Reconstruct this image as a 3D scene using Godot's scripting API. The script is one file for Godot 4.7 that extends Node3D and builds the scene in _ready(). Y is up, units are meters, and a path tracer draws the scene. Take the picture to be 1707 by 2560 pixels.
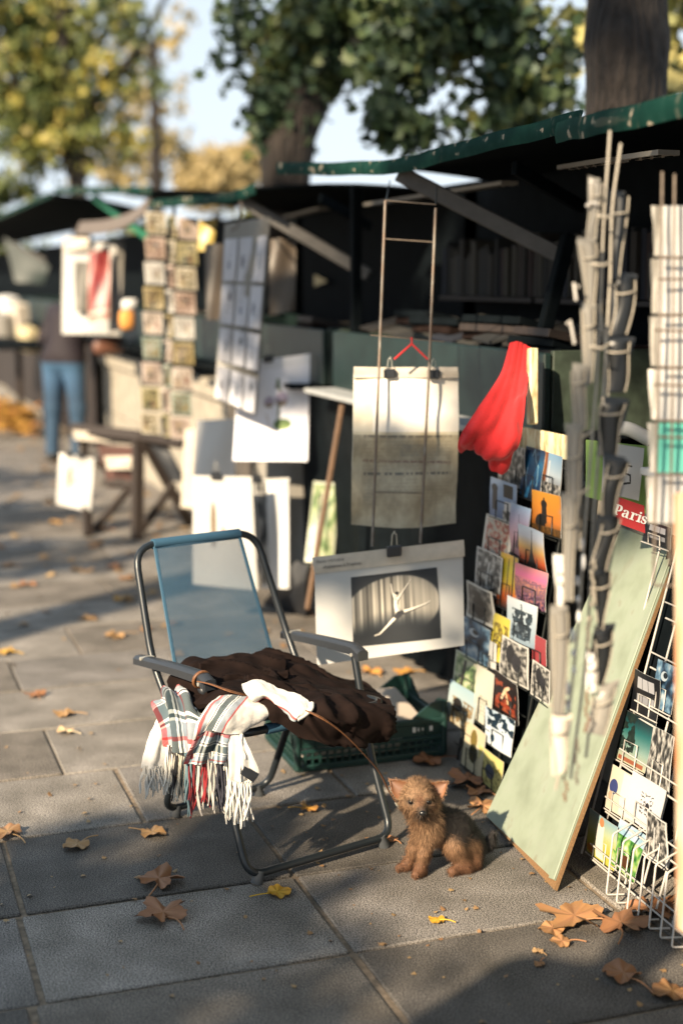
extends Node3D

# ---------------------------------------------------------------- mesh builder
class MB:
	var v := PackedVector3Array()
	var n := PackedVector3Array()
	var t := PackedVector2Array()
	var c := PackedColorArray()
	var ix := PackedInt32Array()
	func vert(p: Vector3, nn: Vector3, uv := Vector2.ZERO, col := Color.WHITE) -> int:
		v.append(p); n.append(nn); t.append(uv); c.append(col)
		return v.size() - 1
	func tri(a: int, b: int, d: int) -> void:
		var g := (v[d] - v[a]).cross(v[b] - v[a])
		if g.dot(n[a] + n[b] + n[d]) >= 0.0:
			ix.append(a); ix.append(b); ix.append(d)
		else:
			ix.append(a); ix.append(d); ix.append(b)
	func quad(a: int, b: int, d: int, e: int) -> void:
		tri(a, b, d); tri(a, d, e)
	func face(a: Vector3, b: Vector3, d: Vector3, e: Vector3, nn: Vector3, uv := Rect2(0, 0, 1, 1), col := Color.WHITE) -> void:
		var i := vert(a, nn, uv.position, col)
		vert(b, nn, uv.position + Vector2(uv.size.x, 0), col)
		vert(d, nn, uv.end, col)
		vert(e, nn, uv.position + Vector2(0, uv.size.y), col)
		quad(i, i + 1, i + 2, i + 3)
	func box(ct: Vector3, sz: Vector3, b := Basis(), bev := 0.0, col := Color.WHITE) -> void:
		var h := sz * 0.5
		bev = minf(bev, minf(h.x, minf(h.y, h.z)) * 0.9)
		for a in 3:
			var p := (a + 1) % 3
			var q := (a + 2) % 3
			for s in [-1.0, 1.0]:
				var nn := Vector3(); nn[a] = s
				var base := v.size()
				for k in [[-1.0, -1.0], [1.0, -1.0], [1.0, 1.0], [-1.0, 1.0]]:
					var pt := Vector3()
					pt[a] = s * h[a]; pt[p] = k[0] * (h[p] - bev); pt[q] = k[1] * (h[q] - bev)
					vert(ct + b * pt, b * nn, Vector2(k[0] * 0.5 + 0.5, 0.5 - k[1] * 0.5), col)
				quad(base, base + 1, base + 2, base + 3)
				if bev > 0.0:
					for s2 in [-1.0, 1.0]:
						var e := v.size()
						var nb := Vector3(); nb[a] = s; nb[p] = s2
						nb = b * nb.normalized()
						for k in [-1.0, 1.0]:
							var p1 := Vector3(); p1[a] = s * h[a]; p1[p] = s2 * (h[p] - bev); p1[q] = k * (h[q] - bev)
							var p2 := Vector3(); p2[a] = s * (h[a] - bev); p2[p] = s2 * h[p]; p2[q] = k * (h[q] - bev)
							vert(ct + b * p1, nb, Vector2.ZERO, col); vert(ct + b * p2, nb, Vector2.ZERO, col)
						quad(e, e + 1, e + 3, e + 2)
		if bev > 0.0:
			for sx in [-1.0, 1.0]:
				for sy in [-1.0, 1.0]:
					for sz2 in [-1.0, 1.0]:
						var s := Vector3(sx, sy, sz2)
						var e := v.size()
						for a in 3:
							var pt := s * (h - Vector3(bev, bev, bev)); pt[a] = s[a] * h[a]
							vert(ct + b * pt, b * s.normalized(), Vector2.ZERO, col)
						tri(e, e + 1, e + 2)
	func bar(a: Vector3, b: Vector3, wd: float, hg: float, up := Vector3.UP, bev := 0.0) -> void:
		var z := (b - a).normalized()
		var x := up.cross(z).normalized()
		box((a + b) * 0.5, Vector3(wd, hg, a.distance_to(b)), Basis(x, z.cross(x), z), bev)
	func tube(path: Array, r, sides := 8, col := Color.WHITE) -> void:
		var m := path.size()
		var up := Vector3(0.31, 0.83, 0.46)
		var base := v.size()
		for i in m:
			var d: Vector3 = (path[mini(i + 1, m - 1)] - path[maxi(i - 1, 0)])
			d = d.normalized()
			up = (up - d * up.dot(d)).normalized()
			var sd := d.cross(up)
			var rr: float = r[i] if r is Array else r
			for k in sides + 1:
				var an := TAU * k / sides
				var o := up * cos(an) + sd * sin(an)
				vert(path[i] + o * rr, o, Vector2(float(k) / sides, float(i) / (m - 1)), col)
		for i in m - 1:
			for k in sides:
				var a := base + i * (sides + 1) + k
				quad(a, a + 1, a + sides + 2, a + sides + 1)
		for e in [0, m - 1]:
			var d: Vector3 = path[1] - path[0] if e == 0 else path[m - 1] - path[m - 2]
			d = d.normalized() * (-1.0 if e == 0 else 1.0)
			var ct := vert(path[e], d, Vector2.ZERO, col)
			for k in sides:
				var a := vert(v[base + e * (sides + 1) + k], d, Vector2.ZERO, col)
				var b := vert(v[base + e * (sides + 1) + k + 1], d, Vector2.ZERO, col)
				tri(ct, a, b)
	# pts: (nv+1) rows of (nu+1) points; a thick sheet with uv rect on its front and backuv on back and rim
	func sheet(pts: PackedVector3Array, nu: int, nv: int, thick: float, uv := Rect2(0, 0, 1, 1), backuv := Rect2(0, 0, 1, 1), flip := false) -> void:
		var nr := PackedVector3Array()
		for j in nv + 1:
			for i in nu + 1:
				var du := pts[j * (nu + 1) + mini(i + 1, nu)] - pts[j * (nu + 1) + maxi(i - 1, 0)]
				var dv := pts[mini(j + 1, nv) * (nu + 1) + i] - pts[maxi(j - 1, 0) * (nu + 1) + i]
				var q := dv.cross(du).normalized()
				nr.append(-q if flip else q)
		var f0 := v.size()
		for j in nv + 1:
			for i in nu + 1:
				var k := j * (nu + 1) + i
				vert(pts[k] + nr[k] * thick * 0.5, nr[k], uv.position + Vector2(float(i) / nu, float(j) / nv) * uv.size)
		var b0 := v.size()
		for j in nv + 1:
			for i in nu + 1:
				var k := j * (nu + 1) + i
				vert(pts[k] - nr[k] * thick * 0.5, -nr[k], backuv.position + Vector2(float(i) / nu, float(j) / nv) * backuv.size)
		for j in nv:
			for i in nu:
				var k := j * (nu + 1) + i
				quad(f0 + k, f0 + k + 1, f0 + k + nu + 2, f0 + k + nu + 1)
				quad(b0 + k, b0 + k + 1, b0 + k + nu + 2, b0 + k + nu + 1)
		var ring := []
		for i in nu: ring.append(i)
		for j in nv: ring.append(j * (nu + 1) + nu)
		for i in nu: ring.append(nv * (nu + 1) + nu - i)
		for j in nv: ring.append((nv - j) * (nu + 1))
		var mid := pts[(nv / 2) * (nu + 1) + nu / 2]
		for i in ring.size():
			var k: int = ring[i]
			var k2: int = ring[(i + 1) % ring.size()]
			var e := v[f0 + k2] - v[f0 + k]
			var nn := e.cross(nr[k]).normalized()
			if nn.dot(v[f0 + k] - mid) < 0: nn = -nn
			var a := vert(v[f0 + k], nn, backuv.get_center())
			vert(v[f0 + k2], nn, backuv.get_center()); vert(v[b0 + k2], nn, backuv.get_center()); vert(v[b0 + k], nn, backuv.get_center())
			quad(a, a + 1, a + 2, a + 3)
	func ball(ct: Vector3, r: Vector3, b := Basis(), ns := 12, nl := 8, col := Color.WHITE) -> void:
		var base := v.size()
		for j in nl + 1:
			var th := PI * j / nl
			for i in ns + 1:
				var ph := TAU * i / ns
				var d := Vector3(sin(th) * cos(ph), cos(th), sin(th) * sin(ph))
				vert(ct + b * (d * r), (b * (d / r)).normalized(), Vector2(float(i) / ns, float(j) / nl), col)
		for j in nl:
			for i in ns:
				var a := base + j * (ns + 1) + i
				quad(a, a + 1, a + ns + 2, a + ns + 1)
	func mesh(mv := Vector3.ZERO) -> ArrayMesh:
		var a := []
		a.resize(Mesh.ARRAY_MAX)
		var vv := v
		if mv != Vector3.ZERO:
			vv = PackedVector3Array()
			for p in v: vv.append(p + mv)
		a[Mesh.ARRAY_VERTEX] = vv; a[Mesh.ARRAY_NORMAL] = n; a[Mesh.ARRAY_TEX_UV] = t; a[Mesh.ARRAY_COLOR] = c; a[Mesh.ARRAY_INDEX] = ix
		var m := ArrayMesh.new()
		m.add_surface_from_arrays(Mesh.PRIMITIVE_TRIANGLES, a)
		return m

# ---------------------------------------------------------------- helpers
var M := {}
var rng := RandomNumberGenerator.new()
var noise := FastNoiseLite.new()

func lin(r: float, g: float, b: float, a := 1.0) -> Color:
	return Color(r, g, b, a).linear_to_srgb()

func obj(called: String, m, material: Material, parent: Node = self) -> MeshInstance3D:
	var o := MeshInstance3D.new()
	o.name = called
	var base := Vector3.ZERO
	if parent != self:
		var p: Node = parent
		while p != self:
			base += (p as Node3D).position
			p = p.get_parent()
	o.mesh = m.mesh(-base) if m is MB else m
	o.material_override = material
	parent.add_child(o, true)
	return o

func tag(o: Node, label: String, category: String, group := "") -> Node:
	o.set_meta("label", label); o.set_meta("category", category)
	if group: o.set_meta("group", group)
	return o

func thing(called: String, label: String, category: String, at: Vector3, group := "") -> Node3D:
	var o := Node3D.new()
	o.name = called
	o.position = at
	add_child(o, true)
	tag(o, label, category, group)
	return o

# a thing of one mesh, its node standing at the mesh's lowest middle
func single(called: String, b: MB, material: Material, label: String, category: String, group := "") -> MeshInstance3D:
	var box := AABB(b.v[0], Vector3.ZERO)
	for p in b.v: box = box.expand(p)
	var at := Vector3(box.get_center().x, box.position.y, box.get_center().z)
	var o := MeshInstance3D.new()
	o.name = called
	o.mesh = b.mesh(-at)
	o.position = at
	o.material_override = material
	add_child(o, true)
	tag(o, label, category, group)
	return o

func structure(o: Node) -> Node:
	o.set_meta("kind", "structure")
	return o

func ntex(freq: float, a: Color, b: Color, sz := 256, sd := 1, octs := 4, mid = null) -> NoiseTexture2D:
	var nz := FastNoiseLite.new()
	nz.seed = sd; nz.frequency = freq; nz.fractal_octaves = octs
	nz.noise_type = FastNoiseLite.TYPE_SIMPLEX_SMOOTH
	var t := NoiseTexture2D.new()
	t.width = sz; t.height = sz; t.seamless = true; t.noise = nz
	var g := Gradient.new()
	g.set_color(0, a); g.set_color(1, b)
	if mid != null: g.add_point(0.55, mid)
	t.color_ramp = g
	return t

func grain_tex() -> NoiseTexture2D:
	var t := ntex(0.2, Color(0.30, 0.30, 0.31), Color(1, 1, 1), 512, 5, 2)
	var g: Gradient = t.color_ramp
	g.set_offset(0, 0.22); g.set_offset(1, 0.74)
	g.add_point(0.48, Color(0.74, 0.74, 0.74))
	return t

func mat(col: Color, rough := 0.8, metal := 0.0, vary := 0.0, freq := 0.02, size := 0.5, sd := 1) -> StandardMaterial3D:
	var m := StandardMaterial3D.new()
	m.roughness = rough; m.metallic = metal
	if vary > 0.0:
		var l := col.srgb_to_linear()
		m.albedo_texture = ntex(freq, (l * (1.0 - vary)).linear_to_srgb(), (l * (1.0 + vary)).linear_to_srgb(), 256, sd)
		m.uv1_triplanar = true; m.uv1_world_triplanar = true
		m.uv1_scale = Vector3.ONE / size
	else:
		m.albedo_color = col
	return m

func vmat(rough := 0.8) -> StandardMaterial3D:
	var m := StandardMaterial3D.new()
	m.vertex_color_use_as_albedo = true; m.roughness = rough
	return m

func crom(a: Vector3, b: Vector3, c: Vector3, d: Vector3, t: float) -> Vector3:
	return 0.5 * ((2.0 * b) + (c - a) * t + (2.0 * a - 5.0 * b + 4.0 * c - d) * t * t + (3.0 * b - a - 3.0 * c + d) * t * t * t)

func spline(p: Array, t: float) -> Vector3:
	var m := p.size() - 1
	var x := clampf(t, 0, 1) * m
	var i := mini(int(x), m - 1)
	var a: Vector3 = p[i - 1] if i > 0 else p[0] * 2.0 - p[1]
	var d: Vector3 = p[i + 2] if i + 2 <= m else p[m] * 2.0 - p[m - 1]
	return crom(a, p[i], p[i + 1], d, x - i)

func curve(p: Array, k: int) -> Array:
	var o := []
	for i in k + 1: o.append(spline(p, float(i) / k))
	return o

# smooth cloth through rows of control points, moved along its normal by fold(u, v, p)
func patch(rows: Array, nu: int, nv: int, fold = null) -> PackedVector3Array:
	var pts := PackedVector3Array()
	var cols := []
	for r in rows: cols.append(curve(r, nu))
	for j in nv + 1:
		for i in nu + 1:
			var cc := []
			for r in cols: cc.append(r[i])
			pts.append(spline(cc, float(j) / nv))
	if fold != null:
		var src := pts.duplicate()
		for j in nv + 1:
			for i in nu + 1:
				var k := j * (nu + 1) + i
				var du := src[j * (nu + 1) + mini(i + 1, nu)] - src[j * (nu + 1) + maxi(i - 1, 0)]
				var dv := src[mini(j + 1, nv) * (nu + 1) + i] - src[maxi(j - 1, 0) * (nu + 1) + i]
				pts[k] = src[k] + dv.cross(du).normalized() * fold.call(float(i) / nu, float(j) / nv, src[k])
	return pts

# a sheet of paper between four corners, bulging by curl metres in its middle
func paper(tl: Vector3, tr: Vector3, bl: Vector3, br: Vector3, curl: float, sd: int, nu := 8, nv := 10) -> PackedVector3Array:
	var pts := PackedVector3Array()
	var nn := (bl - tl).cross(tr - tl).normalized()
	for j in nv + 1:
		for i in nu + 1:
			var u := float(i) / nu
			var w := float(j) / nv
			var p := tl.lerp(tr, u).lerp(bl.lerp(br, u), w)
			var d := curl * (sin(u * PI) * 0.6 + sin(w * PI * 1.3 + sd) * w + 0.5 * sin(u * 5.0 + w * 4.0 + sd * 1.7))
			pts.append(p + nn * d)
	return pts

# ---------------------------------------------------------------- smooth bodies from bones (surface nets)
func nets(b: MB, bones: Array, k: float, cell: float, color: Callable) -> void:
	var lo := Vector3(1e9, 1e9, 1e9)
	var hi := -lo
	for s in bones:
		var r := maxf(s[2], s[3]) + k + 2 * cell
		for q in 2:
			lo = lo.min(s[q] - Vector3(r, r, r)); hi = hi.max(s[q] + Vector3(r, r, r))
	var dim := Vector3i(((hi - lo) / cell).ceil()) + Vector3i(2, 2, 2)
	var f := PackedFloat32Array()
	f.resize(dim.x * dim.y * dim.z); f.fill(1e3)
	for s in bones:
		var a: Vector3 = s[0]
		var ab: Vector3 = s[1] - a
		var l2 := maxf(ab.length_squared(), 1e-9)
		var r0: float = s[2]
		var r1: float = s[3]
		var r := maxf(r0, r1) + k + 2 * cell
		var m0 := Vector3i(((a.min(s[1]) - Vector3(r, r, r) - lo) / cell).floor()).clamp(Vector3i.ZERO, dim - Vector3i.ONE)
		var m1 := Vector3i(((a.max(s[1]) + Vector3(r, r, r) - lo) / cell).ceil()).clamp(Vector3i.ZERO, dim - Vector3i.ONE)
		for z in range(m0.z, m1.z + 1):
			for y in range(m0.y, m1.y + 1):
				var row := (z * dim.y + y) * dim.x
				for x in range(m0.x, m1.x + 1):
					var p := lo + Vector3(x, y, z) * cell - a
					var t := clampf(p.dot(ab) / l2, 0.0, 1.0)
					var d := (p - ab * t).length() - lerpf(r0, r1, t)
					var o := f[row + x]
					var h := clampf(0.5 + 0.5 * (o - d) / k, 0.0, 1.0)
					f[row + x] = lerpf(o, d, h) - k * h * (1.0 - h)
	var at := {}
	var sx := 1
	var sy := dim.x
	var sz := dim.x * dim.y
	var offs := [0, sx, sy, sx + sy, sz, sx + sz, sy + sz, sx + sy + sz]
	var edges := [[0, 1], [2, 3], [4, 5], [6, 7], [0, 2], [1, 3], [4, 6], [5, 7], [0, 4], [1, 5], [2, 6], [3, 7]]
	for z in dim.z - 1:
		for y in dim.y - 1:
			for x in dim.x - 1:
				var g := x + y * sy + z * sz
				var c0 := f[g]
				if c0 > 3.0 * cell or c0 < -3.0 * cell: continue
				var mask := 0
				for q in 8:
					if f[g + offs[q]] < 0.0: mask += 1
				if mask == 0 or mask == 8: continue
				var sum := Vector3.ZERO
				var cnt := 0
				for e in edges:
					var fa := f[g + offs[e[0]]]
					var fb := f[g + offs[e[1]]]
					if (fa < 0.0) != (fb < 0.0):
						var t := fa / (fa - fb)
						var pa := Vector3(e[0] & 1, (e[0] >> 1) & 1, e[0] >> 2)
						var pb := Vector3(e[1] & 1, (e[1] >> 1) & 1, e[1] >> 2)
						sum += pa.lerp(pb, t); cnt += 1
				var p := lo + (Vector3(x, y, z) + sum / cnt) * cell
				var gr := Vector3(f[g + sx] - f[g] + f[g + sx + sy + sz] - f[g + sy + sz], f[g + sy] - f[g] + f[g + sx + sy + sz] - f[g + sx + sz], f[g + sz] - f[g] + f[g + sx + sy + sz] - f[g + sx + sy]).normalized()
				at[g] = b.vert(p, gr, Vector2(p.x, p.y), color.call(p, gr))
	for g in at:
		for q in 3:
			var st: int = [sx, sy, sz][q]
			var s1: int = [sy, sz, sx][q]
			var s2: int = [sz, sx, sy][q]
			if (f[g] < 0.0) != (f[g + st] < 0.0) and at.has(g - s1) and at.has(g - s2) and at.has(g - s1 - s2):
				b.quad(at[g], at[g - s1], at[g - s1 - s2], at[g - s2])

# ---------------------------------------------------------------- printed pictures
var atlas: Image
const CELL := 128

func rect(i: int, x0: float, y0: float, x1: float, y1: float, c: Color) -> void:
	var o := Vector2i(i % 8, i / 8) * CELL
	atlas.fill_rect(Rect2i(o + Vector2i(int(x0 * CELL), int(y0 * CELL)), Vector2i(maxi(1, int((x1 - x0) * CELL)), maxi(1, int((y1 - y0) * CELL)))), c)

func grad(i: int, cs: Array, x0 := 0.0, y0 := 0.0, x1 := 1.0, y1 := 1.0) -> void:
	var m := int((y1 - y0) * CELL)
	for j in m:
		var t := float(j) / m * (cs.size() - 1)
		var k := mini(int(t), cs.size() - 2)
		rect(i, x0, y0 + float(j) / CELL, x1, y0 + float(j + 1) / CELL, cs[k].lerp(cs[k + 1], t - k))

func blot(i: int, cs: Array, fq: float, sd: int, x0 := 0.0, y0 := 0.0, x1 := 1.0, y1 := 1.0, stretch := 1.0, cut := -9.0) -> void:
	noise.seed = sd; noise.frequency = fq * 0.6
	var o := Vector2i(i % 8, i / 8) * CELL
	for y in range(int(y0 * CELL), int(y1 * CELL)):
		for x in range(int(x0 * CELL), int(x1 * CELL)):
			var q := noise.get_noise_2d(x * stretch, y)
			if q < cut: continue
			var t := clampf(q * 0.75 + 0.5, 0.0, 0.999) * (cs.size() - 1)
			var k := int(t)
			atlas.set_pixel(o.x + x, o.y + y, cs[k].lerp(cs[k + 1], t - k))

func stroke(i: int, pts: Array, wd: float, c: Color) -> void:
	for s in pts.size() - 1:
		var a := Vector2(pts[s][0], pts[s][1])
		var b := Vector2(pts[s + 1][0], pts[s + 1][1])
		var m := int(a.distance_to(b) * CELL) + 1
		for q in m + 1:
			var p := a.lerp(b, float(q) / m)
			rect(i, clampf(p.x - wd / 2, 0, 0.98), clampf(p.y - wd / 2, 0, 0.98), clampf(p.x + wd / 2, 0.01, 1), clampf(p.y + wd / 2, 0.01, 1), c)

func scribble(i: int, x0: float, y0: float, x1: float, y1: float, lines: int, c: Color, sd: int, wd := 0.012) -> void:
	rng.seed = sd
	for l in lines:
		var y := lerpf(y0, y1, (l + 0.5) / lines)
		var pts := []
		var x := x0
		while x < x1:
			pts.append([x, y + rng.randf_range(-0.5, 0.5) * (y1 - y0) / lines * 0.7])
			x += rng.randf_range(0.012, 0.03)
			if rng.randf() < 0.14:
				if pts.size() > 1: stroke(i, pts, wd, c)
				pts = []
				x += 0.03
		if pts.size() > 1: stroke(i, pts, wd, c)

func disc(i: int, x: float, y: float, rx: float, ry: float, c: Color) -> void:
	for q in range(-int(ry * CELL), int(ry * CELL) + 1):
		var h := sqrt(maxf(0.0, 1.0 - pow(q / (ry * CELL), 2))) * rx
		rect(i, clampf(x - h, 0, 0.99), clampf(y + float(q) / CELL, 0, 0.99), clampf(x + h, 0.01, 1), clampf(y + float(q + 1) / CELL, 0, 1), c)

func tower(i: int, x: float, y0: float, y1: float, wd: float, c: Color) -> void:
	for q in 60:
		var t := q / 60.0
		var h := wd * (0.06 + 0.94 * t * t * t)
		rect(i, x - h, lerpf(y0, y1, t), x + h, lerpf(y0, y1, t + 0.02), c)

func cell(i: int) -> Rect2:
	return Rect2((i % 8 + 0.02) / 8.0, (i / 8 + 0.02) / 8.0, 0.96 / 8.0, 0.96 / 8.0)

func H(s: String) -> Color:
	return Color.html(s)

func paint_atlas() -> void:
	atlas = Image.create(1024, 1024, false, Image.FORMAT_RGB8)
	atlas.fill(H("dededa"))
	var bw := [H("16181c"), H("4a4a48"), H("a8a49c"), H("e4e0d6")]
	rect(1, 0, 0, 1, 1, H("d6cbb4"))
	blot(2, bw, 0.05, 2, 0.03, 0.03, 0.97, 0.97, 1.6); scribble(2, 0.1, 0.5, 0.9, 0.9, 3, H("1c1c20"), 5)
	grad(3, [H("0a2a52"), H("1470a8"), H("0b3c70"), H("081a30")]); stroke(3, [[0.5, 0.05], [0.42, 0.2], [0.3, 0.3], [0.25, 0.6], [0.35, 0.9]], 0.03, H("9fd8f0")); stroke(3, [[0.5, 0.05], [0.6, 0.25], [0.75, 0.35], [0.8, 0.7]], 0.03, H("9fd8f0")); blot(3, [H("0a2a52"), H("2888c0")], 0.04, 9, 0, 0, 1, 1, 1, 0.25)
	grad(4, [H("7ab0dc"), H("c8dcea"), H("5a4a48")]); rect(4, 0.0, 0, 0.3, 0.75, H("a3501c")); rect(4, 0.1, 0, 0.2, 0.75, H("d88a3a")); rect(4, 0.36, 0.2, 0.42, 0.9, H("e8ecec")); blot(4, bw, 0.08, 4, 0, 0.7, 1, 1)
	grad(5, [H("aac4e6"), H("7a9ccc"), H("5470a0")]); disc(5, 0.2, 0.25, 0.12, 0.1, H("101418")); rect(5, 0.12, 0.3, 0.3, 0.8, H("18202c")); rect(5, 0.52, 0.1, 0.86, 0.42, H("14161c")); rect(5, 0.56, 0.5, 0.84, 0.72, H("e6e0dc")); blot(5, bw, 0.09, 8, 0.5, 0.72, 1, 1)
	grad(6, [H("f2a01e"), H("ee8c14"), H("d9761a"), H("5c3a1c")]); disc(6, 0.42, 0.3, 0.1, 0.1, H("14100c")); rect(6, 0.34, 0.36, 0.5, 0.75, H("14100c")); disc(6, 0.3, 0.75, 0.16, 0.2, H("14100c")); rect(6, 0.4, 0.15, 0.44, 0.28, H("14100c")); blot(6, [H("3c2810"), H("8a5a20")], 0.1, 3, 0, 0.82, 1, 1)
	grad(7, [H("9cc0ea"), H("bcaccc"), H("cc9aac"), H("80586c")]); tower(7, 0.5, 0.2, 0.85, 0.24, H("35303c"))
	rect(8, 0, 0, 1, 1, H("efe6d4")); blot(8, [H("7c2c20"), H("c8563c"), H("d8c4a8"), H("9aa8a8")], 0.07, 12, 0.1, 0.1, 0.9, 0.9)
	grad(9, [H("a8c0dc"), H("c6ccdc"), H("f0b45a"), H("e8561e"), H("241018")]); tower(9, 0.5, 0.08, 0.9, 0.2, H("0c0c12")); rect(9, 0, 0.88, 1, 1, H("0e0a0e"))
	rect(10, 0, 0, 1, 1, H("e8e6e0")); blot(10, bw, 0.06, 14, 0.06, 0.05, 0.94, 0.95); stroke(10, [[0.5, 0.3], [0.45, 0.8]], 0.06, H("d8d6d0"))
	grad(11, [H("f3b22a"), H("f2dc1e"), H("f0c81a"), H("e25a12"), H("1c1010")]); rect(11, 0.72, 0, 0.8, 1, H("20241c")); rect(11, 0.45, 0.1, 0.5, 0.8, H("3a3420"))
	grad(12, [H("f09090"), H("e86aa0"), H("c88468"), H("503048"), H("241a2c")]); blot(12, [H("201a30"), H("6a4a78"), H("d07a5a")], 0.12, 21, 0, 0.35, 1, 1, 1, -0.05)
	rect(13, 0, 0, 1, 1, H("e9e4d6")); blot(13, [H("2a2a2a"), H("6c6a64"), H("c4beb0")], 0.05, 16, 0.08, 0.08, 0.92, 0.9); disc(13, 0.5, 0.55, 0.22, 0.3, H("222426")); disc(13, 0.45, 0.28, 0.14, 0.12, H("2e2c2c"))
	grad(14, [H("dfe8ee"), H("b0c4d0"), H("90a8b8")]); blot(14, [H("101820"), H("243440"), H("506878")], 0.06, 18, 0.2, 0.25, 0.85, 0.9, 1, -0.2); tower(14, 0.5, 0.1, 0.8, 0.35, H("18242e"))
	blot(15, [H("081018"), H("1c3a58"), H("6a98b8"), H("d0dee4")], 0.025, 19); disc(15, 0.45, 0.3, 0.16, 0.1, H("c8d8e0")); disc(15, 0.5, 0.28, 0.1, 0.06, H("10202c"))
	rect(16, 0, 0, 1, 1, H("e8d23c")); blot(16, [H("1a160c"), H("6c5a18"), H("d8b828")], 0.06, 22, 0.1, 0.2, 0.9, 0.8, 1, -0.15)
	rect(17, 0, 0, 1, 1, H("e6e2d8")); blot(17, bw, 0.06, 25, 0.06, 0.06, 0.94, 0.94); disc(17, 0.4, 0.35, 0.16, 0.2, H("26262a")); disc(17, 0.62, 0.5, 0.14, 0.2, H("33333a"))
	rect(18, 0, 0, 1, 1, H("e2e6cc")); blot(18, [H("2c4a2c"), H("7ca05c"), H("c8d49c"), H("e8dcc0")], 0.05, 28, 0.06, 0.06, 0.94, 0.94); stroke(18, [[0.35, 0.2], [0.3, 0.8]], 0.08, H("38332c")); stroke(18, [[0.65, 0.3], [0.7, 0.85]], 0.06, H("46543a"))
	rect(19, 0, 0, 1, 1, H("e2dcc4")); scribble(19, 0.2, 0.5, 0.8, 0.85, 6, H("4a4436"), 31)
	rect(20, 0, 0, 1, 1, H("1e1210")); blot(20, [H("200c08"), H("8a2c14"), H("d2683a")], 0.05, 33, 0.1, 0.2, 0.9, 0.9, 1, 0.0); stroke(20, [[0.35, 0.6], [0.5, 0.35], [0.65, 0.25]], 0.07, H("f0d8a8")); stroke(20, [[0.5, 0.35], [0.58, 0.65]], 0.06, H("ecc890")); rect(20, 0.15, 0.7, 0.85, 0.8, H("b03a18"))
	grad(21, [H("a8ccd8"), H("c4d4d0"), H("d4c8a8")]); blot(21, [H("3a2c1c"), H("9c7a48"), H("d8bc84")], 0.06, 36, 0.15, 0.35, 0.9, 1, 1, -0.2); disc(21, 0.35, 0.5, 0.16, 0.16, H("2c2620"))
	grad(22, [H("bcd8ec"), H("d8e6f0"), H("e6eef2")]); blot(22, [H("0c1822"), H("1e3a50")], 0.05, 38, 0.1, 0.0, 1, 0.5, 1, -0.05); disc(22, 0.3, 0.78, 0.08, 0.1, H("1a3c58"))
	rect(23, 0, 0, 1, 1, H("e0d2a8")); disc(23, 0.45, 0.3, 0.16, 0.2, H("8a7430")); disc(23, 0.5, 0.6, 0.2, 0.2, H("4a4428")); scribble(23, 0.2, 0.6, 0.8, 0.8, 3, H("3a3420"), 40)
	rect(24, 0, 0, 1, 1, H("e6d67a")); blot(24, [H("5c5a30"), H("b8a848")], 0.07, 42, 0.1, 0.3, 0.9, 0.9, 1, 0.1); disc(24, 0.5, 0.55, 0.18, 0.2, H("4a5668"))
	rect(25, 0, 0, 1, 1, H("e4e2d8")); scribble(25, 0.2, 0.2, 0.8, 0.8, 4, H("b4b0a4"), 44)
	grad(26, [H("8ab4c4"), H("c0d0a0"), H("c8c43c"), H("d8d040")]); rect(26, 0.35, 0.2, 0.6, 0.95, H("e6e4dc")); disc(26, 0.5, 0.14, 0.08, 0.1, H("d88a54")); disc(26, 0.15, 0.85, 0.12, 0.1, H("e08a20"))
	blot(27, [H("1c5a1c"), H("4a9a3a"), H("a8c860"), H("c8dce0")], 0.04, 47); disc(27, 0.5, 0.75, 0.2, 0.12, H("5a3018")); blot(27, [H("c8dcec"), H("8ab8d0")], 0.05, 48, 0, 0, 1, 0.3)
	rect(28, 0, 0, 1, 1, H("e2d8c0")); disc(28, 0.25, 0.45, 0.16, 0.16, H("3a4a8c")); disc(28, 0.2, 0.66, 0.1, 0.1, H("d0b090")); rect(28, 0.5, 0.05, 0.98, 0.95, H("e4e0dc"))
	rect(29, 0, 0, 1, 1, H("dcdcde")); scribble(29, 0.35, 0.3, 0.7, 0.75, 6, H("44444c"), 50, 0.016); disc(29, 0.55, 0.55, 0.06, 0.08, H("2c2c34"))
	grad(30, [H("0e1a20"), H("1c6a6a"), H("86a89c"), H("cfc6a0")]); blot(30, [H("0c1416"), H("2a4038")], 0.05, 52, 0.0, 0.0, 0.5, 0.8, 1, -0.1); rect(30, 0.1, 0.88, 0.9, 0.96, H("a85a3c"))
	rect(31, 0, 0, 1, 1, H("14161c")); rect(31, 0.2, 0.15, 0.8, 0.42, H("b8b8bc")); rect(31, 0.2, 0.55, 0.8, 0.75, H("9a9aa0")); stroke(31, [[0.4, 0.15], [0.4, 0.75]], 0.02, H("202024")); stroke(31, [[0.6, 0.15], [0.6, 0.75]], 0.02, H("202024"))
	var vint := [["d8ccb0", "7a6a42"], ["c2ac6c", "5a4424"], ["d6c2b6", "957a62"], ["ccb09a", "7a5444"], ["dacbbd", "a48a72"], ["c4b67c", "5c5430"], ["dcd8cf", "aaa49a"], ["9cb0a4", "7a6838"]]
	for q in 8:
		rect(32 + q, 0, 0, 1, 1, H(vint[q][0]))
		blot(32 + q, [H(vint[q][1]).darkened(0.35), H(vint[q][1]), H(vint[q][0]).darkened(0.15), H(vint[q][0])], 0.07, 60 + q, 0.08, 0.08, 0.92, 0.92)
		rng.seed = 200 + q
		for d in 4: disc(32 + q, rng.randf_range(0.2, 0.8), rng.randf_range(0.3, 0.8), rng.randf_range(0.04, 0.14), rng.randf_range(0.06, 0.2), H(vint[q][1]).lerp([H("7a3a30"), H("3a4a4a"), H("4a3a2a"), H("b09a6a")][d], 0.5))
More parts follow.
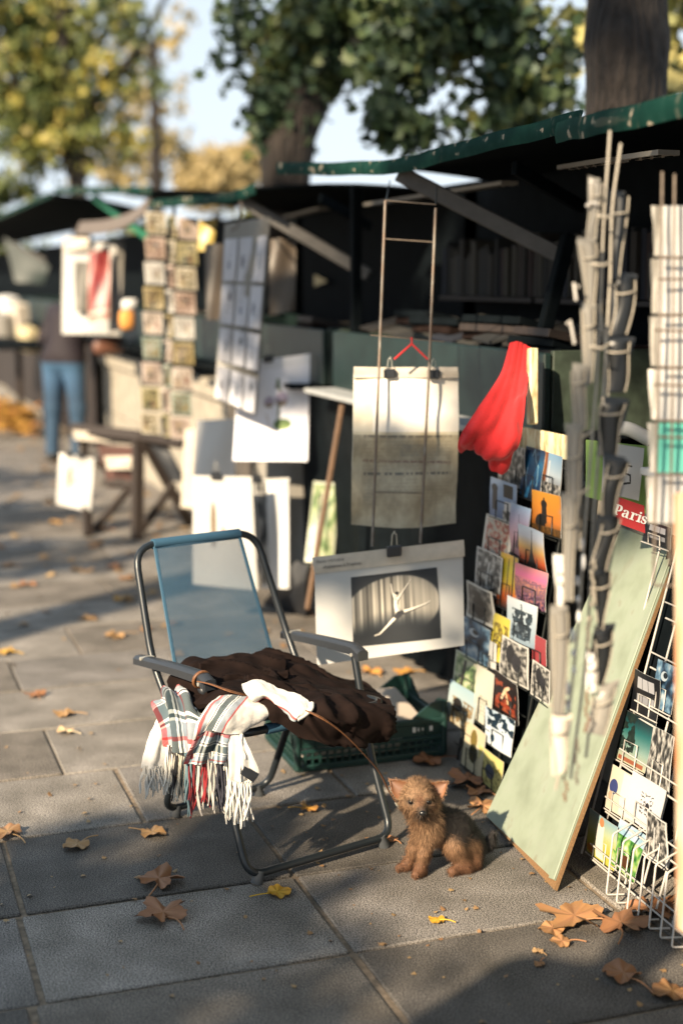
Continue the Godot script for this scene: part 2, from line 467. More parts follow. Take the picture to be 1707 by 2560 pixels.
		scribble(32 + q, 0.15, 0.1, 0.85, 0.25, 2, H(vint[q][1]).darkened(0.3), 240 + q)
	for q in 4:
		rect(40 + q, 0, 0, 1, 1, H("e2e2ec")); rng.seed = 70 + q
		disc(40 + q, rng.randf_range(0.3, 0.7), rng.randf_range(0.3, 0.7), 0.06 + 0.03 * (q % 2), 0.1 + 0.04 * (q % 3), [H("4c5a78"), H("3a3a44"), H("5a7890"), H("2c3038")][q])
		scribble(40 + q, 0.3, 0.35, 0.7, 0.75, 3, H("6a7490"), 80 + q)
	rect(44, 0, 0, 1, 1, H("e8e4dc")); rect(44, 0.18, 0.18, 0.82, 0.7, H("e8e4dc"))
	blot(45, [H("38362f"), H("5c584c"), H("7a7464")], 0.05, 84)
	rect(46, 0, 0, 1, 1, H("dcb8a0")); rect(46, 0.06, 0.04, 0.94, 0.94, H("b03a38")); blot(46, [H("7c1c24"), H("b83c3a"), H("cc6a5c")], 0.03, 86, 0.06, 0.04, 0.94, 0.8, 2.0); rect(46, 0.06, 0.84, 0.94, 0.9, H("d8c4b0")); disc(46, 0.55, 0.6, 0.1, 0.14, H("6a4a50"))
	rect(47, 0, 0, 1, 1, H("4c4640")); scribble(47, 0.1, 0.1, 0.9, 0.9, 5, H("7a7268"), 88, 0.03)
	rect(48, 0, 0, 1, 1, H("e8e8e4")); stroke(48, [[0.72, 0.4], [0.6, 0.4], [0.58, 0.55], [0.7, 0.56], [0.72, 0.7], [0.56, 0.74]], 0.035, H("202024")); stroke(48, [[0.2, 0.3], [0.25, 0.5], [0.22, 0.7]], 0.03, H("202024"))
	rect(49, 0, 0, 1, 1, H("e6e4de")); disc(49, 0.35, 0.45, 0.05, 0.2, H("8a7050")); disc(49, 0.5, 0.5, 0.03, 0.05, H("b86a50"))
	rect(50, 0, 0, 1, 1, H("d8c8b4")); scribble(50, 0.12, 0.3, 0.6, 0.6, 3, H("6a6054"), 92); scribble(50, 0.3, 0.72, 0.75, 0.82, 2, H("6a6054"), 93)
	rect(51, 0, 0, 1, 1, H("b83c44")); rect(52, 0, 0, 1, 1, H("1f2a44")); rect(53, 0, 0, 1, 1, H("7a6a58")); rect(54, 0, 0, 1, 1, H("c8642c")); rect(55, 0, 0, 1, 1, H("3a4a40"))
	rect(56, 0, 0, 1, 1, H("e2c25a")); rect(57, 0, 0, 1, 1, H("8a8478")); rect(58, 0, 0, 1, 1, H("d8904a")); rect(59, 0, 0, 1, 1, H("2a2624"))

func picture(wd: int, ht: int, paint: Callable) -> StandardMaterial3D:
	var im := Image.create(wd, ht, false, Image.FORMAT_RGB8)
	for y in ht:
		for x in wd:
			im.set_pixel(x, y, paint.call(float(x) / wd, float(y) / ht))
	var m := StandardMaterial3D.new()
	m.albedo_texture = ImageTexture.create_from_image(im)
	m.roughness = 0.5
	return m

func seg(u: float, v: float, ax: float, ay: float, bx: float, by: float) -> float:
	var p := Vector2(u, v)
	var a := Vector2(ax, ay)
	return p.distance_to(Geometry2D.get_closest_point_to_segment(p, a, Vector2(bx, by)))

func paint_dance(u: float, v: float) -> Color:
	var dark := Color(0.06, 0.08, 0.1)
	var e := pow((u - 0.46) / 0.56, 2) + pow((v - 0.5 + (u - 0.5) * 0.1) / 0.46, 2)
	var curtain := 0.47 + 0.16 * sin(u * 60.0 + 2.0 * sin(u * 17.0)) + 0.08 * sin(u * 131.0)
	var glow := smoothstep(1.05, 0.9, e) * smoothstep(0.92, 0.6, v + 0.12 * sin(u * 3.0))
	curtain = lerpf(curtain, 0.60, smoothstep(0.5, 0.7, u - v * 0.2) * 0.8)
	var c := dark.lerp(Color(curtain, curtain * 0.96, curtain * 0.88), glow)
	# limbs: x, y, x, y, half widths at both ends
	for l in [[0.515, 0.37, 0.505, 0.48, 0.030, 0.024], [0.505, 0.48, 0.535, 0.60, 0.024, 0.036], [0.535, 0.59, 0.70, 0.545, 0.036, 0.022], [0.70, 0.545, 0.84, 0.495, 0.02, 0.013], [0.84, 0.495, 0.90, 0.46, 0.012, 0.006], [0.53, 0.61, 0.42, 0.73, 0.036, 0.022], [0.42, 0.73, 0.31, 0.85, 0.02, 0.012], [0.31, 0.85, 0.25, 0.87, 0.012, 0.008], [0.53, 0.39, 0.60, 0.27, 0.014, 0.011], [0.60, 0.27, 0.69, 0.13, 0.011, 0.006], [0.50, 0.38, 0.47, 0.27, 0.013, 0.009], [0.47, 0.27, 0.46, 0.16, 0.009, 0.006], [0.512, 0.315, 0.515, 0.33, 0.022, 0.022]]:
		var a := Vector2(l[0], l[1])
		var e2 := Vector2(l[2], l[3])
		var p := Vector2(u, v)
		var t := clampf((p - a).dot(e2 - a) / (e2 - a).length_squared(), 0, 1)
		var q := p - a.lerp(e2, t)
		var r := lerpf(l[4], l[5], t)
		if q.length() < r:
			var sh := clampf((q.x * 0.55 + q.y * 0.8) / r * 0.6 + 0.5, 0, 1)
			c = Color(0.84, 0.81, 0.75).lerp(Color(0.10, 0.10, 0.11), smoothstep(0.45, 0.95, sh))
			if l[1] > 0.57 and l[1] < 0.62 and t < 0.35: c = Color(0.14, 0.14, 0.15)
	if Vector2(u - 0.522, v - 0.298).length() < 0.024: c = Color(0.08, 0.08, 0.09)
	return c

func paint_news(u: float, v: float) -> Color:
	var n1 := noise.get_noise_2d(u * 60, v * 80)
	var base := Color(0.72, 0.67, 0.56).lerp(Color(0.83, 0.80, 0.70), clampf(n1 * 0.8 + 0.5, 0, 1))
	if v > 0.4: base = Color(0.56, 0.52, 0.43).lerp(Color(0.68, 0.64, 0.54), clampf(n1 * 0.9 + 0.5 + 0.5 * noise.get_noise_2d(u * 300, v * 260), 0, 1))
	if v > 0.4 and v < 0.86 and u > 0.10 and u < 0.93:
		var k := noise.get_noise_2d(u * 1600 + 77, v * 420)
		var line := absf(fposmod(v * 44.0, 1.0) - 0.5)
		var area := noise.get_noise_2d(u * 60, v * 90 + 40)
		if line < 0.26 and k > -0.1: base = base.lerp(Color(0.36, 0.34, 0.30), 0.2 if area > -0.12 else 0.05)
		if v < 0.415: base = base.lerp(Color(0.25, 0.24, 0.23), 0.45 if noise.get_noise_2d(u * 260, 5) > -0.2 else 0.1)
		if absf(v - 0.565 - u * 0.02) < 0.008 and k > -0.1: base = base.lerp(Color(0.34, 0.2, 0.18), 0.55)
		if absf(v - 0.655) < 0.009 and noise.get_noise_2d(u * 500, v * 20) > -0.1: base = base.lerp(Color(0.2, 0.2, 0.2), 0.6)
		if u > 0.45 and u < 0.7 and v > 0.46 and v < 0.54: base = base.lerp(Color(0.45, 0.44, 0.40), 0.35 + 0.5 * noise.get_noise_2d(u * 300, v * 300))
	if v < 0.38: base = base.lerp(Color(0.90, 0.88, 0.85), 0.8 if u > 0.18 else 0.3)
	return base

func paint_botany(u: float, v: float) -> Color:
	var c := Color(0.87, 0.87, 0.9)
	if v < 0.1: c = Color(0.84, 0.84, 0.86)
	if seg(u, v, 0.6, 0.3, 0.58, 0.6) < 0.012: c = Color(0.42, 0.45, 0.22)
	var q := Vector2((u - 0.64) / 0.13, (v - 0.645) / 0.055)
	if q.length() < 1.0 and q.x > -0.9: c = Color(0.26, 0.36, 0.16).lerp(Color(0.42, 0.5, 0.26), clampf(q.y + 0.5, 0, 1))
	for f in [[0.45, 0.42, 0.07], [0.62, 0.40, 0.09], [0.55, 0.27, 0.03]]:
		var p := Vector2((u - f[0]) / f[2], (v - f[1]) / (f[2] * 0.8))
		if p.length() < 1.0:
			c = Color(0.62, 0.58, 0.66).lerp(Color(0.45, 0.36, 0.2), clampf(p.y, 0, 1))
	if seg(u, v, 0.56, 0.22, 0.57, 0.28) < 0.02: c = Color(0.36, 0.42, 0.2)
	if seg(u, v, 0.42, 0.55, 0.5, 0.72) < 0.012: c = Color(0.74, 0.7, 0.68)
	return c

func paint_plaid(u: float, v: float) -> Color:
	var white := Color(0.78, 0.765, 0.74)
	var a := stripe(u)
	var b := stripe(v)
	var tw := fposmod((u + v) * 96.0, 1.0) < 0.5
	var c := white
	if a.a > 0.0 and b.a > 0.0: c = Color(a.r, a.g, a.b).lerp(Color(b.r, b.g, b.b), 0.5)
	elif a.a > 0.0: c = Color(a.r, a.g, a.b) if tw else white.lerp(Color(a.r, a.g, a.b), 0.55)
	elif b.a > 0.0: c = Color(b.r, b.g, b.b) if not tw else white.lerp(Color(b.r, b.g, b.b), 0.55)
	return c

func stripe(x: float) -> Color:
	x = fposmod(x, 1.0)
	if x < 0.055: return Color(0.56, 0.13, 0.14, 1)
	if x < 0.13: return Color(0.47, 0.52, 0.55, 1)
	if x < 0.15: return Color(0.85, 0.83, 0.80, 1)
	if x < 0.168: return Color(0.08, 0.09, 0.12, 1)
	if x < 0.188: return Color(0.85, 0.83, 0.80, 1)
	if x < 0.30: return Color(0.10, 0.16, 0.18, 1)
	if x < 0.318: return Color(0.85, 0.83, 0.80, 1)
	if x < 0.336: return Color(0.10, 0.16, 0.18, 1)
	if x < 0.354: return Color(0.85, 0.83, 0.80, 1)
	if x < 0.44: return Color(0.42, 0.46, 0.50, 1)
	if x < 0.465: return Color(0.56, 0.13, 0.14, 1)
	return Color(0, 0, 0, 0)

# ---------------------------------------------------------------- things
const CH := Vector3(1.235, 0, -3.715)
func ch(p: Vector3) -> Vector3:      # chair axes (across, up, forward) to the world
	return CH + Vector3(0.956, 0, -0.293) * p.x + Vector3.UP * p.y + Vector3(0.293, 0, 0.956) * p.z
func chs(a: Array) -> Array:
	var o := []
	for p in a: o.append(ch(p))
	return o
func round_path(p: Array, r: float, k := 6) -> Array:   # straight runs with rounded corners
	var o := [p[0]]
	for i in range(1, p.size() - 1):
		var a: Vector3 = p[i] + (p[i - 1] - p[i]).normalized() * r
		var b: Vector3 = p[i] + (p[i + 1] - p[i]).normalized() * r
		for q in k + 1:
			var t := float(q) / k
			o.append(a.lerp(p[i], t).lerp(p[i].lerp(b, t), t))
	o.append(p[p.size() - 1])
	return o

func make_materials() -> void:
	paint_atlas()
	var pm := StandardMaterial3D.new()
	atlas.adjust_bcs(0.96, 1.0, 0.82)
	pm.albedo_texture = ImageTexture.create_from_image(atlas)
	pm.roughness = 0.42
	pm.albedo_color = Color(0.80, 0.80, 0.80)
	M.print = pm
	for q in 4:
		var l: float = [0.29, 0.15, 0.35, 0.23][q]
		var tint: Array = [[1.06, 0.99, 0.90], [1.08, 0.985, 0.86], [1.08, 1.0, 0.88], [1.10, 0.98, 0.82]][q]
		var m := StandardMaterial3D.new()
		m.albedo_texture = ntex(0.006, lin(l * 0.55 * tint[0], l * 0.53 * tint[1], l * 0.50 * tint[2]), lin(l * 1.25 * tint[0], l * 1.22 * tint[1], l * 1.22 * tint[2]), 512, 11 + q, 5)
		m.uv1_triplanar = true; m.uv1_world_triplanar = true; m.uv1_scale = Vector3.ONE / 0.9
		m.detail_enabled = true; m.detail_blend_mode = BaseMaterial3D.BLEND_MODE_MUL; m.detail_uv_layer = BaseMaterial3D.DETAIL_UV_2
		m.detail_albedo = M.get("grain") if M.has("grain") else grain_tex()
		M.grain = m.detail_albedo
		m.uv2_triplanar = true; m.uv2_world_triplanar = true; m.uv2_scale = Vector3.ONE / 0.55
		m.heightmap_enabled = true; m.heightmap_texture = M.grain; m.heightmap_scale = 0.12
		m.roughness = 0.78
		M["slab%d" % q] = m
	M.dirt = mat(lin(0.17, 0.13, 0.09), 0.95, 0, 0.5, 0.03, 0.3, 3)
	M.far_ground = mat(lin(0.24, 0.225, 0.2), 0.9, 0, 0.25, 0.01, 4.0, 4)
	M.stone = mat(lin(0.30, 0.27, 0.22), 0.9, 0, 0.25, 0.02, 0.8, 5)
	M.teal = mat(lin(0.006, 0.017, 0.0155), 0.5, 0, 0.3, 0.02, 0.6, 6)
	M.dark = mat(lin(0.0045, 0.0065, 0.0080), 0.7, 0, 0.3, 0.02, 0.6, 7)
	M.dark.metallic_specular = 0.12
	M.rim = mat(lin(0.012, 0.075, 0.055), 0.55)
	M.rim.albedo_texture = ntex(0.017, lin(0.003, 0.020, 0.016), lin(0.40, 0.34, 0.26), 512, 8, 6, lin(0.005, 0.028, 0.022))
	(M.rim.albedo_texture.color_ramp as Gradient).add_point(0.74, lin(0.012, 0.036, 0.03)); (M.rim.albedo_texture.color_ramp as Gradient).add_point(0.78, lin(0.26, 0.22, 0.17))
	M.rim.albedo_color = Color.WHITE
	M.rim.metallic_specular = 0.15; M.rim.roughness = 0.8
	M.rim.uv1_triplanar = true; M.rim.uv1_world_triplanar = true; M.rim.uv1_scale = Vector3.ONE / 0.8
	M.strut = mat(lin(0.05, 0.047, 0.044), 0.45, 0.2, 0.3, 0.03, 0.4, 9)
	M.greenstrut = mat(lin(0.01, 0.12, 0.07), 0.5)
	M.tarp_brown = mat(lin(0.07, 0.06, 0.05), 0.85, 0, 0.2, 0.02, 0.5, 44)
	M.rail = mat(lin(0.22, 0.20, 0.17), 0.6, 0.3)
	M.ledge = mat(lin(0.30, 0.31, 0.31), 0.6, 0, 0.15, 0.02, 0.4, 10)
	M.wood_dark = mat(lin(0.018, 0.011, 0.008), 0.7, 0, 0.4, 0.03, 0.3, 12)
	M.frame = mat(lin(0.011, 0.015, 0.019), 0.36, 0.15)
	M.plastic = mat(lin(0.022, 0.025, 0.030), 0.42, 0, 0.12, 0.05, 0.2, 13)
	M.rubber = mat(lin(0.05, 0.055, 0.06), 0.7)
	M.sling_edge = mat(lin(0.024, 0.078, 0.13), 0.75)
	var sl := StandardMaterial3D.new()
	var im := Image.create(64, 64, false, Image.FORMAT_RGBA8)
	for y in 64:
		for x in 64:
			var thr := (x % 4 < 2) or (y % 4 < 2)
			im.set_pixel(x, y, Color(0.20, 0.33, 0.42, 0.54 if thr else 0.30))
	sl.albedo_texture = ImageTexture.create_from_image(im)
	sl.transparency = BaseMaterial3D.TRANSPARENCY_ALPHA
	sl.roughness = 0.8; sl.uv1_scale = Vector3(12, 14, 1)
	M.sling = sl
	M.coat = mat(lin(0.0085, 0.0048, 0.0040), 0.9, 0, 0.6, 0.012, 0.35, 14)
	M.coat.metallic_specular = 0.2
	M.coat.albedo_texture = ntex(0.014, lin(0.0065, 0.0040, 0.0035), lin(0.020, 0.0115, 0.0090), 256, 14, 3, lin(0.0105, 0.0062, 0.0052))
	M.leather = mat(lin(0.14, 0.058, 0.022), 0.5, 0, 0.3, 0.05, 0.1, 15)
	M.black = mat(lin(0.012, 0.014, 0.018), 0.4)
	M.crate = mat(lin(0.004, 0.025, 0.021), 0.5, 0, 0.15, 0.02, 0.3, 16)
	M.white = mat(lin(0.55, 0.55, 0.54), 0.6)
	M.red = mat(lin(0.46, 0.012, 0.014), 0.9, 0, 0.2, 0.05, 0.1, 17)
	M.red.rim_enabled = true; M.red.rim = 0.3
	M.board = mat(lin(0.205, 0.245, 0.180), 0.6, 0, 0.2, 0.012, 0.5, 18)
	M.board.albedo_texture = ntex(0.013, lin(0.15, 0.175, 0.125), lin(0.15, 0.12, 0.08), 512, 18, 6, lin(0.215, 0.25, 0.188))
	(M.board.albedo_texture.color_ramp as Gradient).add_point(0.80, lin(0.225, 0.255, 0.20))
	M.board.uv1_scale = Vector3.ONE / 0.9
	M.ply = mat(lin(0.17, 0.095, 0.04), 0.75, 0, 0.4, 0.05, 0.1, 19)
	M.wire_white = mat(lin(0.42, 0.395, 0.36), 0.45, 0.1, 0.2, 0.05, 0.1, 20)
	M.wire_beige = mat(lin(0.30, 0.27, 0.22), 0.5, 0.1, 0.35, 0.05, 0.1, 42)
	M.wire_dark = mat(lin(0.012, 0.014, 0.014), 0.45, 0.3)
	M.wire_rust = mat(lin(0.14, 0.11, 0.085), 0.6, 0.2, 0.4, 0.04, 0.2, 21)
	M.rod = mat(lin(0.55, 0.56, 0.54), 0.5)
	M.rod.albedo_texture = ntex(0.05, lin(0.16, 0.085, 0.05), lin(0.40, 0.41, 0.38), 256, 22, 3, lin(0.14, 0.115, 0.09))
	M.rod.albedo_color = Color.WHITE; M.rod.uv1_triplanar = true; M.rod.uv1_world_triplanar = true; M.rod.uv1_scale = Vector3.ONE / 1.1
	M.rust_panel = mat(lin(0.5, 0.45, 0.26), 0.6)
	M.rust_panel.albedo_texture = ntex(0.03, lin(0.3, 0.14, 0.05), lin(0.66, 0.6, 0.4), 256, 23, 4, lin(0.58, 0.54, 0.34))
	M.rust_panel.albedo_color = Color.WHITE; M.rust_panel.uv1_triplanar = true; M.rust_panel.uv1_world_triplanar = true; M.rust_panel.uv1_scale = Vector3(4, 1.2, 4)
	M.olive = mat(lin(0.028, 0.04, 0.028), 0.6, 0, 0.4, 0.02, 0.4, 24)
	M.lime = mat(lin(0.22, 0.36, 0.09), 0.6)
	M.signred = mat(lin(0.26, 0.008, 0.010), 0.5)
	M.paint_post = mat(lin(0.4, 0.3, 0.2), 0.6)
	M.paint_post.albedo_texture = ntex(0.015, lin(0.5, 0.16, 0.05), lin(0.5, 0.42, 0.32), 256, 25, 3, lin(0.42, 0.30, 0.2))
	M.paint_post.albedo_color = Color.WHITE; M.paint_post.uv1_triplanar = true; M.paint_post.uv1_scale = Vector3(3, 1, 3)
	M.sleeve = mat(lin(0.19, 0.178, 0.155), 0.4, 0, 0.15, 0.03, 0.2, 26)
	M.pocket_clear = StandardMaterial3D.new()
	M.pocket_clear.albedo_color = Color(0.50, 0.485, 0.455, 0.62); M.pocket_clear.transparency = BaseMaterial3D.TRANSPARENCY_ALPHA; M.pocket_clear.roughness = 0.35
	var ds := StandardMaterial3D.new()
	ds.albedo_color = Color(0.07, 0.08, 0.09, 0.9); ds.transparency = BaseMaterial3D.TRANSPARENCY_ALPHA; ds.roughness = 0.3
	M.smoke = ds
	M.bark = mat(lin(0.075, 0.056, 0.045), 0.95)
	M.bark.albedo_texture = ntex(0.02, lin(0.004, 0.003, 0.0025), lin(0.05, 0.038, 0.031), 512, 27, 5, lin(0.018, 0.0135, 0.011))
	M.bark.albedo_color = Color.WHITE; M.bark.uv1_triplanar = true; M.bark.uv1_world_triplanar = true; M.bark.uv1_scale = Vector3(2.6, 0.5, 2.6)
	M.bark.heightmap_enabled = true; M.bark.heightmap_texture = ntex(0.02, Color.BLACK, Color.WHITE, 512, 27, 5); M.bark.heightmap_scale = 4.5
	var lf := vmat(0.6)
	lf.backlight_enabled = true; lf.backlight = Color(0.45, 0.5, 0.25)
	M.leaf = lf
	var fl := vmat(0.65)
	fl.backlight_enabled = true; fl.backlight = Color(0.2, 0.12, 0.04)
	M.fallen = fl
	M.plaid = picture(384, 384, paint_plaid)
	M.plaid.roughness = 0.95; M.plaid.rim_enabled = true; M.plaid.rim = 0.2
	M.wool = mat(lin(0.54, 0.52, 0.485), 0.95, 0, 0.06, 0.05, 0.05, 28)
	M.wool.rim_enabled = true; M.wool.rim = 0.2
	M.yarn = vmat(0.95)
	M.fur = vmat(0.75)
	M.skin = vmat(0.8)
	M.dance = picture(320, 224, paint_dance)
	noise.seed = 5; noise.frequency = 0.05
	M.news = picture(256, 352, paint_news)
	M.botany = picture(192, 288, paint_botany)
	M.caption = mat(lin(0.46, 0.41, 0.34), 0.6, 0, 0.12, 0.02, 0.2, 29)
	M.plate_steel = mat(lin(0.5, 0.48, 0.42), 0.4, 0.6)

# ---------------------------------------------------------------- setting
func ground() -> void:
	var b := MB.new()
	b.face(Vector3(-300, -0.03, 300), Vector3(300, -0.03, 300), Vector3(300, -0.03, -400), Vector3(-300, -0.03, -400), Vector3.UP)
	var g := obj("ground", b, M.far_ground)
	structure(g)
	var pv := Node3D.new()
	pv.name = "pavement"
	add_child(pv); structure(pv)
	b = MB.new()
	b.box(Vector3(0.6, -0.019, -9.0), Vector3(3.9, 0.02, 15.0))
	obj("joint_filling", b, M.dirt, pv)
	# slabs row by row: z of the joints, x of a cross joint
	var zs := [-1.66, -2.16, -2.675, -3.17, -3.665, -4.21, -4.74, -5.26, -5.8, -6.3, -6.84, -7.36, -7.9, -8.4, -8.95, -9.45, -9.98, -10.5, -11.0, -11.55, -12.05, -12.6, -13.1, -13.65, -14.2, -14.7, -15.25, -15.8]
	var xs := [0.1, 0.62, 0.335, 1.135, 0.378, 0.815, 0.64, 0.3, 0.62, 0.95, 0.52]
	var lens := [0.78, 0.74, 0.8, 0.76, 0.757, 0.70, 0.72, 0.8]
	rng.seed = 4
	for r in zs.size() - 1:
		var x0: float = xs[r % xs.size()] if r >= xs.size() else xs[r]
		var ln: float = lens[r % lens.size()] * (1.0 if r < 6 else 1.7)
		var edges := [x0]
		while edges[0] > -1.2: edges.push_front(edges[0] - ln * rng.randf_range(0.96, 1.05))
		while edges[edges.size() - 1] < 2.3: edges.append(edges[edges.size() - 1] + ln * (1.0 if r < 6 else rng.randf_range(0.92, 1.08)))
		for i in edges.size() - 1:
			var a := minf(edges[i + 1], 2.42)
			var w: float = a - edges[i]
			if w < 0.1: continue
			var d: float = zs[r] - zs[r + 1]
			var s := MB.new()
			var tilt := Basis.from_euler(Vector3(rng.randf_range(-0.003, 0.003), 0, rng.randf_range(-0.003, 0.003)))
			s.box(Vector3((edges[i] + a) / 2, -0.021 + rng.randf_range(-0.0015, 0.0015), (zs[r] + zs[r + 1]) / 2), Vector3(w - (0.009 if r > 5 else (0.016 if r != 2 else 0.022)), 0.04, d - (0.016 if r < 6 else 0.010)), tilt, 0.004)
			var which := rng.randi() % 4
			if r == 4: which = 1
			if r == 3 or r == 5: which = 2 if i % 2 == 0 else 0
			if r < 3: which = 3 if i % 2 == 0 else 1
			if r > 5 and which == 1: which = 0
			obj("paving_slab", s, M["slab%d" % which], pv)

func parapet() -> void:
	rng.seed = 9
	var t := thing("stone_parapet", "pale stone quay wall under the bookstalls, its blocks sunlit in the distance", "wall", Vector3(2.55, 0, -9))
	for r in 2:
		var z := -1.0 - r * 0.35
		while z > -30.0:
			var l := rng.randf_range(0.75, 0.95)
			var b := MB.new()
			b.box(Vector3(2.58, 0.215 + r * 0.44, z - l / 2), Vector3(0.46, 0.432, l - 0.008), Basis(), 0.008)
			obj("stone_block", b, M.stone, t)
			z -= l
	var z2 := -1.0
	while z2 > -30.0:
		var b := MB.new()
		b.box(Vector3(2.58, 0.945, z2 - 0.6), Vector3(0.54, 0.13, 1.19), Basis(), 0.015)
		obj("coping_stone", b, M.stone, t)
		z2 -= 1.2

# a bookstall: metal box on the wall, lid held up as an awning
func stall(label: String, zn: float, zf: float, edge: Array, back: Array, opts := {}) -> Node3D:
	var at := Vector3(2.55, 1.01, (zn + zf) / 2)
	var t := thing("bookstall_box", label, "market stall", at, "green metal bookstalls along the quay")
	# edge: points along the lid's front, from near to far; back: its hinge line
	var nu := 28
	var pts := PackedVector3Array()
	var e := curve(edge, nu)
	var bk := curve(back, nu)
	for j in 7:
		for i in nu + 1:
			var w := j / 6.0
			pts.append(e[i].lerp(bk[i], w) + Vector3.UP * 0.03 * sin(w * PI))
	var b := MB.new()
	b.sheet(pts, nu, 6, 0.012)
	obj("lid", b, M.dark, t)
	b = MB.new()
	var rp := PackedVector3Array()
	for j in 4:
		for i in nu + 1:
			rp.append(e[i] + Vector3(-0.012 - 0.006 * sin(j), 0.022 - j * 0.017 + 0.002 * sin(i * 1.3), 0))
	b.sheet(rp, nu, 3, 0.008)
	obj("lid_rim", b, M.rim, t)
	var z0: float = opts.get("box_near", zn)
	var z1: float = opts.get("box_far", zf)
	var zc := (z0 + z1) / 2
	var dz := absf(z1 - z0)
	b = MB.new(); b.box(Vector3(2.96, 1.58, (zn + zf) / 2 + 0.0), Vector3(0.03, 1.14, absf(zn - zf) + 0.3), Basis(), 0.004); obj("back_panel", b, M.dark, t)
	b = MB.new(); b.box(Vector3(2.215, 1.30, zc), Vector3(0.03, 0.27, dz), Basis(), 0.006); obj("front_panel", b, M.teal, t)
	b = MB.new(); b.box(Vector3(2.582, 1.15, zc), Vector3(0.70, 0.028, dz - 0.01), Basis(), 0.004); obj("floor_panel", b, M.dark, t)
	for s in [z0 - 0.012, z1 + 0.012]:
		b = MB.new(); b.box(Vector3(2.585, 1.305, s), Vector3(0.70, 0.275, 0.024), Basis(), 0.004); obj("end_panel", b, opts.get("end", M.teal), t)
	b = MB.new(); b.box(Vector3(2.13, 1.158, zc), Vector3(0.16, 0.022, dz * 0.98), Basis(), 0.004); obj("ledge", b, M.ledge if zf > -7.0 else M.dark, t)
	for s in opts.get("struts", []):
		b = MB.new(); b.bar(s[0], s[1], 0.028, 0.06, Vector3.UP, 0.004); obj("strut", b, opts.get("strut_mat", M.strut), t)
	for s in opts.get("posts", []):
		b = MB.new(); b.bar(s[0], s[1], 0.045, 0.045, Vector3.FORWARD, 0.004); obj("post", b, M.dark, t)
	for s in opts.get("rails", []):
		b = MB.new(); b.bar(s[0], s[1], 0.07, 0.014); 
		var rl = obj("slotted_rail", b, M.rail, t)
		b = MB.new()
		var dirn: Vector3 = (s[1] - s[0]).normalized()
		var m := int(s[0].distance_to(s[1]) / 0.055)
		for i in m:
			for sx in [-0.018, 0.018]:
				b.box(s[0] + dirn * 0.055 * (i + 0.5) + Vector3(sx, -0.008, 0), Vector3(0.009, 0.004, 0.028))
		obj("slots", b, M.dark, rl).set_meta("kind", "stuff")
	for s in opts.get("hinges", []):
		b = MB.new(); b.bar(s[0], s[1], 0.02, 0.045, Vector3.UP, 0.003); obj("hinge_arm", b, M.dark, t)
	return t

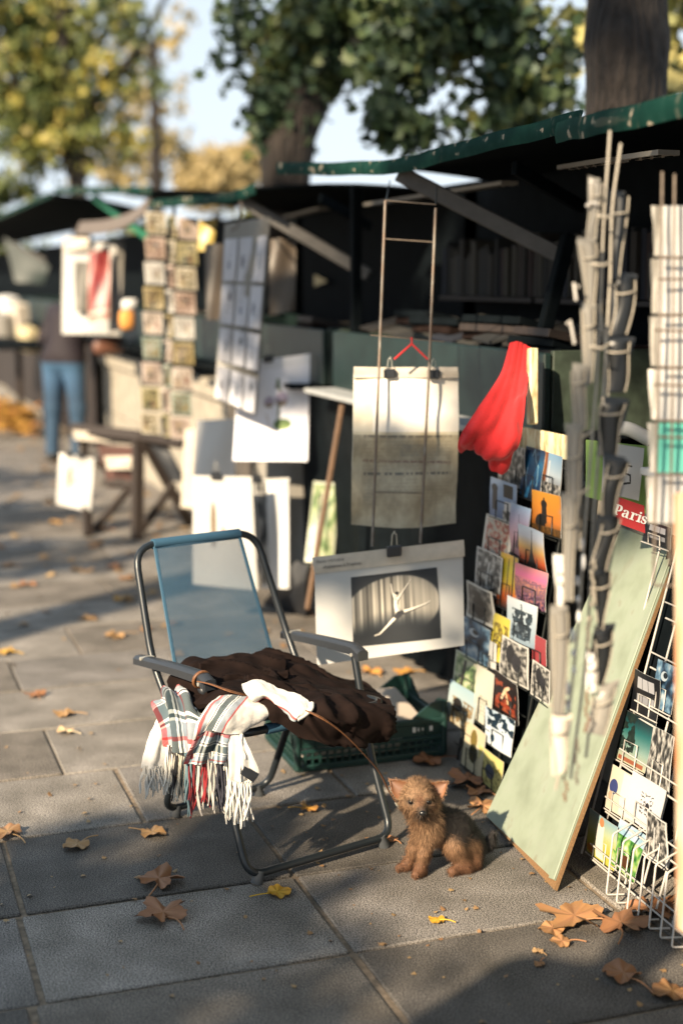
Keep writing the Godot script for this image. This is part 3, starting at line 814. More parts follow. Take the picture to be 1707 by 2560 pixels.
func stalls() -> void:
	stall("nearest bookstall at the right edge, its dark green lid over the hanging card racks", -1.0, -3.42,
		[Vector3(1.62, 2.02, -0.9), Vector3(1.66, 2.035, -2.0), Vector3(1.70, 2.04, -2.9), Vector3(1.80, 2.06, -3.42)], [Vector3(2.95, 2.16, -0.9), Vector3(2.95, 2.16, -2.0), Vector3(2.95, 2.16, -2.9), Vector3(2.95, 2.16, -3.42)],
		{"posts": [[Vector3(2.25, 1.0, -3.38), Vector3(2.25, 2.1, -3.38)]], "rails": [[Vector3(2.155, 2.02, -3.474), Vector3(2.147, 2.02, -3.656)]]})
	stall("bookstall over the folding chair, weathered teal lid rim and black print-hung interior", -3.5, -6.46,
		[Vector3(1.95, 2.112, -3.569), Vector3(1.95, 2.106, -3.883), Vector3(1.95, 2.101, -4.265), Vector3(1.95, 2.092, -4.62), Vector3(1.95, 2.086, -4.881), Vector3(1.95, 2.106, -5.312), Vector3(1.95, 2.141, -5.846), Vector3(1.95, 2.187, -6.448)], [Vector3(2.95, 2.14, -3.5), Vector3(2.95, 2.14, -4.5), Vector3(2.95, 2.14, -5.5), Vector3(2.95, 2.14, -6.3)],
		{"box_near": -4.27, "box_far": -6.45, "end": M.olive, "struts": [[Vector3(1.97, 2.064, -5.017), Vector3(2.5, 1.742, -4.654)]],
		"posts": [[Vector3(2.427, 1.831, -4.546), Vector3(2.312, 1.438, -4.518)], [Vector3(2.3, 1.0, -6.4), Vector3(2.3, 2.1, -6.4)]],
		"rails": [[Vector3(2.49, 2.04, -6.719), Vector3(2.429, 2.04, -5.03)], [Vector3(2.274, 2.04, -4.286), Vector3(2.269, 2.04, -3.94)]], "hinges": [[Vector3(2.05, 2.029, -4.215), Vector3(2.5, 1.932, -4.59)], [Vector3(2.2, 2.062, -6.629), Vector3(2.55, 1.941, -6.88)]]})
	stall("second bookstall, behind the hanging pocket sheet and the botanical print", -6.6, -9.25,
		[Vector3(1.95, 2.116, -6.839), Vector3(1.95, 2.103, -7.222), Vector3(1.95, 2.112, -7.821), Vector3(1.95, 2.134, -8.46), Vector3(1.95, 2.157, -9.368)], [Vector3(2.95, 2.1, -6.7), Vector3(2.95, 2.1, -7.5), Vector3(2.95, 2.1, -8.4), Vector3(2.95, 2.1, -9.2)],
		{"struts": [[Vector3(1.97, 2.071, -7.187), Vector3(2.5, 1.697, -6.756)]], "rails": [[Vector3(2.738, 2.06, -9.112), Vector3(2.521, 2.06, -7.521)]]})
	stall("third bookstall with a flat dark lid and a bright green brace", -9.4, -13.6,
		[Vector3(1.95, 2.245, -9.303), Vector3(1.95, 2.309, -10.391), Vector3(1.95, 2.396, -11.917), Vector3(1.95, 2.491, -13.646)], [Vector3(2.95, 2.18, -9.4), Vector3(2.95, 2.24, -10.8), Vector3(2.95, 2.32, -12.2), Vector3(2.95, 2.4, -13.6)],
		{"struts": [[Vector3(2, 2.348, -11.906), Vector3(2.35, 2.007, -11.452)]], "strut_mat": M.greenstrut})
	stall("fourth bookstall with a slanted teal flap at the far left", -13.9, -18.4,
		[Vector3(1.95, 2.472, -13.881), Vector3(1.95, 2.47, -15.231), Vector3(1.95, 2.455, -17.213), Vector3(1.95, 2.452, -19.759)], [Vector3(2.95, 2.3, -13.9), Vector3(2.95, 2.3, -15.4), Vector3(2.95, 2.3, -17.0), Vector3(2.95, 2.3, -18.4)], {"struts": [[Vector3(1.866, 2.067, -16.586), Vector3(2.202, 1.873, -16.436)]]})
	var trim := MB.new()
	var tc: Array = curve([Vector3(1.93, 2.143, -9.314), Vector3(1.93, 2.091, -9.831), Vector3(1.93, 2.07, -10.401), Vector3(1.93, 2.07, -11.13), Vector3(1.93, 2.097, -12.161)], 24)
	var tp := PackedVector3Array()
	for jj in 3:
		for ii in 25: tp.append(tc[ii] + Vector3(-0.02 * jj, 0.05 - 0.05 * jj, 0))
	trim.sheet(tp, 24, 2, 0.015)
	single("lid_trim", trim, M.wire_rust, "curved weathered grey strip sagging below the third stall's lid", "trim")
	stall("farthest bookstall at the left frame edge, only its dark shape visible", -18.8, -42.0,
		[Vector3(1.95, 2.5, -18.8), Vector3(1.95, 2.5, -26), Vector3(1.95, 2.5, -34), Vector3(1.95, 2.5, -42)], [Vector3(2.95, 2.3, -18.8), Vector3(2.95, 2.3, -26), Vector3(2.95, 2.3, -34), Vector3(2.95, 2.3, -42)])
	var b := MB.new()
	var p := [Vector3(1.777, 2.139, -16.63), Vector3(2.245, 1.815, -16.41), Vector3(1.866, 1.641, -16.512), Vector3(2.166, 1.622, -16.405)]
	b.sheet(paper(p[0], p[1], p[2], p[3], 0.01, 1), 8, 10, 0.02)
	single("stall_flap", b, M.teal, "slanted dull teal metal flap propped under the far left lid", "stall flap")
	# dark cloth hanging under the near stalls, in front of the wall
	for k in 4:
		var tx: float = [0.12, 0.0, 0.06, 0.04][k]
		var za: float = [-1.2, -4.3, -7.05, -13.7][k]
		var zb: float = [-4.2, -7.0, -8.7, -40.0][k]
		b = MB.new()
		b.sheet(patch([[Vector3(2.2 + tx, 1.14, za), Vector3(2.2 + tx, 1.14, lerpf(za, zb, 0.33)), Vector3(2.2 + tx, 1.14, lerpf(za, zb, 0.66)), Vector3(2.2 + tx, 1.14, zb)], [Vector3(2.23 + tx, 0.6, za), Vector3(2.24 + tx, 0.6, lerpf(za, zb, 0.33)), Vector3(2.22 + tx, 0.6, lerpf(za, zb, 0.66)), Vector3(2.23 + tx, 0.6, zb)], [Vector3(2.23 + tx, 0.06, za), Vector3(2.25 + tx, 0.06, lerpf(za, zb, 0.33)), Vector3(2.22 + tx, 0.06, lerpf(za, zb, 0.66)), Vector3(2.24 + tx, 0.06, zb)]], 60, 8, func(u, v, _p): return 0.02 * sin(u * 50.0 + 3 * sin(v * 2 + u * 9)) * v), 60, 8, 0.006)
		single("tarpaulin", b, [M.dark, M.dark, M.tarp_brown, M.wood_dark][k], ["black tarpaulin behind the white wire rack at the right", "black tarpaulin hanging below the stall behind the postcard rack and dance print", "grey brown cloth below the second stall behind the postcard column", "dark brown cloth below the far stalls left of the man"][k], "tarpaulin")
	# stock inside the boxes
	rng.seed = 21
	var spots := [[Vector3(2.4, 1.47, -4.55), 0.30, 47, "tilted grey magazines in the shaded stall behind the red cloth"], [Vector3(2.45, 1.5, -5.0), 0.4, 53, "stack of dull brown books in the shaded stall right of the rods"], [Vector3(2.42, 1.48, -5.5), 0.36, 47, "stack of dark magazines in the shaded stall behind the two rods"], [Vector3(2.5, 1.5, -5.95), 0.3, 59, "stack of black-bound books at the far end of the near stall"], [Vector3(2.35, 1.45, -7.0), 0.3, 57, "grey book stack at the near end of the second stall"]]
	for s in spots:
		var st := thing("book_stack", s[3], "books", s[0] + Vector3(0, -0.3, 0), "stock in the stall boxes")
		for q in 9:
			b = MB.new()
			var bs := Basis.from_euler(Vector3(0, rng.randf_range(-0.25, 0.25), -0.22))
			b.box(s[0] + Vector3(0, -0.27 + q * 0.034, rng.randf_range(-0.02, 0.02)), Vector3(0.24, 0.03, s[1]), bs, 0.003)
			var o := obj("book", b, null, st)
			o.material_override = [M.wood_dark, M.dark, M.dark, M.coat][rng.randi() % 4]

func book_rows() -> void:
	rng.seed = 61
	var rows := [[-4.4, 1.165, 2.78, "row of upright books at the back of the near stall, right half"], [-5.45, 1.165, 2.78, "row of upright books at the back of the near stall, left half"], [-4.5, 1.60, 2.86, "upper shelf of dim books in the near stall, right half"], [-5.5, 1.60, 2.86, "upper shelf of dim books in the near stall, left half"], [-6.8, 1.165, 2.7, "row of upright books in the second stall"], [-10.2, 1.165, 2.6, "row of books in the third stall behind the matted print"]]
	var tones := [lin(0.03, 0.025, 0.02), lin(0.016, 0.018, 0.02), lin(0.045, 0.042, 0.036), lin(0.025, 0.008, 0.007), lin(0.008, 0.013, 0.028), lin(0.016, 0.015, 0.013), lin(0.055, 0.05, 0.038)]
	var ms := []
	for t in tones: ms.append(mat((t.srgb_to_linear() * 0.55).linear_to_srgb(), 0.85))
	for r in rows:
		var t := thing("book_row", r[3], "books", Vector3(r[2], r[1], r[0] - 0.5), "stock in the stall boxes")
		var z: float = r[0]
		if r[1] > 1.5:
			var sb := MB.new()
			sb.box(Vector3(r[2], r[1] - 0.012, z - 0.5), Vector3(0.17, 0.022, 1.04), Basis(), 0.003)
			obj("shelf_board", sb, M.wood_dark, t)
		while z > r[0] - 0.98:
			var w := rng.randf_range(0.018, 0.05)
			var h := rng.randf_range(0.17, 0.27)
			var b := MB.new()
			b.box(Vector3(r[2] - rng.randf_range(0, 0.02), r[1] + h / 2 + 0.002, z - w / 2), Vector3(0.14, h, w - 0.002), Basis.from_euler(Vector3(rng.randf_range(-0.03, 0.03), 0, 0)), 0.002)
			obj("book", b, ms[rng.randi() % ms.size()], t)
			z -= w
	# magazines lying slanted on the front boxes
	for k in 9:
		var b := MB.new()
		var z := -4.5 - k * 0.21
		b.box(Vector3(2.42 + 0.03 * (k % 2), 1.46 + 0.012 * (k % 3), z), Vector3(0.30, 0.014, 0.19), Basis.from_euler(Vector3(0.05, 0.1 * sin(k * 2.0), 0.24)), 0.002)
		single("magazine", b, ms[[2, 0, 1, 2, 4, 6, 5, 2, 0][k]], ["grey magazine nearest to the red cloth in the near stall", "brown magazine second from the red cloth", "slate magazine third from the red cloth", "grey magazine left of the slate one", "dark blue magazine in the middle of the near stall", "pale magazine beside the dark blue one", "dull magazine left of the pale one", "grey magazine near the left end of the near stall", "brown magazine at the left end of the near stall"][k], "magazine", "stock in the stall boxes")

func leaf_mesh() -> ArrayMesh:
	var b := MB.new()
	var out := [[0.0, -0.42], [0.2, -0.36], [0.46, -0.22], [0.3, -0.02], [0.5, 0.22], [0.22, 0.2], [0.0, 0.58], [-0.22, 0.2], [-0.5, 0.22], [-0.3, -0.02], [-0.46, -0.22], [-0.2, -0.36]]
	var c := b.vert(Vector3(0, 0.04, 0), Vector3(0, 0, 1))
	for p in out:
		b.vert(Vector3(p[0], p[1], -0.28 * absf(p[0]) + 0.1 * p[1] * p[1]), Vector3(p[0] * 0.5, 0, 1).normalized())
	for i in out.size():
		b.tri(c, c + 1 + i, c + 1 + (i + 1) % out.size())
	return b.mesh()

func crown(t: Node3D, blobs: Array, size: float, cols: Array, sd: int, spread := 0.62) -> void:
	rng.seed = sd
	var lf := leaf_mesh()
	var total := 0
	for q in blobs: total += q[3]
	var mm := MultiMesh.new()
	mm.transform_format = MultiMesh.TRANSFORM_3D
	mm.use_colors = true
	mm.mesh = lf
	mm.instance_count = total
	var i := 0
	for q in blobs:
		var c: Vector3 = q[0]
		# sprays inside the blob, so that gaps and clumps show
		var sprays := []
		for s in maxi(4, int(q[3] / 18.0)):
			var d := Vector3(rng.randfn(), rng.randfn(), rng.randfn()).normalized() * pow(rng.randf(), 0.45)
			sprays.append([c + Vector3(d.x * q[1], d.y * q[2], d.z * minf(q[1], 2.5)), rng.randf()])
		for s in q[3]:
			var sp: Array = sprays[rng.randi() % sprays.size()]
			var p: Vector3 = sp[0] + Vector3(rng.randfn(), rng.randfn() * 0.9, rng.randfn()) * size * spread
			var bs := Basis.from_euler(Vector3(rng.randf_range(-1.2, 0.4), rng.randf() * TAU, rng.randf_range(-0.7, 0.7))).scaled(Vector3.ONE * size * rng.randf_range(0.65, 1.25))
			mm.set_instance_transform(i, Transform3D(bs, p - t.position))
			var k := clampf(sp[1] * 0.7 + rng.randf() * 0.3, 0, 0.999) * (cols.size() - 1)
			var cc: Color = cols[int(k)].lerp(cols[int(k) + 1], k - int(k))
			mm.set_instance_color(i, cc * rng.randf_range(0.75, 1.25))
			i += 1
	var o := MultiMeshInstance3D.new()
	o.name = "crown"
	o.multimesh = mm
	o.material_override = M.leaf
	o.set_meta("kind", "stuff")
	t.add_child(o, true)

func trunk(t: Node3D, path: Array, r: Array, limbs: Array) -> void:
	var b := MB.new()
	var p := curve(path, 24)
	var rr := []
	for i in 25:
		rr.append(lerpf(r[0], r[1], i / 24.0) * (1.0 + 0.05 * sin(i * 1.9)))
	b.tube(p, rr, 28)
	obj("trunk", b, M.bark, t)
	for l in limbs:
		b = MB.new()
		var q := curve(l[0], 12)
		var lr := []
		for i in 13: lr.append(lerpf(l[1], l[1] * 0.35, i / 12.0))
		b.tube(q, lr, 10)
		obj("limb", b, M.bark, t)

func trees() -> void:
	var g := [Color(0.016, 0.032, 0.019), Color(0.026, 0.050, 0.025), Color(0.05, 0.078, 0.028), Color(0.14, 0.13, 0.03)]
	var y := [Color(0.025, 0.044, 0.018), Color(0.05, 0.075, 0.022), Color(0.13, 0.14, 0.03), Color(0.38, 0.29, 0.05)]
	var pale := [Color(0.2, 0.18, 0.09), Color(0.32, 0.25, 0.11), Color(0.36, 0.27, 0.10)]
	var t := thing("plane_tree", "dark green plane tree leaning behind the stalls with drooping leaf sprays", "tree", Vector3(3.4, 0, -9.9))
	trunk(t, [Vector3(3.15, 0, -9.9), Vector3(3.1, 1.5, -9.9), Vector3(2.999, 2.405, -9.812), Vector3(3.157, 2.918, -9.846), Vector3(3.454, 3.467, -10.053), Vector3(3.9, 5.2, -10)], [0.2, 0.15], [[[Vector3(3.111, 2.616, -9.81), Vector3(2.988, 3.009, -9.921), Vector3(2.899, 3.492, -10.036)], 0.09], [[Vector3(3.321, 3.236, -9.952), Vector3(3.441, 3.275, -9.38), Vector3(3.538, 3.175, -8.685), Vector3(3.723, 3.005, -8.162)], 0.05], [[Vector3(3.597, 3.078, -8.54), Vector3(3.375, 2.81, -8.142), Vector3(3.19, 2.608, -7.957)], 0.02]])
	crown(t, [[Vector3(2.797, 3.492, -10.071), 0.21, 0.21, 176], [Vector3(2.649, 3.16, -10.065), 0.12, 0.12, 38], [Vector3(3.067, 3.13, -9.914), 0.23, 0.35, 1520], [Vector3(2.974, 2.752, -9.881), 0.17, 0.17, 672], [Vector3(3.477, 3.492, -9.835), 0.55, 0.29, 2640], [Vector3(3.372, 3.16, -9.813), 0.28, 0.14, 672], [Vector3(3.697, 3.281, -9.721), 0.24, 0.15, 576], [Vector3(3.368, 3.234, -8.003), 0.48, 0.19, 1600], [Vector3(3.209, 2.946, -8.009), 0.28, 0.12, 704], [Vector3(3.094, 2.608, -7.99), 0.15, 0.07, 240], [Vector3(3.27, 2.532, -7.916), 0.11, 0.06, 96], [Vector3(3.716, 3.009, -7.843), 0.17, 0.22, 416], [Vector3(3.795, 2.695, -7.761), 0.20, 0.13, 352], [Vector3(3.596, 2.557, -7.807), 0.13, 0.06, 128], [Vector3(4.044, 2.858, -7.703), 0.10, 0.23, 144], [Vector3(3.825, 3.247, -7.847), 0.11, 0.08, 64], [Vector3(4.2, 5.6, -9.6), 2.4, 1.3, 1800]], 0.09, g, 3, 0.8)
	t = thing("plane_tree", "thick furrowed trunk rising behind the near stall at the top right", "tree", Vector3(3.19, 0, -5.49))
	trunk(t, [Vector3(3.19, 0, -5.49), Vector3(3.18, 1.4, -5.48), Vector3(3.17, 2.4, -5.46), Vector3(3.2, 3.2, -5.53), Vector3(3.3, 4.6, -5.6)], [0.19, 0.16], [[[Vector3(3.25, 3.9, -5.55), Vector3(3.8, 5.2, -5.9), Vector3(4.6, 6.4, -6)], 0.1]])
	crown(t, [[Vector3(5.064, 3.257, -8.168), 0.08, 0.28, 90], [Vector3(5.084, 2.903, -8.1), 0.08, 0.17, 60], [Vector3(4.527, 3.175, -8.341), 0.07, 0.25, 50], [Vector3(3.6, 5.8, -5.8), 1.6, 1.2, 900]], 0.15, [Color(0.05, 0.07, 0.03), Color(0.25, 0.24, 0.08), Color(0.45, 0.36, 0.14)], 5)
	t = thing("yellowing_tree", "tall plane tree turning yellow above the far stalls at the left", "tree", Vector3(3.6, 0, -22.6))
	trunk(t, [Vector3(3.6, 0, -22.6), Vector3(3.6, 2.5, -22.6), Vector3(3.4, 5, -22.7), Vector3(3.5, 8, -22.6)], [0.16, 0.1], [[[Vector3(3.5, 4, -22.6), Vector3(4.4, 5, -22.5), Vector3(5.1, 6.2, -22.4)], 0.1], [[Vector3(3.5, 3.4, -22.6), Vector3(2.8, 4.4, -22.8), Vector3(2.3, 5.8, -23)], 0.1]])
	crown(t, [[Vector3(3.003, 5.601, -23.243), 0.88, 0.64, 1500], [Vector3(3.837, 5.734, -22.975), 0.94, 0.54, 900], [Vector3(2.885, 4.604, -23.11), 0.81, 0.74, 1600], [Vector3(3.716, 4.67, -22.833), 0.74, 0.67, 950], [Vector3(3.029, 3.74, -22.91), 0.74, 0.47, 1000], [Vector3(4.624, 5.003, -22.574), 0.47, 0.74, 200], [Vector3(2.612, 3.075, -22.94), 0.40, 0.27, 300], [Vector3(3.987, 3.806, -22.588), 0.74, 0.40, 320], [Vector3(3.376, 4.272, -22.882), 0.67, 0.54, 500], [Vector3(3.8, 8.2, -22.5), 2.6, 2.0, 1400]], 0.13, y, 7, 0.9)
	t = thing("pale_tree", "sparse pale gold tree far off between the yellow and the green tree", "tree", Vector3(7, 0, -33))
	trunk(t, [Vector3(7, 0, -33), Vector3(7, 3, -33), Vector3(7, 7, -33)], [0.25, 0.1], [])
	crown(t, [[Vector3(7.102, 5.993, -34.76), 1.04, 1.56, 1100], [Vector3(6.625, 4.453, -34.658), 1.35, 0.73, 1000], [Vector3(8.064, 7.431, -34.675), 0.52, 0.73, 140], [Vector3(7.729, 4.864, -34.346), 0.62, 0.62, 350]], 0.14, pale, 9)
	t = thing("golden_tree", "rounded golden tree standing low beyond the second stall", "tree", Vector3(10.2, 0, -40))
	trunk(t, [Vector3(10.2, 0, -40), Vector3(10.2, 2, -40), Vector3(10.2, 3.5, -40)], [0.25, 0.15], [])
	crown(t, [[Vector3(10.139, 4.459, -39.874), 1.16, 0.86, 5200], [Vector3(10.91, 4.821, -39.669), 0.61, 0.67, 2400]], 0.17, [Color(0.28, 0.215, 0.10), Color(0.34, 0.26, 0.12), Color(0.38, 0.30, 0.15)], 11)
	# the far end of the quay
	for k in 6:
		var x: float = [-2.0, 2.5, 5.5, 13.0, 18.0, 24.0][k]
		var z: float = [-62.0, -58.0, -66.0, -52.0, -48.0, -55.0][k]
		t = thing("distant_tree", ["far tree left of the quay's end", "far dull green tree at the end of the quay", "far tree rising behind the golden tree", "far tree beyond the dark plane tree", "far tree hidden behind the near stall", "far tree beyond the trunk at the right"][k], "tree", Vector3(x, 0, z), "trees at the end of the quay")
		trunk(t, [Vector3(x, 0, z), Vector3(x, 2, z), Vector3(x, 3.5, z)], [0.2, 0.1], [])
		crown(t, [[Vector3(x, 2.9, z), 3.4, 1.5, 500], [Vector3(x + 1, 1.8, z + 1), 3, 1.2, 300]], 0.4, y if k % 2 else g, 30 + k)
	# the row along the road, behind and left of the camera, whose shade falls over the stalls
	t = thing("roadside_tree", "plane tree along the road left of the chair, seen only by its shadow", "tree", Vector3(-3.9, 0, -3.45))
	trunk(t, [Vector3(-3.9, 0, -3.45), Vector3(-3.9, 3, -3.45), Vector3(-3.85, 7, -3.3)], [0.22, 0.15], [])
	crown(t, [[Vector3(-3.9, 7.4, -1.4), 2.6, 1.3, 1700], [Vector3(-4.0, 7.9, -4.6), 2.2, 1.3, 700], [Vector3(-3.8, 5.5, -2.5), 0.55, 0.45, 150], [Vector3(-3.8, 3.35, -4.9), 0.55, 0.26, 220], [Vector3(-3.8, 3.4, -6.7), 0.8, 0.26, 300], [Vector3(-3.9, 3.4, -8.6), 0.7, 0.24, 200]], 0.17, g, 13)
	t = thing("roadside_tree", "plane tree along the road behind the viewer, with a low bough", "tree", Vector3(-4.3, 0, 4.2))
	trunk(t, [Vector3(-4.3, 0, 4.2), Vector3(-4.3, 3, 4.2), Vector3(-4.2, 7, 4.0)], [0.25, 0.15], [[[Vector3(-4.2, 3.6, 4.1), Vector3(-4.0, 3.6, 2.4), Vector3(-3.8, 3.2, 0.4)], 0.07]])
	crown(t, [[Vector3(-3.9, 7.2, 2.8), 2.8, 1.6, 1900], [Vector3(-3.8, 2.95, -0.40), 0.62, 0.36, 620], [Vector3(-3.8, 3.15, 0.30), 0.45, 0.32, 300], [Vector3(-3.8, 4.75, -0.25), 0.42, 0.5, 330], [Vector3(-3.9, 6.05, 0.3), 0.9, 0.45, 300]], 0.15, g, 15)

# ---------------------------------------------------------------- foreground
func chair() -> void:
	var t := thing("folding_chair", "blue mesh folding camp chair holding the brown coat and plaid scarf", "chair", ch(Vector3(0, 0, -0.25)))
	var r := 0.0115
	# front frame: foot bar and two uprights to the arm fronts
	var b := MB.new()
	b.tube(round_path(chs([Vector3(-0.262, 0.55, -0.20), Vector3(-0.256, 0.25, -0.105), Vector3(-0.256, 0.028, 0), Vector3(0.256, 0.028, 0), Vector3(0.256, 0.25, -0.105), Vector3(0.262, 0.55, -0.20)]), 0.055), r, 12)
	obj("front_leg_frame", b, M.frame, t)
	b = MB.new()
	b.tube(round_path(chs([Vector3(-0.215, 0.43, -0.40), Vector3(-0.2, 0.25, -0.475), Vector3(-0.195, 0.028, -0.58), Vector3(0.195, 0.028, -0.58), Vector3(0.2, 0.25, -0.475), Vector3(0.215, 0.43, -0.40)]), 0.055), r, 12)
	obj("rear_leg_frame", b, M.frame, t)
	b = MB.new()
	b.tube(round_path(chs([Vector3(-0.252, 0.40, -0.42), Vector3(-0.285, 0.445, -0.0), Vector3(0.23, 0.445, -0.0), Vector3(0.252, 0.40, -0.42)]), 0.06), r, 12)
	obj("seat_frame", b, M.frame, t)
	b = MB.new()
	b.tube(round_path(chs([Vector3(-0.245, 0.39, -0.43), Vector3(-0.25, 0.53, -0.54), Vector3(-0.235, 0.865, -0.665), Vector3(0.205, 0.865, -0.665), Vector3(0.25, 0.53, -0.54), Vector3(0.245, 0.39, -0.43)]), 0.075), r, 12)
	obj("back_frame", b, M.frame, t)
	# sling
	var tl := Vector3(-0.168, 0.868, -0.66)
	var tr := Vector3(0.140, 0.868, -0.66)
	var bl := Vector3(-0.19, 0.42, -0.475)
	var br := Vector3(0.17, 0.42, -0.475)
	b = MB.new()
	var q := chs([tl, tr, bl, br])
	b.sheet(paper(q[0], q[1], q[2], q[3], 0.006, 0), 8, 10, 0.0015)
	obj("backrest_mesh", b, M.sling, t)
	b = MB.new()
	q = chs([Vector3(-0.19, 0.455, 0.0), Vector3(0.10, 0.455, 0.0), Vector3(-0.19, 0.40, -0.42), Vector3(0.19, 0.40, -0.42)])
	b.sheet(paper(q[2], q[3], q[0], q[1], -0.012, 0), 8, 10, 0.002)
	obj("seat_mesh", b, M.sling_edge, t)
	for s in [[tl, bl], [tr, br]]:
		b = MB.new()
		var a := ch(s[0])
		var e := ch(s[1])
		b.bar(a, e, 0.012, 0.005, Vector3(0.2, 0.4, 1), 0.002)
		obj("piping", b, M.sling_edge, t)
	b = MB.new()
	b.tube(chs([tl + Vector3(-0.004, -0.003, -0.004), tr + Vector3(0.004, -0.003, -0.004)]), 0.0165, 14)
	obj("top_sleeve", b, M.sling_edge, t)
	b = MB.new()
	b.tube(chs([Vector3(-0.19, 0.445, 0), Vector3(0.10, 0.445, 0)]), 0.0155, 14)
	obj("seat_sleeve", b, M.sling_edge, t)
	# arms: a flat top with a skirt, the front end rounded down
	for s in [-1.0, 1.0]:
		b = MB.new()
		var nu := 6
		var nv := 22
		var pts := PackedVector3Array()
		for j in nv + 1:
			var w := j / float(nv)
			var f := lerpf(-0.585, -0.165, w)
			var h := 0.541 + 0.034 * w + 0.004 * sin(w * PI) - 0.016 * pow(smoothstep(0.88, 1.0, w), 2)
			for i in nu + 1:
				var u := i / float(nu) * 2.0 - 1.0
				pts.append(ch(Vector3(s * 0.27 + u * 0.019, h - 0.008 * u * u * u * u, f)))
		b.sheet(pts, nu, nv, 0.006)
		var arm := obj("armrest", b, M.plastic, t)
		b = MB.new()
		for sd in [-1.0, 1.0]:
			var sp := PackedVector3Array()
			for j in nv + 1:
				var w := j / float(nv)
				var f := lerpf(-0.585, -0.165, w)
				var h := 0.541 + 0.034 * w + 0.004 * sin(w * PI) - 0.016 * pow(smoothstep(0.88, 1.0, w), 2) - 0.006
				sp.append(ch(Vector3(s * 0.27 + sd * 0.019, h, f)))
			for j in nv + 1:
				sp.append(sp[j] - Vector3(0, 0.018 + 0.005 * j / nv, 0))
			b.sheet(sp, nv, 1, 0.004)
		b.box(ch(Vector3(s * 0.27, 0.545, -0.166)), Vector3(0.036, 0.03, 0.004), Basis(Vector3(0.956, 0, -0.293), Vector3.UP, Vector3(0.293, 0, 0.956)), 0.001)
		obj("skirt", b, M.plastic, arm)
		for f in [-0.195, -0.535]:
			b = MB.new()
			b.tube([ch(Vector3(s * 0.27 - 0.023, 0.545, f)), ch(Vector3(s * 0.27 + 0.023, 0.545, f))], 0.006, 8)
			obj("rivet", b, M.plate_steel, arm)
	for p in [[-0.215, 0.0], [0.215, 0.0], [-0.15, -0.58], [0.15, -0.58]]:
		b = MB.new()
		b.tube([ch(Vector3(p[0] * 1.06, 0.0, p[1])), ch(Vector3(p[0] * 1.03, 0.016, p[1])), ch(Vector3(p[0], 0.036, p[1]))], [0.018, 0.016, 0.013], 10)
		obj("foot_cap", b, M.rubber, t)

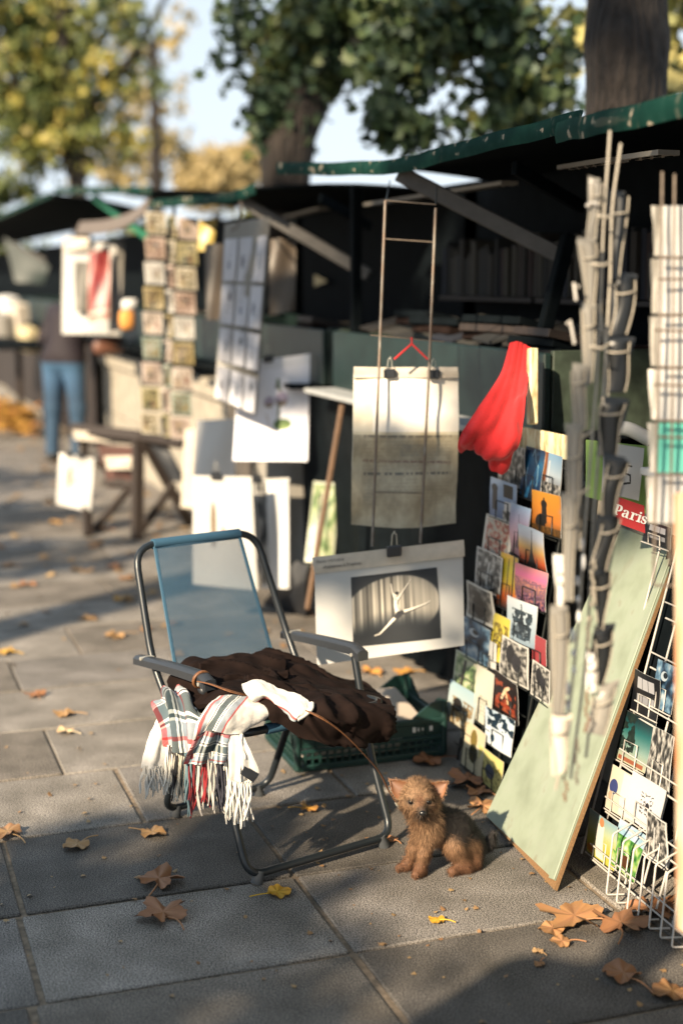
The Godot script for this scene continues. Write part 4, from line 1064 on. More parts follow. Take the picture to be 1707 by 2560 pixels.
func coat() -> void:
	var smooth := FastNoiseLite.new()
	smooth.seed = 3; smooth.frequency = 1.0; smooth.fractal_octaves = 1; smooth.noise_type = FastNoiseLite.TYPE_SIMPLEX_SMOOTH
	var fold := func(u, v, p):
		var q := smooth.get_noise_3d(p.x * 4.0, p.y * 4.0, p.z * 4.0)
		var r := 1.0 - absf(smooth.get_noise_3d(p.x * 4.0 + 0.8 * q, p.y * 4.0 + 9.0, p.z * 6.0)) * 2.2
		var s := 1.0 - absf(sin(u * 5.0 + v * 3.0 + 3.5 * q))
		var w := smooth.get_noise_3d(p.x * 17.0, p.y * 17.0 + 4.0, p.z * 17.0)
		var a := 1.0 - absf(sin(v * 6.5 + 1.3 * sin(u * 5.0) + 2.2 * q))
		return 0.020 * a * a + 0.006 * s * s + 0.009 * q + 0.005 * r + 0.0015 * w
	var t := thing("brown_coat", "crumpled dark brown suede coat heaped on the seat of the blue chair", "coat", ch(Vector3(0.05, 0.45, -0.2)))
	var rows := [
		[Vector3(-0.243, 0.495, -0.44), Vector3(-0.17, 0.543, -0.44), Vector3(-0.031, 0.512, -0.44), Vector3(0.128, 0.508, -0.45), Vector3(0.28, 0.435, -0.44), Vector3(0.405, 0.375, -0.42)],
		[Vector3(-0.288, 0.482, -0.36), Vector3(-0.187, 0.544, -0.36), Vector3(-0.05, 0.515, -0.36), Vector3(0.093, 0.512, -0.36), Vector3(0.257, 0.443, -0.36), Vector3(0.403, 0.368, -0.3)],
		[Vector3(-0.297, 0.471, -0.25), Vector3(-0.194, 0.524, -0.25), Vector3(-0.089, 0.513, -0.25), Vector3(0.037, 0.496, -0.23), Vector3(0.147, 0.46, -0.16), Vector3(0.274, 0.422, -0.04)],
		[Vector3(-0.314, 0.501, -0.1), Vector3(-0.24, 0.528, -0.08), Vector3(-0.144, 0.518, -0.05), Vector3(-0.101, 0.522, 0.06), Vector3(-0.011, 0.491, 0.1), Vector3(0.196, 0.437, 0.08)],
		[Vector3(-0.213, 0.508, 0), Vector3(-0.17, 0.505, 0.05), Vector3(-0.136, 0.494, 0.1), Vector3(-0.084, 0.479, 0.13), Vector3(-0.003, 0.459, 0.13), Vector3(0.16, 0.418, 0.12)],
		[Vector3(-0.13, 0.435, 0.08), Vector3(-0.107, 0.424, 0.1), Vector3(-0.07, 0.413, 0.11), Vector3(-0.01, 0.4, 0.11), Vector3(0.066, 0.382, 0.1), Vector3(0.15, 0.362, 0.08)]]
	for r in rows:
		for i in r.size(): r[i] = ch(r[i])
	var b := MB.new()
	b.sheet(patch(rows, 90, 80, fold), 90, 80, 0.012)
	obj("coat_body", b, M.coat, t)
	# a rolled sleeve and the turned collar lying over it
	b = MB.new()
	var sl := patch([
		[Vector3(-0.186, 0.56, -0.12), Vector3(-0.094, 0.543, -0.08), Vector3(-0.001, 0.506, -0.04), Vector3(0.094, 0.472, 0), Vector3(0.181, 0.442, 0.01)],
		[Vector3(-0.211, 0.557, -0.07), Vector3(-0.128, 0.533, -0.03), Vector3(-0.051, 0.5, 0.02), Vector3(0.034, 0.472, 0.06), Vector3(0.14, 0.442, 0.06)],
		[Vector3(-0.22, 0.534, -0.04), Vector3(-0.148, 0.516, 0), Vector3(-0.086, 0.489, 0.06), Vector3(-0.003, 0.461, 0.09), Vector3(0.112, 0.424, 0.08)],
		[Vector3(-0.196, 0.5, -0.06), Vector3(-0.135, 0.486, -0.02), Vector3(-0.087, 0.469, 0.05), Vector3(-0.004, 0.439, 0.08), Vector3(0.112, 0.388, 0.08)]], 50, 24, fold)
	for i in sl.size(): sl[i] = ch(sl[i])
	b.sheet(sl, 50, 24, 0.01)
	obj("sleeve", b, M.coat, t)
	b = MB.new()
	var cl := patch([
		[Vector3(-0.194, 0.546, -0.36), Vector3(-0.096, 0.543, -0.36), Vector3(0.013, 0.532, -0.36), Vector3(0.109, 0.526, -0.36)],
		[Vector3(-0.234, 0.531, -0.28), Vector3(-0.145, 0.536, -0.28), Vector3(-0.039, 0.525, -0.28), Vector3(0.063, 0.515, -0.28)],
		[Vector3(-0.244, 0.509, -0.24), Vector3(-0.168, 0.514, -0.22), Vector3(-0.063, 0.505, -0.22), Vector3(0.03, 0.5, -0.22)]], 40, 20, fold)
	for i in cl.size(): cl[i] = ch(cl[i])
	b.sheet(cl, 40, 20, 0.01)
	obj("collar", b, M.coat, t)
	b = MB.new()
	var hm := patch([
		[Vector3(0.204, 0.444, -0.02), Vector3(0.253, 0.423, -0.04), Vector3(0.32, 0.38, -0.1)],
		[Vector3(0.146, 0.428, 0.06), Vector3(0.214, 0.399, 0.02), Vector3(0.311, 0.348, -0.08)],
		[Vector3(0.131, 0.374, 0.08), Vector3(0.184, 0.35, 0.04), Vector3(0.286, 0.317, -0.06)]], 20, 24, fold)
	for i in hm.size(): hm[i] = ch(hm[i])
	b.sheet(hm, 20, 24, 0.01)
	obj("hem", b, M.coat, t)

func yarns(t: Node3D, a: Array, n0: int, l0: float, l1: float, cols: Array, sd: int, called := "fringe") -> void:
	rng.seed = sd
	var b := MB.new()
	for i in n0:
		var p: Vector3 = spline(a, (i + 0.5) / n0)
		var l := rng.randf_range(l0, l1)
		var sway := Vector3(rng.randf_range(-0.014, 0.014), 0, rng.randf_range(-0.01, 0.01))
		var c: Color = cols[mini(int(float(i) / n0 * cols.size() + rng.randf_range(-0.4, 0.4)), cols.size() - 1)]
		var path := []
		for k in 7:
			var w := k / 6.0
			path.append(ch(p + Vector3(0, 0.006, 0) + sway * w * w * 1.5 + Vector3(0.003 * sin(w * 7 + i), -l * w, 0.004 * sin(w * 5 + i * 2.1))))
		b.tube(path, [0.0032, 0.0028, 0.0026, 0.0026, 0.0026, 0.0032, 0.002], 5, c)
	obj(called, b, M.yarn, t)

func scarf() -> void:
	var t := thing("plaid_scarf", "white wool scarf with red, grey and black plaid and long fringes", "scarf", ch(Vector3(-0.2, 0.45, -0.1)))
	noise.seed = 8; noise.frequency = 1.0
	var fold := func(u, v, p): return 0.006 * sin(u * 14.0 + 2 * v) * v + 0.004 * noise.get_noise_3d(p.x * 30, p.y * 20, p.z * 30)
	var deep := func(u, v, p): return 0.011 * sin(u * 17.0 + 1.5 * v + 0.8) + 0.005 * noise.get_noise_3d(p.x * 30, p.y * 20, p.z * 30)
	var pc := func(rows: Array, f, nu: int, nv: int, called: String, m: Material, uv: Rect2):
		var pts := patch(rows, nu, nv, f)
		for i in pts.size(): pts[i] = ch(pts[i])
		var b := MB.new()
		b.sheet(pts, nu, nv, 0.004, uv, uv)
		return obj(called, b, m, t)
	# white end hanging at the left
	pc.call([[Vector3(-0.366, 0.432, -0.3), Vector3(-0.354, 0.448, -0.28), Vector3(-0.342, 0.431, -0.26)], [Vector3(-0.402, 0.393, -0.28), Vector3(-0.391, 0.398, -0.25), Vector3(-0.364, 0.396, -0.24)], [Vector3(-0.43, 0.336, -0.27), Vector3(-0.412, 0.338, -0.24), Vector3(-0.365, 0.331, -0.24)], [Vector3(-0.436, 0.309, -0.27), Vector3(-0.416, 0.31, -0.24), Vector3(-0.366, 0.303, -0.24)]], fold, 16, 24, "hanging_end", M.wool, Rect2(0, 0, 1, 1))
	# knot of plaid beside the arm, falling forward
	pc.call([[Vector3(-0.369, 0.46, -0.32), Vector3(-0.317, 0.487, -0.36), Vector3(-0.277, 0.493, -0.36), Vector3(-0.267, 0.493, -0.3)], [Vector3(-0.382, 0.456, -0.27), Vector3(-0.354, 0.505, -0.26), Vector3(-0.328, 0.512, -0.22), Vector3(-0.321, 0.49, -0.14)], [Vector3(-0.383, 0.415, -0.23), Vector3(-0.38, 0.446, -0.18), Vector3(-0.36, 0.452, -0.13), Vector3(-0.338, 0.456, -0.08)], [Vector3(-0.387, 0.375, -0.22), Vector3(-0.38, 0.372, -0.17), Vector3(-0.36, 0.37, -0.12), Vector3(-0.342, 0.378, -0.08)]], deep, 36, 36, "plaid_fold", M.plaid, Rect2(0.0, 0.04, 0.72, 0.5))
	# broad fold crossing the front of the seat
	pc.call([[Vector3(-0.302, 0.546, -0.06), Vector3(-0.258, 0.543, -0.04), Vector3(-0.193, 0.534, -0.02), Vector3(-0.089, 0.505, 0)], [Vector3(-0.364, 0.538, -0.02), Vector3(-0.324, 0.54, 0.01), Vector3(-0.261, 0.524, 0.03), Vector3(-0.146, 0.51, 0.03)], [Vector3(-0.396, 0.497, -0.02), Vector3(-0.358, 0.513, 0.02), Vector3(-0.309, 0.496, 0.04), Vector3(-0.19, 0.496, 0.03)], [Vector3(-0.414, 0.452, -0.02), Vector3(-0.367, 0.479, 0), Vector3(-0.324, 0.462, 0.03), Vector3(-0.259, 0.467, 0.02)]], fold, 40, 24, "front_fold", M.plaid, Rect2(-0.04, 0.52, 0.95, 0.28))
	# tongue lying over the coat
	pc.call([[Vector3(-0.237, 0.57, -0.05), Vector3(-0.173, 0.571, -0.05), Vector3(-0.148, 0.553, 0), Vector3(-0.116, 0.542, 0.06), Vector3(-0.105, 0.523, 0.1)], [Vector3(-0.256, 0.563, -0.01), Vector3(-0.198, 0.565, 0), Vector3(-0.16, 0.543, 0.04), Vector3(-0.143, 0.532, 0.1), Vector3(-0.134, 0.516, 0.12)], [Vector3(-0.247, 0.545, 0.01), Vector3(-0.211, 0.552, 0.03), Vector3(-0.18, 0.534, 0.07), Vector3(-0.172, 0.518, 0.11), Vector3(-0.157, 0.508, 0.12)], [Vector3(-0.214, 0.518, -0.01), Vector3(-0.191, 0.526, 0.01), Vector3(-0.181, 0.514, 0.06), Vector3(-0.179, 0.499, 0.1), Vector3(-0.162, 0.496, 0.11)]], fold, 40, 20, "upper_fold", M.plaid, Rect2(0.5, 0.5, 0.35, 0.62))
	# edge roll of the tongue
	var b := MB.new()
	b.tube(chs(curve([Vector3(-0.165, 0.498, 0.115), Vector3(-0.143, 0.508, 0.12), Vector3(-0.122, 0.521, 0.12), Vector3(-0.109, 0.53, 0.105)], 10)), 0.007, 8)
	obj("rolled_hem", b, M.wool, t)
	# gathered plaid below the front fold
	pc.call([[Vector3(-0.401, 0.458, -0.025), Vector3(-0.371, 0.472, -0.005), Vector3(-0.336, 0.465, 0.005), Vector3(-0.294, 0.45, 0.015)], [Vector3(-0.423, 0.413, -0.035), Vector3(-0.387, 0.421, -0.015), Vector3(-0.344, 0.418, 0.005), Vector3(-0.295, 0.407, 0.015)], [Vector3(-0.437, 0.385, -0.035), Vector3(-0.401, 0.383, -0.015), Vector3(-0.351, 0.382, 0.005), Vector3(-0.299, 0.374, 0.015)]], deep, 40, 20, "gathered_plaid", M.plaid, Rect2(0.0, 0.0, 0.5, 0.5))
	# white tail with a sewn label
	pc.call([[Vector3(-0.329, 0.463, 0.015), Vector3(-0.3, 0.46, 0.025), Vector3(-0.286, 0.454, 0.035)], [Vector3(-0.323, 0.406, 0.015), Vector3(-0.293, 0.406, 0.035), Vector3(-0.265, 0.397, 0.045)], [Vector3(-0.323, 0.351, 0.015), Vector3(-0.287, 0.355, 0.035), Vector3(-0.245, 0.343, 0.045)], [Vector3(-0.324, 0.32, 0.015), Vector3(-0.287, 0.318, 0.035), Vector3(-0.268, 0.319, 0.045)]], fold, 16, 20, "tail", M.wool, Rect2(0, 0, 1, 1))
	b = MB.new()
	var lb := chs([Vector3(-0.292, 0.372, 0.047), Vector3(-0.253, 0.344, 0.057), Vector3(-0.306, 0.353, 0.049), Vector3(-0.272, 0.324, 0.059)])
	b.sheet(paper(lb[0], lb[1], lb[2], lb[3], 0.001, 1, 4, 4), 4, 4, 0.003)
	obj("sewn_label", b, M.black, t)
	b = MB.new()
	var w := [Color(0.50, 0.475, 0.43), Color(0.55, 0.53, 0.49)]
	var mix := [Color(0.68, 0.65, 0.58), Color(0.03, 0.03, 0.035), Color(0.5, 0.46, 0.38), Color(0.05, 0.08, 0.09)]
	yarns(t, [Vector3(-0.436, 0.309, -0.27), Vector3(-0.416, 0.31, -0.24), Vector3(-0.366, 0.303, -0.24)], 28, 0.06, 0.095, w, 1)
	yarns(t, [Vector3(-0.387, 0.377, -0.22), Vector3(-0.369, 0.369, -0.19), Vector3(-0.337, 0.355, -0.18)], 30, 0.10, 0.16, mix, 2)
	yarns(t, [Vector3(-0.424, 0.404, -0.045), Vector3(-0.395, 0.404, -0.025), Vector3(-0.345, 0.405, -0.005), Vector3(-0.289, 0.39, 0.005)], 60, 0.11, 0.185, [Color(0.10, 0.16, 0.18), Color(0.14, 0.012, 0.016), Color(0.42, 0.39, 0.35), Color(0.20, 0.014, 0.017), Color(0.40, 0.37, 0.33), Color(0.03, 0.03, 0.04), Color(0.6, 0.57, 0.5), Color(0.03, 0.03, 0.04)], 3)
	yarns(t, [Vector3(-0.328, 0.327, 0.015), Vector3(-0.304, 0.321, 0.035), Vector3(-0.271, 0.32, 0.045)], 26, 0.085, 0.13, w, 4)
	yarns(t, [Vector3(-0.333, 0.313, -0.015), Vector3(-0.322, 0.304, 0.005), Vector3(-0.317, 0.318, 0.015)], 9, 0.08, 0.11, w, 5)
	yarns(t, [Vector3(-0.3, 0.454, 0.025), Vector3(-0.286, 0.454, 0.035)], 6, 0.07, 0.15, w, 6)

func leash() -> void:
	var t := thing("leather_leash", "tan leather dog leash looped on the chair arm, running to the puppy", "leash", ch(Vector3(-0.27, 0.5, -0.2)))
	var b := MB.new()
	var lp := []
	for k in 17:
		var a := TAU * k / 16
		lp.append(ch(Vector3(-0.27 + cos(a) * 0.026, 0.552 + sin(a) * 0.024, -0.215 + 0.006 * sin(a * 1.0))))
	b.tube(lp, 0.0042, 6)
	for k in lp.size(): lp[k] += Vector3(0.0, 0.001, 0.007)
	b.tube(lp, 0.0042, 6)
	obj("loop", b, M.leather, t)
	b = MB.new()
	var p := curve(chs([Vector3(-0.306, 0.562, -0.17), Vector3(-0.305, 0.57, -0.1), Vector3(-0.285, 0.563, -0.03), Vector3(-0.186, 0.523, -0.03), Vector3(-0.119, 0.503, 0), Vector3(-0.139, 0.519, 0.16), Vector3(-0.069, 0.465, 0.18), Vector3(0.036, 0.368, 0.15), Vector3(0.147, 0.27, 0.08), Vector3(0.211, 0.191, 0.04), Vector3(0.246, 0.144, 0.03)]), 60)
	for k in p.size() - 1:
		b.bar(p[k], p[k + 1] + (p[k + 1] - p[k]) * 0.1, 0.009, 0.003, Vector3(0.3, 0.9, 0.3))
	obj("strap", b, M.leather, t)
	b = MB.new()
	var q: Array = curve([ch(Vector3(0.246, 0.144, 0.03)), ch(Vector3(0.256, 0.128, 0.03)), ch(Vector3(0.284, 0.11, 0.02)), Vector3(1.46, 0.175, -3.575)], 16)
	for k in q.size() - 1:
		var d: Vector3 = (q[k + 1] - q[k]).normalized()
		b.ball((q[k] + q[k + 1]) * 0.5, Vector3(0.0022, 0.0045, 0.007) if k % 2 else Vector3(0.0045, 0.0022, 0.007), Basis.looking_at(d, Vector3(0.2, 1, 0.1)), 6, 4)
	obj("chain", b, M.plate_steel, t)
	# small dark clip-on pouch below the arm
	b = MB.new()
	b.ball(ch(Vector3(-0.262, 0.485, -0.22)), Vector3(0.03, 0.036, 0.028))
	b.ball(ch(Vector3(-0.262, 0.515, -0.215)), Vector3(0.018, 0.022, 0.018))
	single("pouch", b, M.black, "small black nylon pouch hanging under the left chair arm", "pouch")

func dog() -> void:
	var base := Vector3(1.54, 0, -3.575)
	var R := Vector3(0.944, 0, 0.329)
	var Z := Vector3(-0.329, 0, 0.944)
	var L := func(x: float, y: float, z: float) -> Vector3: return base + R * x + Vector3.UP * y + Z * z
	var bones := []
	var add := func(a: Vector3, c: Vector3, r0: float, r1: float): bones.append([L.call(a.x, a.y, a.z), L.call(c.x, c.y, c.z), r0, r1])
	# trunk, rump and chest
	add.call(Vector3(0.078, 0.058, -0.05), Vector3(0.045, 0.105, -0.035), 0.052, 0.05)
	add.call(Vector3(0.045, 0.105, -0.035), Vector3(-0.028, 0.15, -0.005), 0.048, 0.044)
	add.call(Vector3(-0.03, 0.125, 0.005), Vector3(-0.03, 0.165, 0.0), 0.044, 0.04)
	add.call(Vector3(-0.035, 0.155, 0.01), Vector3(-0.058, 0.21, 0.03), 0.038, 0.036)
	# forelegs
	add.call(Vector3(-0.03, 0.12, 0.02), Vector3(-0.045, 0.06, 0.035), 0.022, 0.015)
	add.call(Vector3(-0.045, 0.06, 0.035), Vector3(-0.056, 0.014, 0.045), 0.0145, 0.012)
	add.call(Vector3(-0.057, 0.012, 0.046), Vector3(-0.068, 0.010, 0.066), 0.0155, 0.012)
	add.call(Vector3(-0.05, 0.12, 0.0), Vector3(-0.072, 0.06, 0.0), 0.021, 0.0145)
	add.call(Vector3(-0.072, 0.06, 0.0), Vector3(-0.09, 0.014, 0.004), 0.014, 0.0115)
	add.call(Vector3(-0.092, 0.012, 0.006), Vector3(-0.112, 0.010, 0.018), 0.0145, 0.0115)
	# hind leg nearest the viewer and the far one
	add.call(Vector3(0.075, 0.06, -0.03), Vector3(0.045, 0.075, 0.012), 0.042, 0.026)
	add.call(Vector3(0.045, 0.075, 0.012), Vector3(0.068, 0.025, 0.018), 0.024, 0.016)
	add.call(Vector3(0.07, 0.018, 0.018), Vector3(0.036, 0.011, 0.044), 0.0155, 0.0125)
	add.call(Vector3(0.1, 0.04, -0.04), Vector3(0.105, 0.015, -0.008), 0.032, 0.018)
	add.call(Vector3(0.105, 0.014, -0.01), Vector3(0.082, 0.011, 0.022), 0.016, 0.013)
	# tail
	add.call(Vector3(0.112, 0.035, -0.07), Vector3(0.15, 0.045, -0.075), 0.017, 0.013)
	add.call(Vector3(0.15, 0.045, -0.075), Vector3(0.166, 0.085, -0.07), 0.012, 0.005)
	var dark := Color(0.016, 0.014, 0.013)
	var tan1 := Color(0.165, 0.088, 0.045)
	var rust := Color(0.115, 0.05, 0.024)
	var cream := Color(0.26, 0.165, 0.095)
	var local := func(p: Vector3) -> Vector3: return Vector3((p - base).dot(R), p.y, (p - base).dot(Z))
	var color := func(p: Vector3, nn: Vector3) -> Color:
		var q: Vector3 = local.call(p)
		var c := tan1.lerp(cream, clampf((q.y - 0.1) * 5 + nn.dot(Z) * 0.3, 0, 0.6)).lerp(rust, smoothstep(0.06, 0.02, q.y) * 0.8)
		var sad := smoothstep(-0.045, -0.02, q.x - (q.z + 0.01) * 0.9) * smoothstep(0.05, 0.085, q.y + nn.dot(R) * 0.02 - nn.dot(Z) * 0.045)
		sad = maxf(sad, smoothstep(0.112, 0.125, q.x))
		return c.lerp(dark, clampf(sad, 0, 1))
	var t := thing("puppy", "small scruffy tan puppy with a dark back sitting beside the green board", "dog", base)
	var b := MB.new()
	nets(b, bones, 0.018, 0.005, color)
	var hb := []
	bones = hb
	var hc := Vector3(-0.062, 0.232, 0.045)
	add = func(a: Vector3, c: Vector3, r0: float, r1: float): hb.append([L.call(a.x, a.y, a.z), L.call(c.x, c.y, c.z), r0, r1])
	add.call(hc + Vector3(0, 0.010, -0.012), hc + Vector3(0, 0.012, 0.002), 0.037, 0.034)
	add.call(hc + Vector3(-0.017, -0.010, 0.002), hc + Vector3(0.021, -0.010, 0.004), 0.029, 0.029)
	add.call(hc + Vector3(0.003, -0.014, 0.02), hc + Vector3(0.009, -0.025, 0.048), 0.021, 0.0135)
	add.call(hc + Vector3(0.003, -0.03, 0.016), hc + Vector3(0.009, -0.036, 0.038), 0.014, 0.010)
	add.call(hc + Vector3(0, -0.03, -0.015), hc + Vector3(0.02, -0.075, -0.03), 0.032, 0.036)
	add.call(hc + Vector3(-0.022, 0.012, 0.024), hc + Vector3(-0.016, 0.013, 0.026), 0.010, 0.010)
	add.call(hc + Vector3(0.027, 0.012, 0.024), hc + Vector3(0.022, 0.013, 0.026), 0.010, 0.010)
	var hcol := func(p: Vector3, nn: Vector3) -> Color:
		var q: Vector3 = local.call(p) - hc
		var c := tan1.lerp(cream, clampf(0.3 + q.y * 5 + absf(q.x) * 5, 0, 0.85))
		c = c.lerp(rust, smoothstep(0.014, 0.004, absf(q.x - 0.003)) * smoothstep(-0.02, 0.0, q.y) * smoothstep(0.03, 0.012, q.y) * 0.8)
		c = c.lerp(dark, smoothstep(0.026, 0.012, (q - Vector3(0.010, -0.026, 0.054)).length()) * 0.85)
		for ex in [-0.022, 0.027]:
			c = c.lerp(dark, smoothstep(0.017, 0.009, Vector2(q.x - ex, q.y + 0.001).length()) * (1.0 if q.z > 0.01 else 0.0) * 0.8)
		return c
	nets(b, hb, 0.012, 0.004, hcol)
	obj("body", b, M.fur, t)
	# fur strands
	rng.seed = 17
	var fb := MB.new()
	var count := b.v.size()
	for i in count:
		var p := b.v[i]
		var q: Vector3 = local.call(p)
		if q.y < 0.006: continue
		var head := q.y > 0.185
		var muz := head and Vector3(q - hc - Vector3(0.010, -0.027, 0.045)).length() < 0.024
		for s in (8 if head else 6):
			var nn := b.n[i]
			var down := Vector3(0, -1, 0) * (0.75 if not head else 0.25) + R * (0.35 if not head else 0.0) + Vector3(rng.randfn(), rng.randfn(), rng.randfn()) * (0.32 if q.y < 0.15 else 0.5)
			if head: down += (p - L.call(hc.x + 0.01, hc.y - 0.01, hc.z + 0.06)).normalized() * 0.55
			var d := (nn * 0.42 + down).normalized()
			if d.dot(nn) < 0.12: d = (d + nn * 0.4).normalized()
			var face := head and q.z > hc.z + 0.018 and q.y > hc.y - 0.05
			var l := rng.randf_range(0.008, 0.02) * (0.32 if muz else (0.5 if face else 1.0)) * (0.55 if q.y < 0.085 and q.x < 0.0 else (0.7 if q.y < 0.04 else 1.0))
			if face and (Vector2(q.x - hc.x + 0.022, q.y - hc.y + 0.001).length() < 0.012 or Vector2(q.x - hc.x - 0.027, q.y - hc.y + 0.001).length() < 0.012 or q.z > hc.z + 0.052): continue
			var jt := Vector3(rng.randfn(), rng.randfn(), rng.randfn()) * 0.0022
			var sd := d.cross(nn).normalized() * rng.randf_range(0.0003, 0.0006)
			var c := b.c[i] * rng.randf_range(0.5, 1.7)
			var tipn := (nn + d * 0.3).normalized()
			var m := p + jt + d * l * 0.55 + nn * l * 0.08
			var e := p + jt + d * l - Vector3(0, l * 0.15, 0)
			var k := fb.vert(p + jt + sd, tipn, Vector2.ZERO, c * 0.85)
			fb.vert(p + jt - sd, tipn, Vector2.ZERO, c * 0.85)
			fb.vert(m - sd * 0.8, tipn, Vector2.ZERO, c); fb.vert(m + sd * 0.8, tipn, Vector2.ZERO, c)
			fb.vert(e, tipn, Vector2.ZERO, c * 1.2)
			fb.quad(k, k + 1, k + 2, k + 3); fb.tri(k + 3, k + 2, k + 4)
	# a sparser layer of long wiry hairs
	for i in count:
		var p := b.v[i]
		var q: Vector3 = local.call(p)
		if q.y < 0.03 or rng.randf() > 0.75: continue
		if q.y > 0.185 and q.z > hc.z + 0.02 and absf(q.y - hc.y) < 0.02: continue
		var d := (b.n[i] * 0.8 + Vector3(0, -0.5, 0) + Vector3(rng.randfn(), rng.randfn(), rng.randfn()) * 0.45).normalized()
		var l := rng.randf_range(0.014, 0.027) * (0.6 if q.y < 0.085 else 1.0)
		var sd := d.cross(b.n[i] + Vector3(0.01, 0.02, 0)).normalized() * 0.0004
		var c: Color = b.c[i] * [0.55, 0.8, 1.35, 1.8][rng.randi() % 4]
		var k := fb.vert(p + sd, b.n[i], Vector2.ZERO, c)
		fb.vert(p - sd, b.n[i], Vector2.ZERO, c)
		fb.vert(p + d * l * 0.6 - sd, b.n[i], Vector2.ZERO, c); fb.vert(p + d * l * 0.6 + sd, b.n[i], Vector2.ZERO, c)
		fb.vert(p + d * l + Vector3(0, -0.004, 0), b.n[i], Vector2.ZERO, c)
		fb.quad(k, k + 1, k + 2, k + 3); fb.tri(k + 3, k + 2, k + 4)
	# ears: cupped triangles, pink inside
	for s in [-1.0, 1.0]:
		var eb := MB.new()
		var tip: Vector3 = hc + (Vector3(-0.080, 0.050, -0.002) if s < 0 else Vector3(0.082, 0.042, -0.006))
		var b1: Vector3 = hc + Vector3(s * 0.016, 0.044, -0.002)
		var b2: Vector3 = hc + Vector3(s * 0.036, -0.002, 0.004)
		var pts := PackedVector3Array()
		for j in 11:
			var w := j / 10.0
			for i in 9:
				var u := i / 8.0
				var wide := (1.0 - pow(w, 3.0)) * (1.0 + 0.35 * w)
				var mid := b1.lerp(b2, 0.5).lerp(tip, w) + Vector3(0, -0.012 * sin(w * PI), 0)
				var p := mid + (b2 - b1) * (u - 0.5) * maxf(wide, 0.05) + Vector3(0, 0, -0.016 * sin(u * PI) * (1 - w * 0.6))
				pts.append(L.call(p.x, p.y, p.z))
		eb.sheet(pts, 8, 10, 0.003)
		for i in eb.v.size():
			var f := eb.n[i].dot(Z)
			var rim := clampf(absf((i % 9) - 4.0) / 4.0, 0, 1)
			eb.c[i] = Color(0.25, 0.15, 0.11).lerp(Color(0.20, 0.08, 0.03), rim) if f > 0 else Color(0.2, 0.08, 0.03)
		var em: StandardMaterial3D = M.fur.duplicate()
		em.backlight_enabled = true; em.backlight = Color(0.5, 0.22, 0.1)
		obj("ear", eb, em, t)
		for j in 11:
			for i in 9:
				var edge := i == 0 or i == 8 or j == 10
				for h in (9 if edge else 1):
					var p := pts[j * 9 + i]
					var outw: Vector3 = ((p - pts[j * 9 + 4]).normalized() if i != 4 else Vector3.ZERO) + (pts[94] - pts[4]).normalized() * (0.8 if edge else 0.3) + Vector3(rng.randfn(), rng.randfn(), rng.randfn()) * 0.35 + Z * 0.2
					var d := outw.normalized()
					var l := rng.randf_range(0.005, 0.012) * (1.3 - 0.06 * j)
					var sd := d.cross(Z).normalized() * 0.0006
					var c := rust.lerp(cream, rng.randf()) * rng.randf_range(0.5, 1.4)
					var p0 := p + Vector3(rng.randfn(), rng.randfn(), rng.randfn()) * 0.002
					var k := fb.vert(p0 + sd, Z, Vector2.ZERO, c)
					fb.vert(p0 - sd, Z, Vector2.ZERO, c); fb.vert(p0 + d * l, Z, Vector2.ZERO, c)
					fb.tri(k, k + 1, k + 2)
		eb = MB.new()
		var ec: Vector3 = L.call(hc.x + (-0.022 if s < 0 else 0.027), hc.y - 0.001, hc.z + 0.0315)
		eb.ball(ec, Vector3(0.0075, 0.0072, 0.006), Basis(), 10, 8, Color(0.006, 0.005, 0.005))
		var eye_m := vmat(0.12)
		obj("eye", eb, eye_m, t)
	var nb := MB.new()
	nb.ball(L.call(hc.x + 0.0095, hc.y - 0.023, hc.z + 0.0615), Vector3(0.0105, 0.0085, 0.007), Basis(R, Vector3.UP, Z), 12, 8, Color(0.008, 0.008, 0.009))
	obj("nose", nb, vmat(0.3), t)
	nb = MB.new()
	nb.tube(curve([L.call(hc.x - 0.008, hc.y - 0.042, hc.z + 0.036), L.call(hc.x + 0.009, hc.y - 0.039, hc.z + 0.052), L.call(hc.x + 0.025, hc.y - 0.042, hc.z + 0.034)], 8), 0.0022, 5, Color(0.02, 0.012, 0.01))
	obj("mouth", nb, vmat(0.5), t)
	nb = MB.new()
	var ring := []
	for k in 25:
		var a := TAU * k / 24
		ring.append(L.call(-0.048 + cos(a) * 0.044, 0.18 + 0.008 * cos(a), 0.016 + sin(a) * 0.043))
	nb.tube(ring, 0.004, 6)
	obj("collar", nb, M.black, t)
	var fo := obj("fur", fb, M.fur, t)
	fo.set_meta("kind", "stuff")

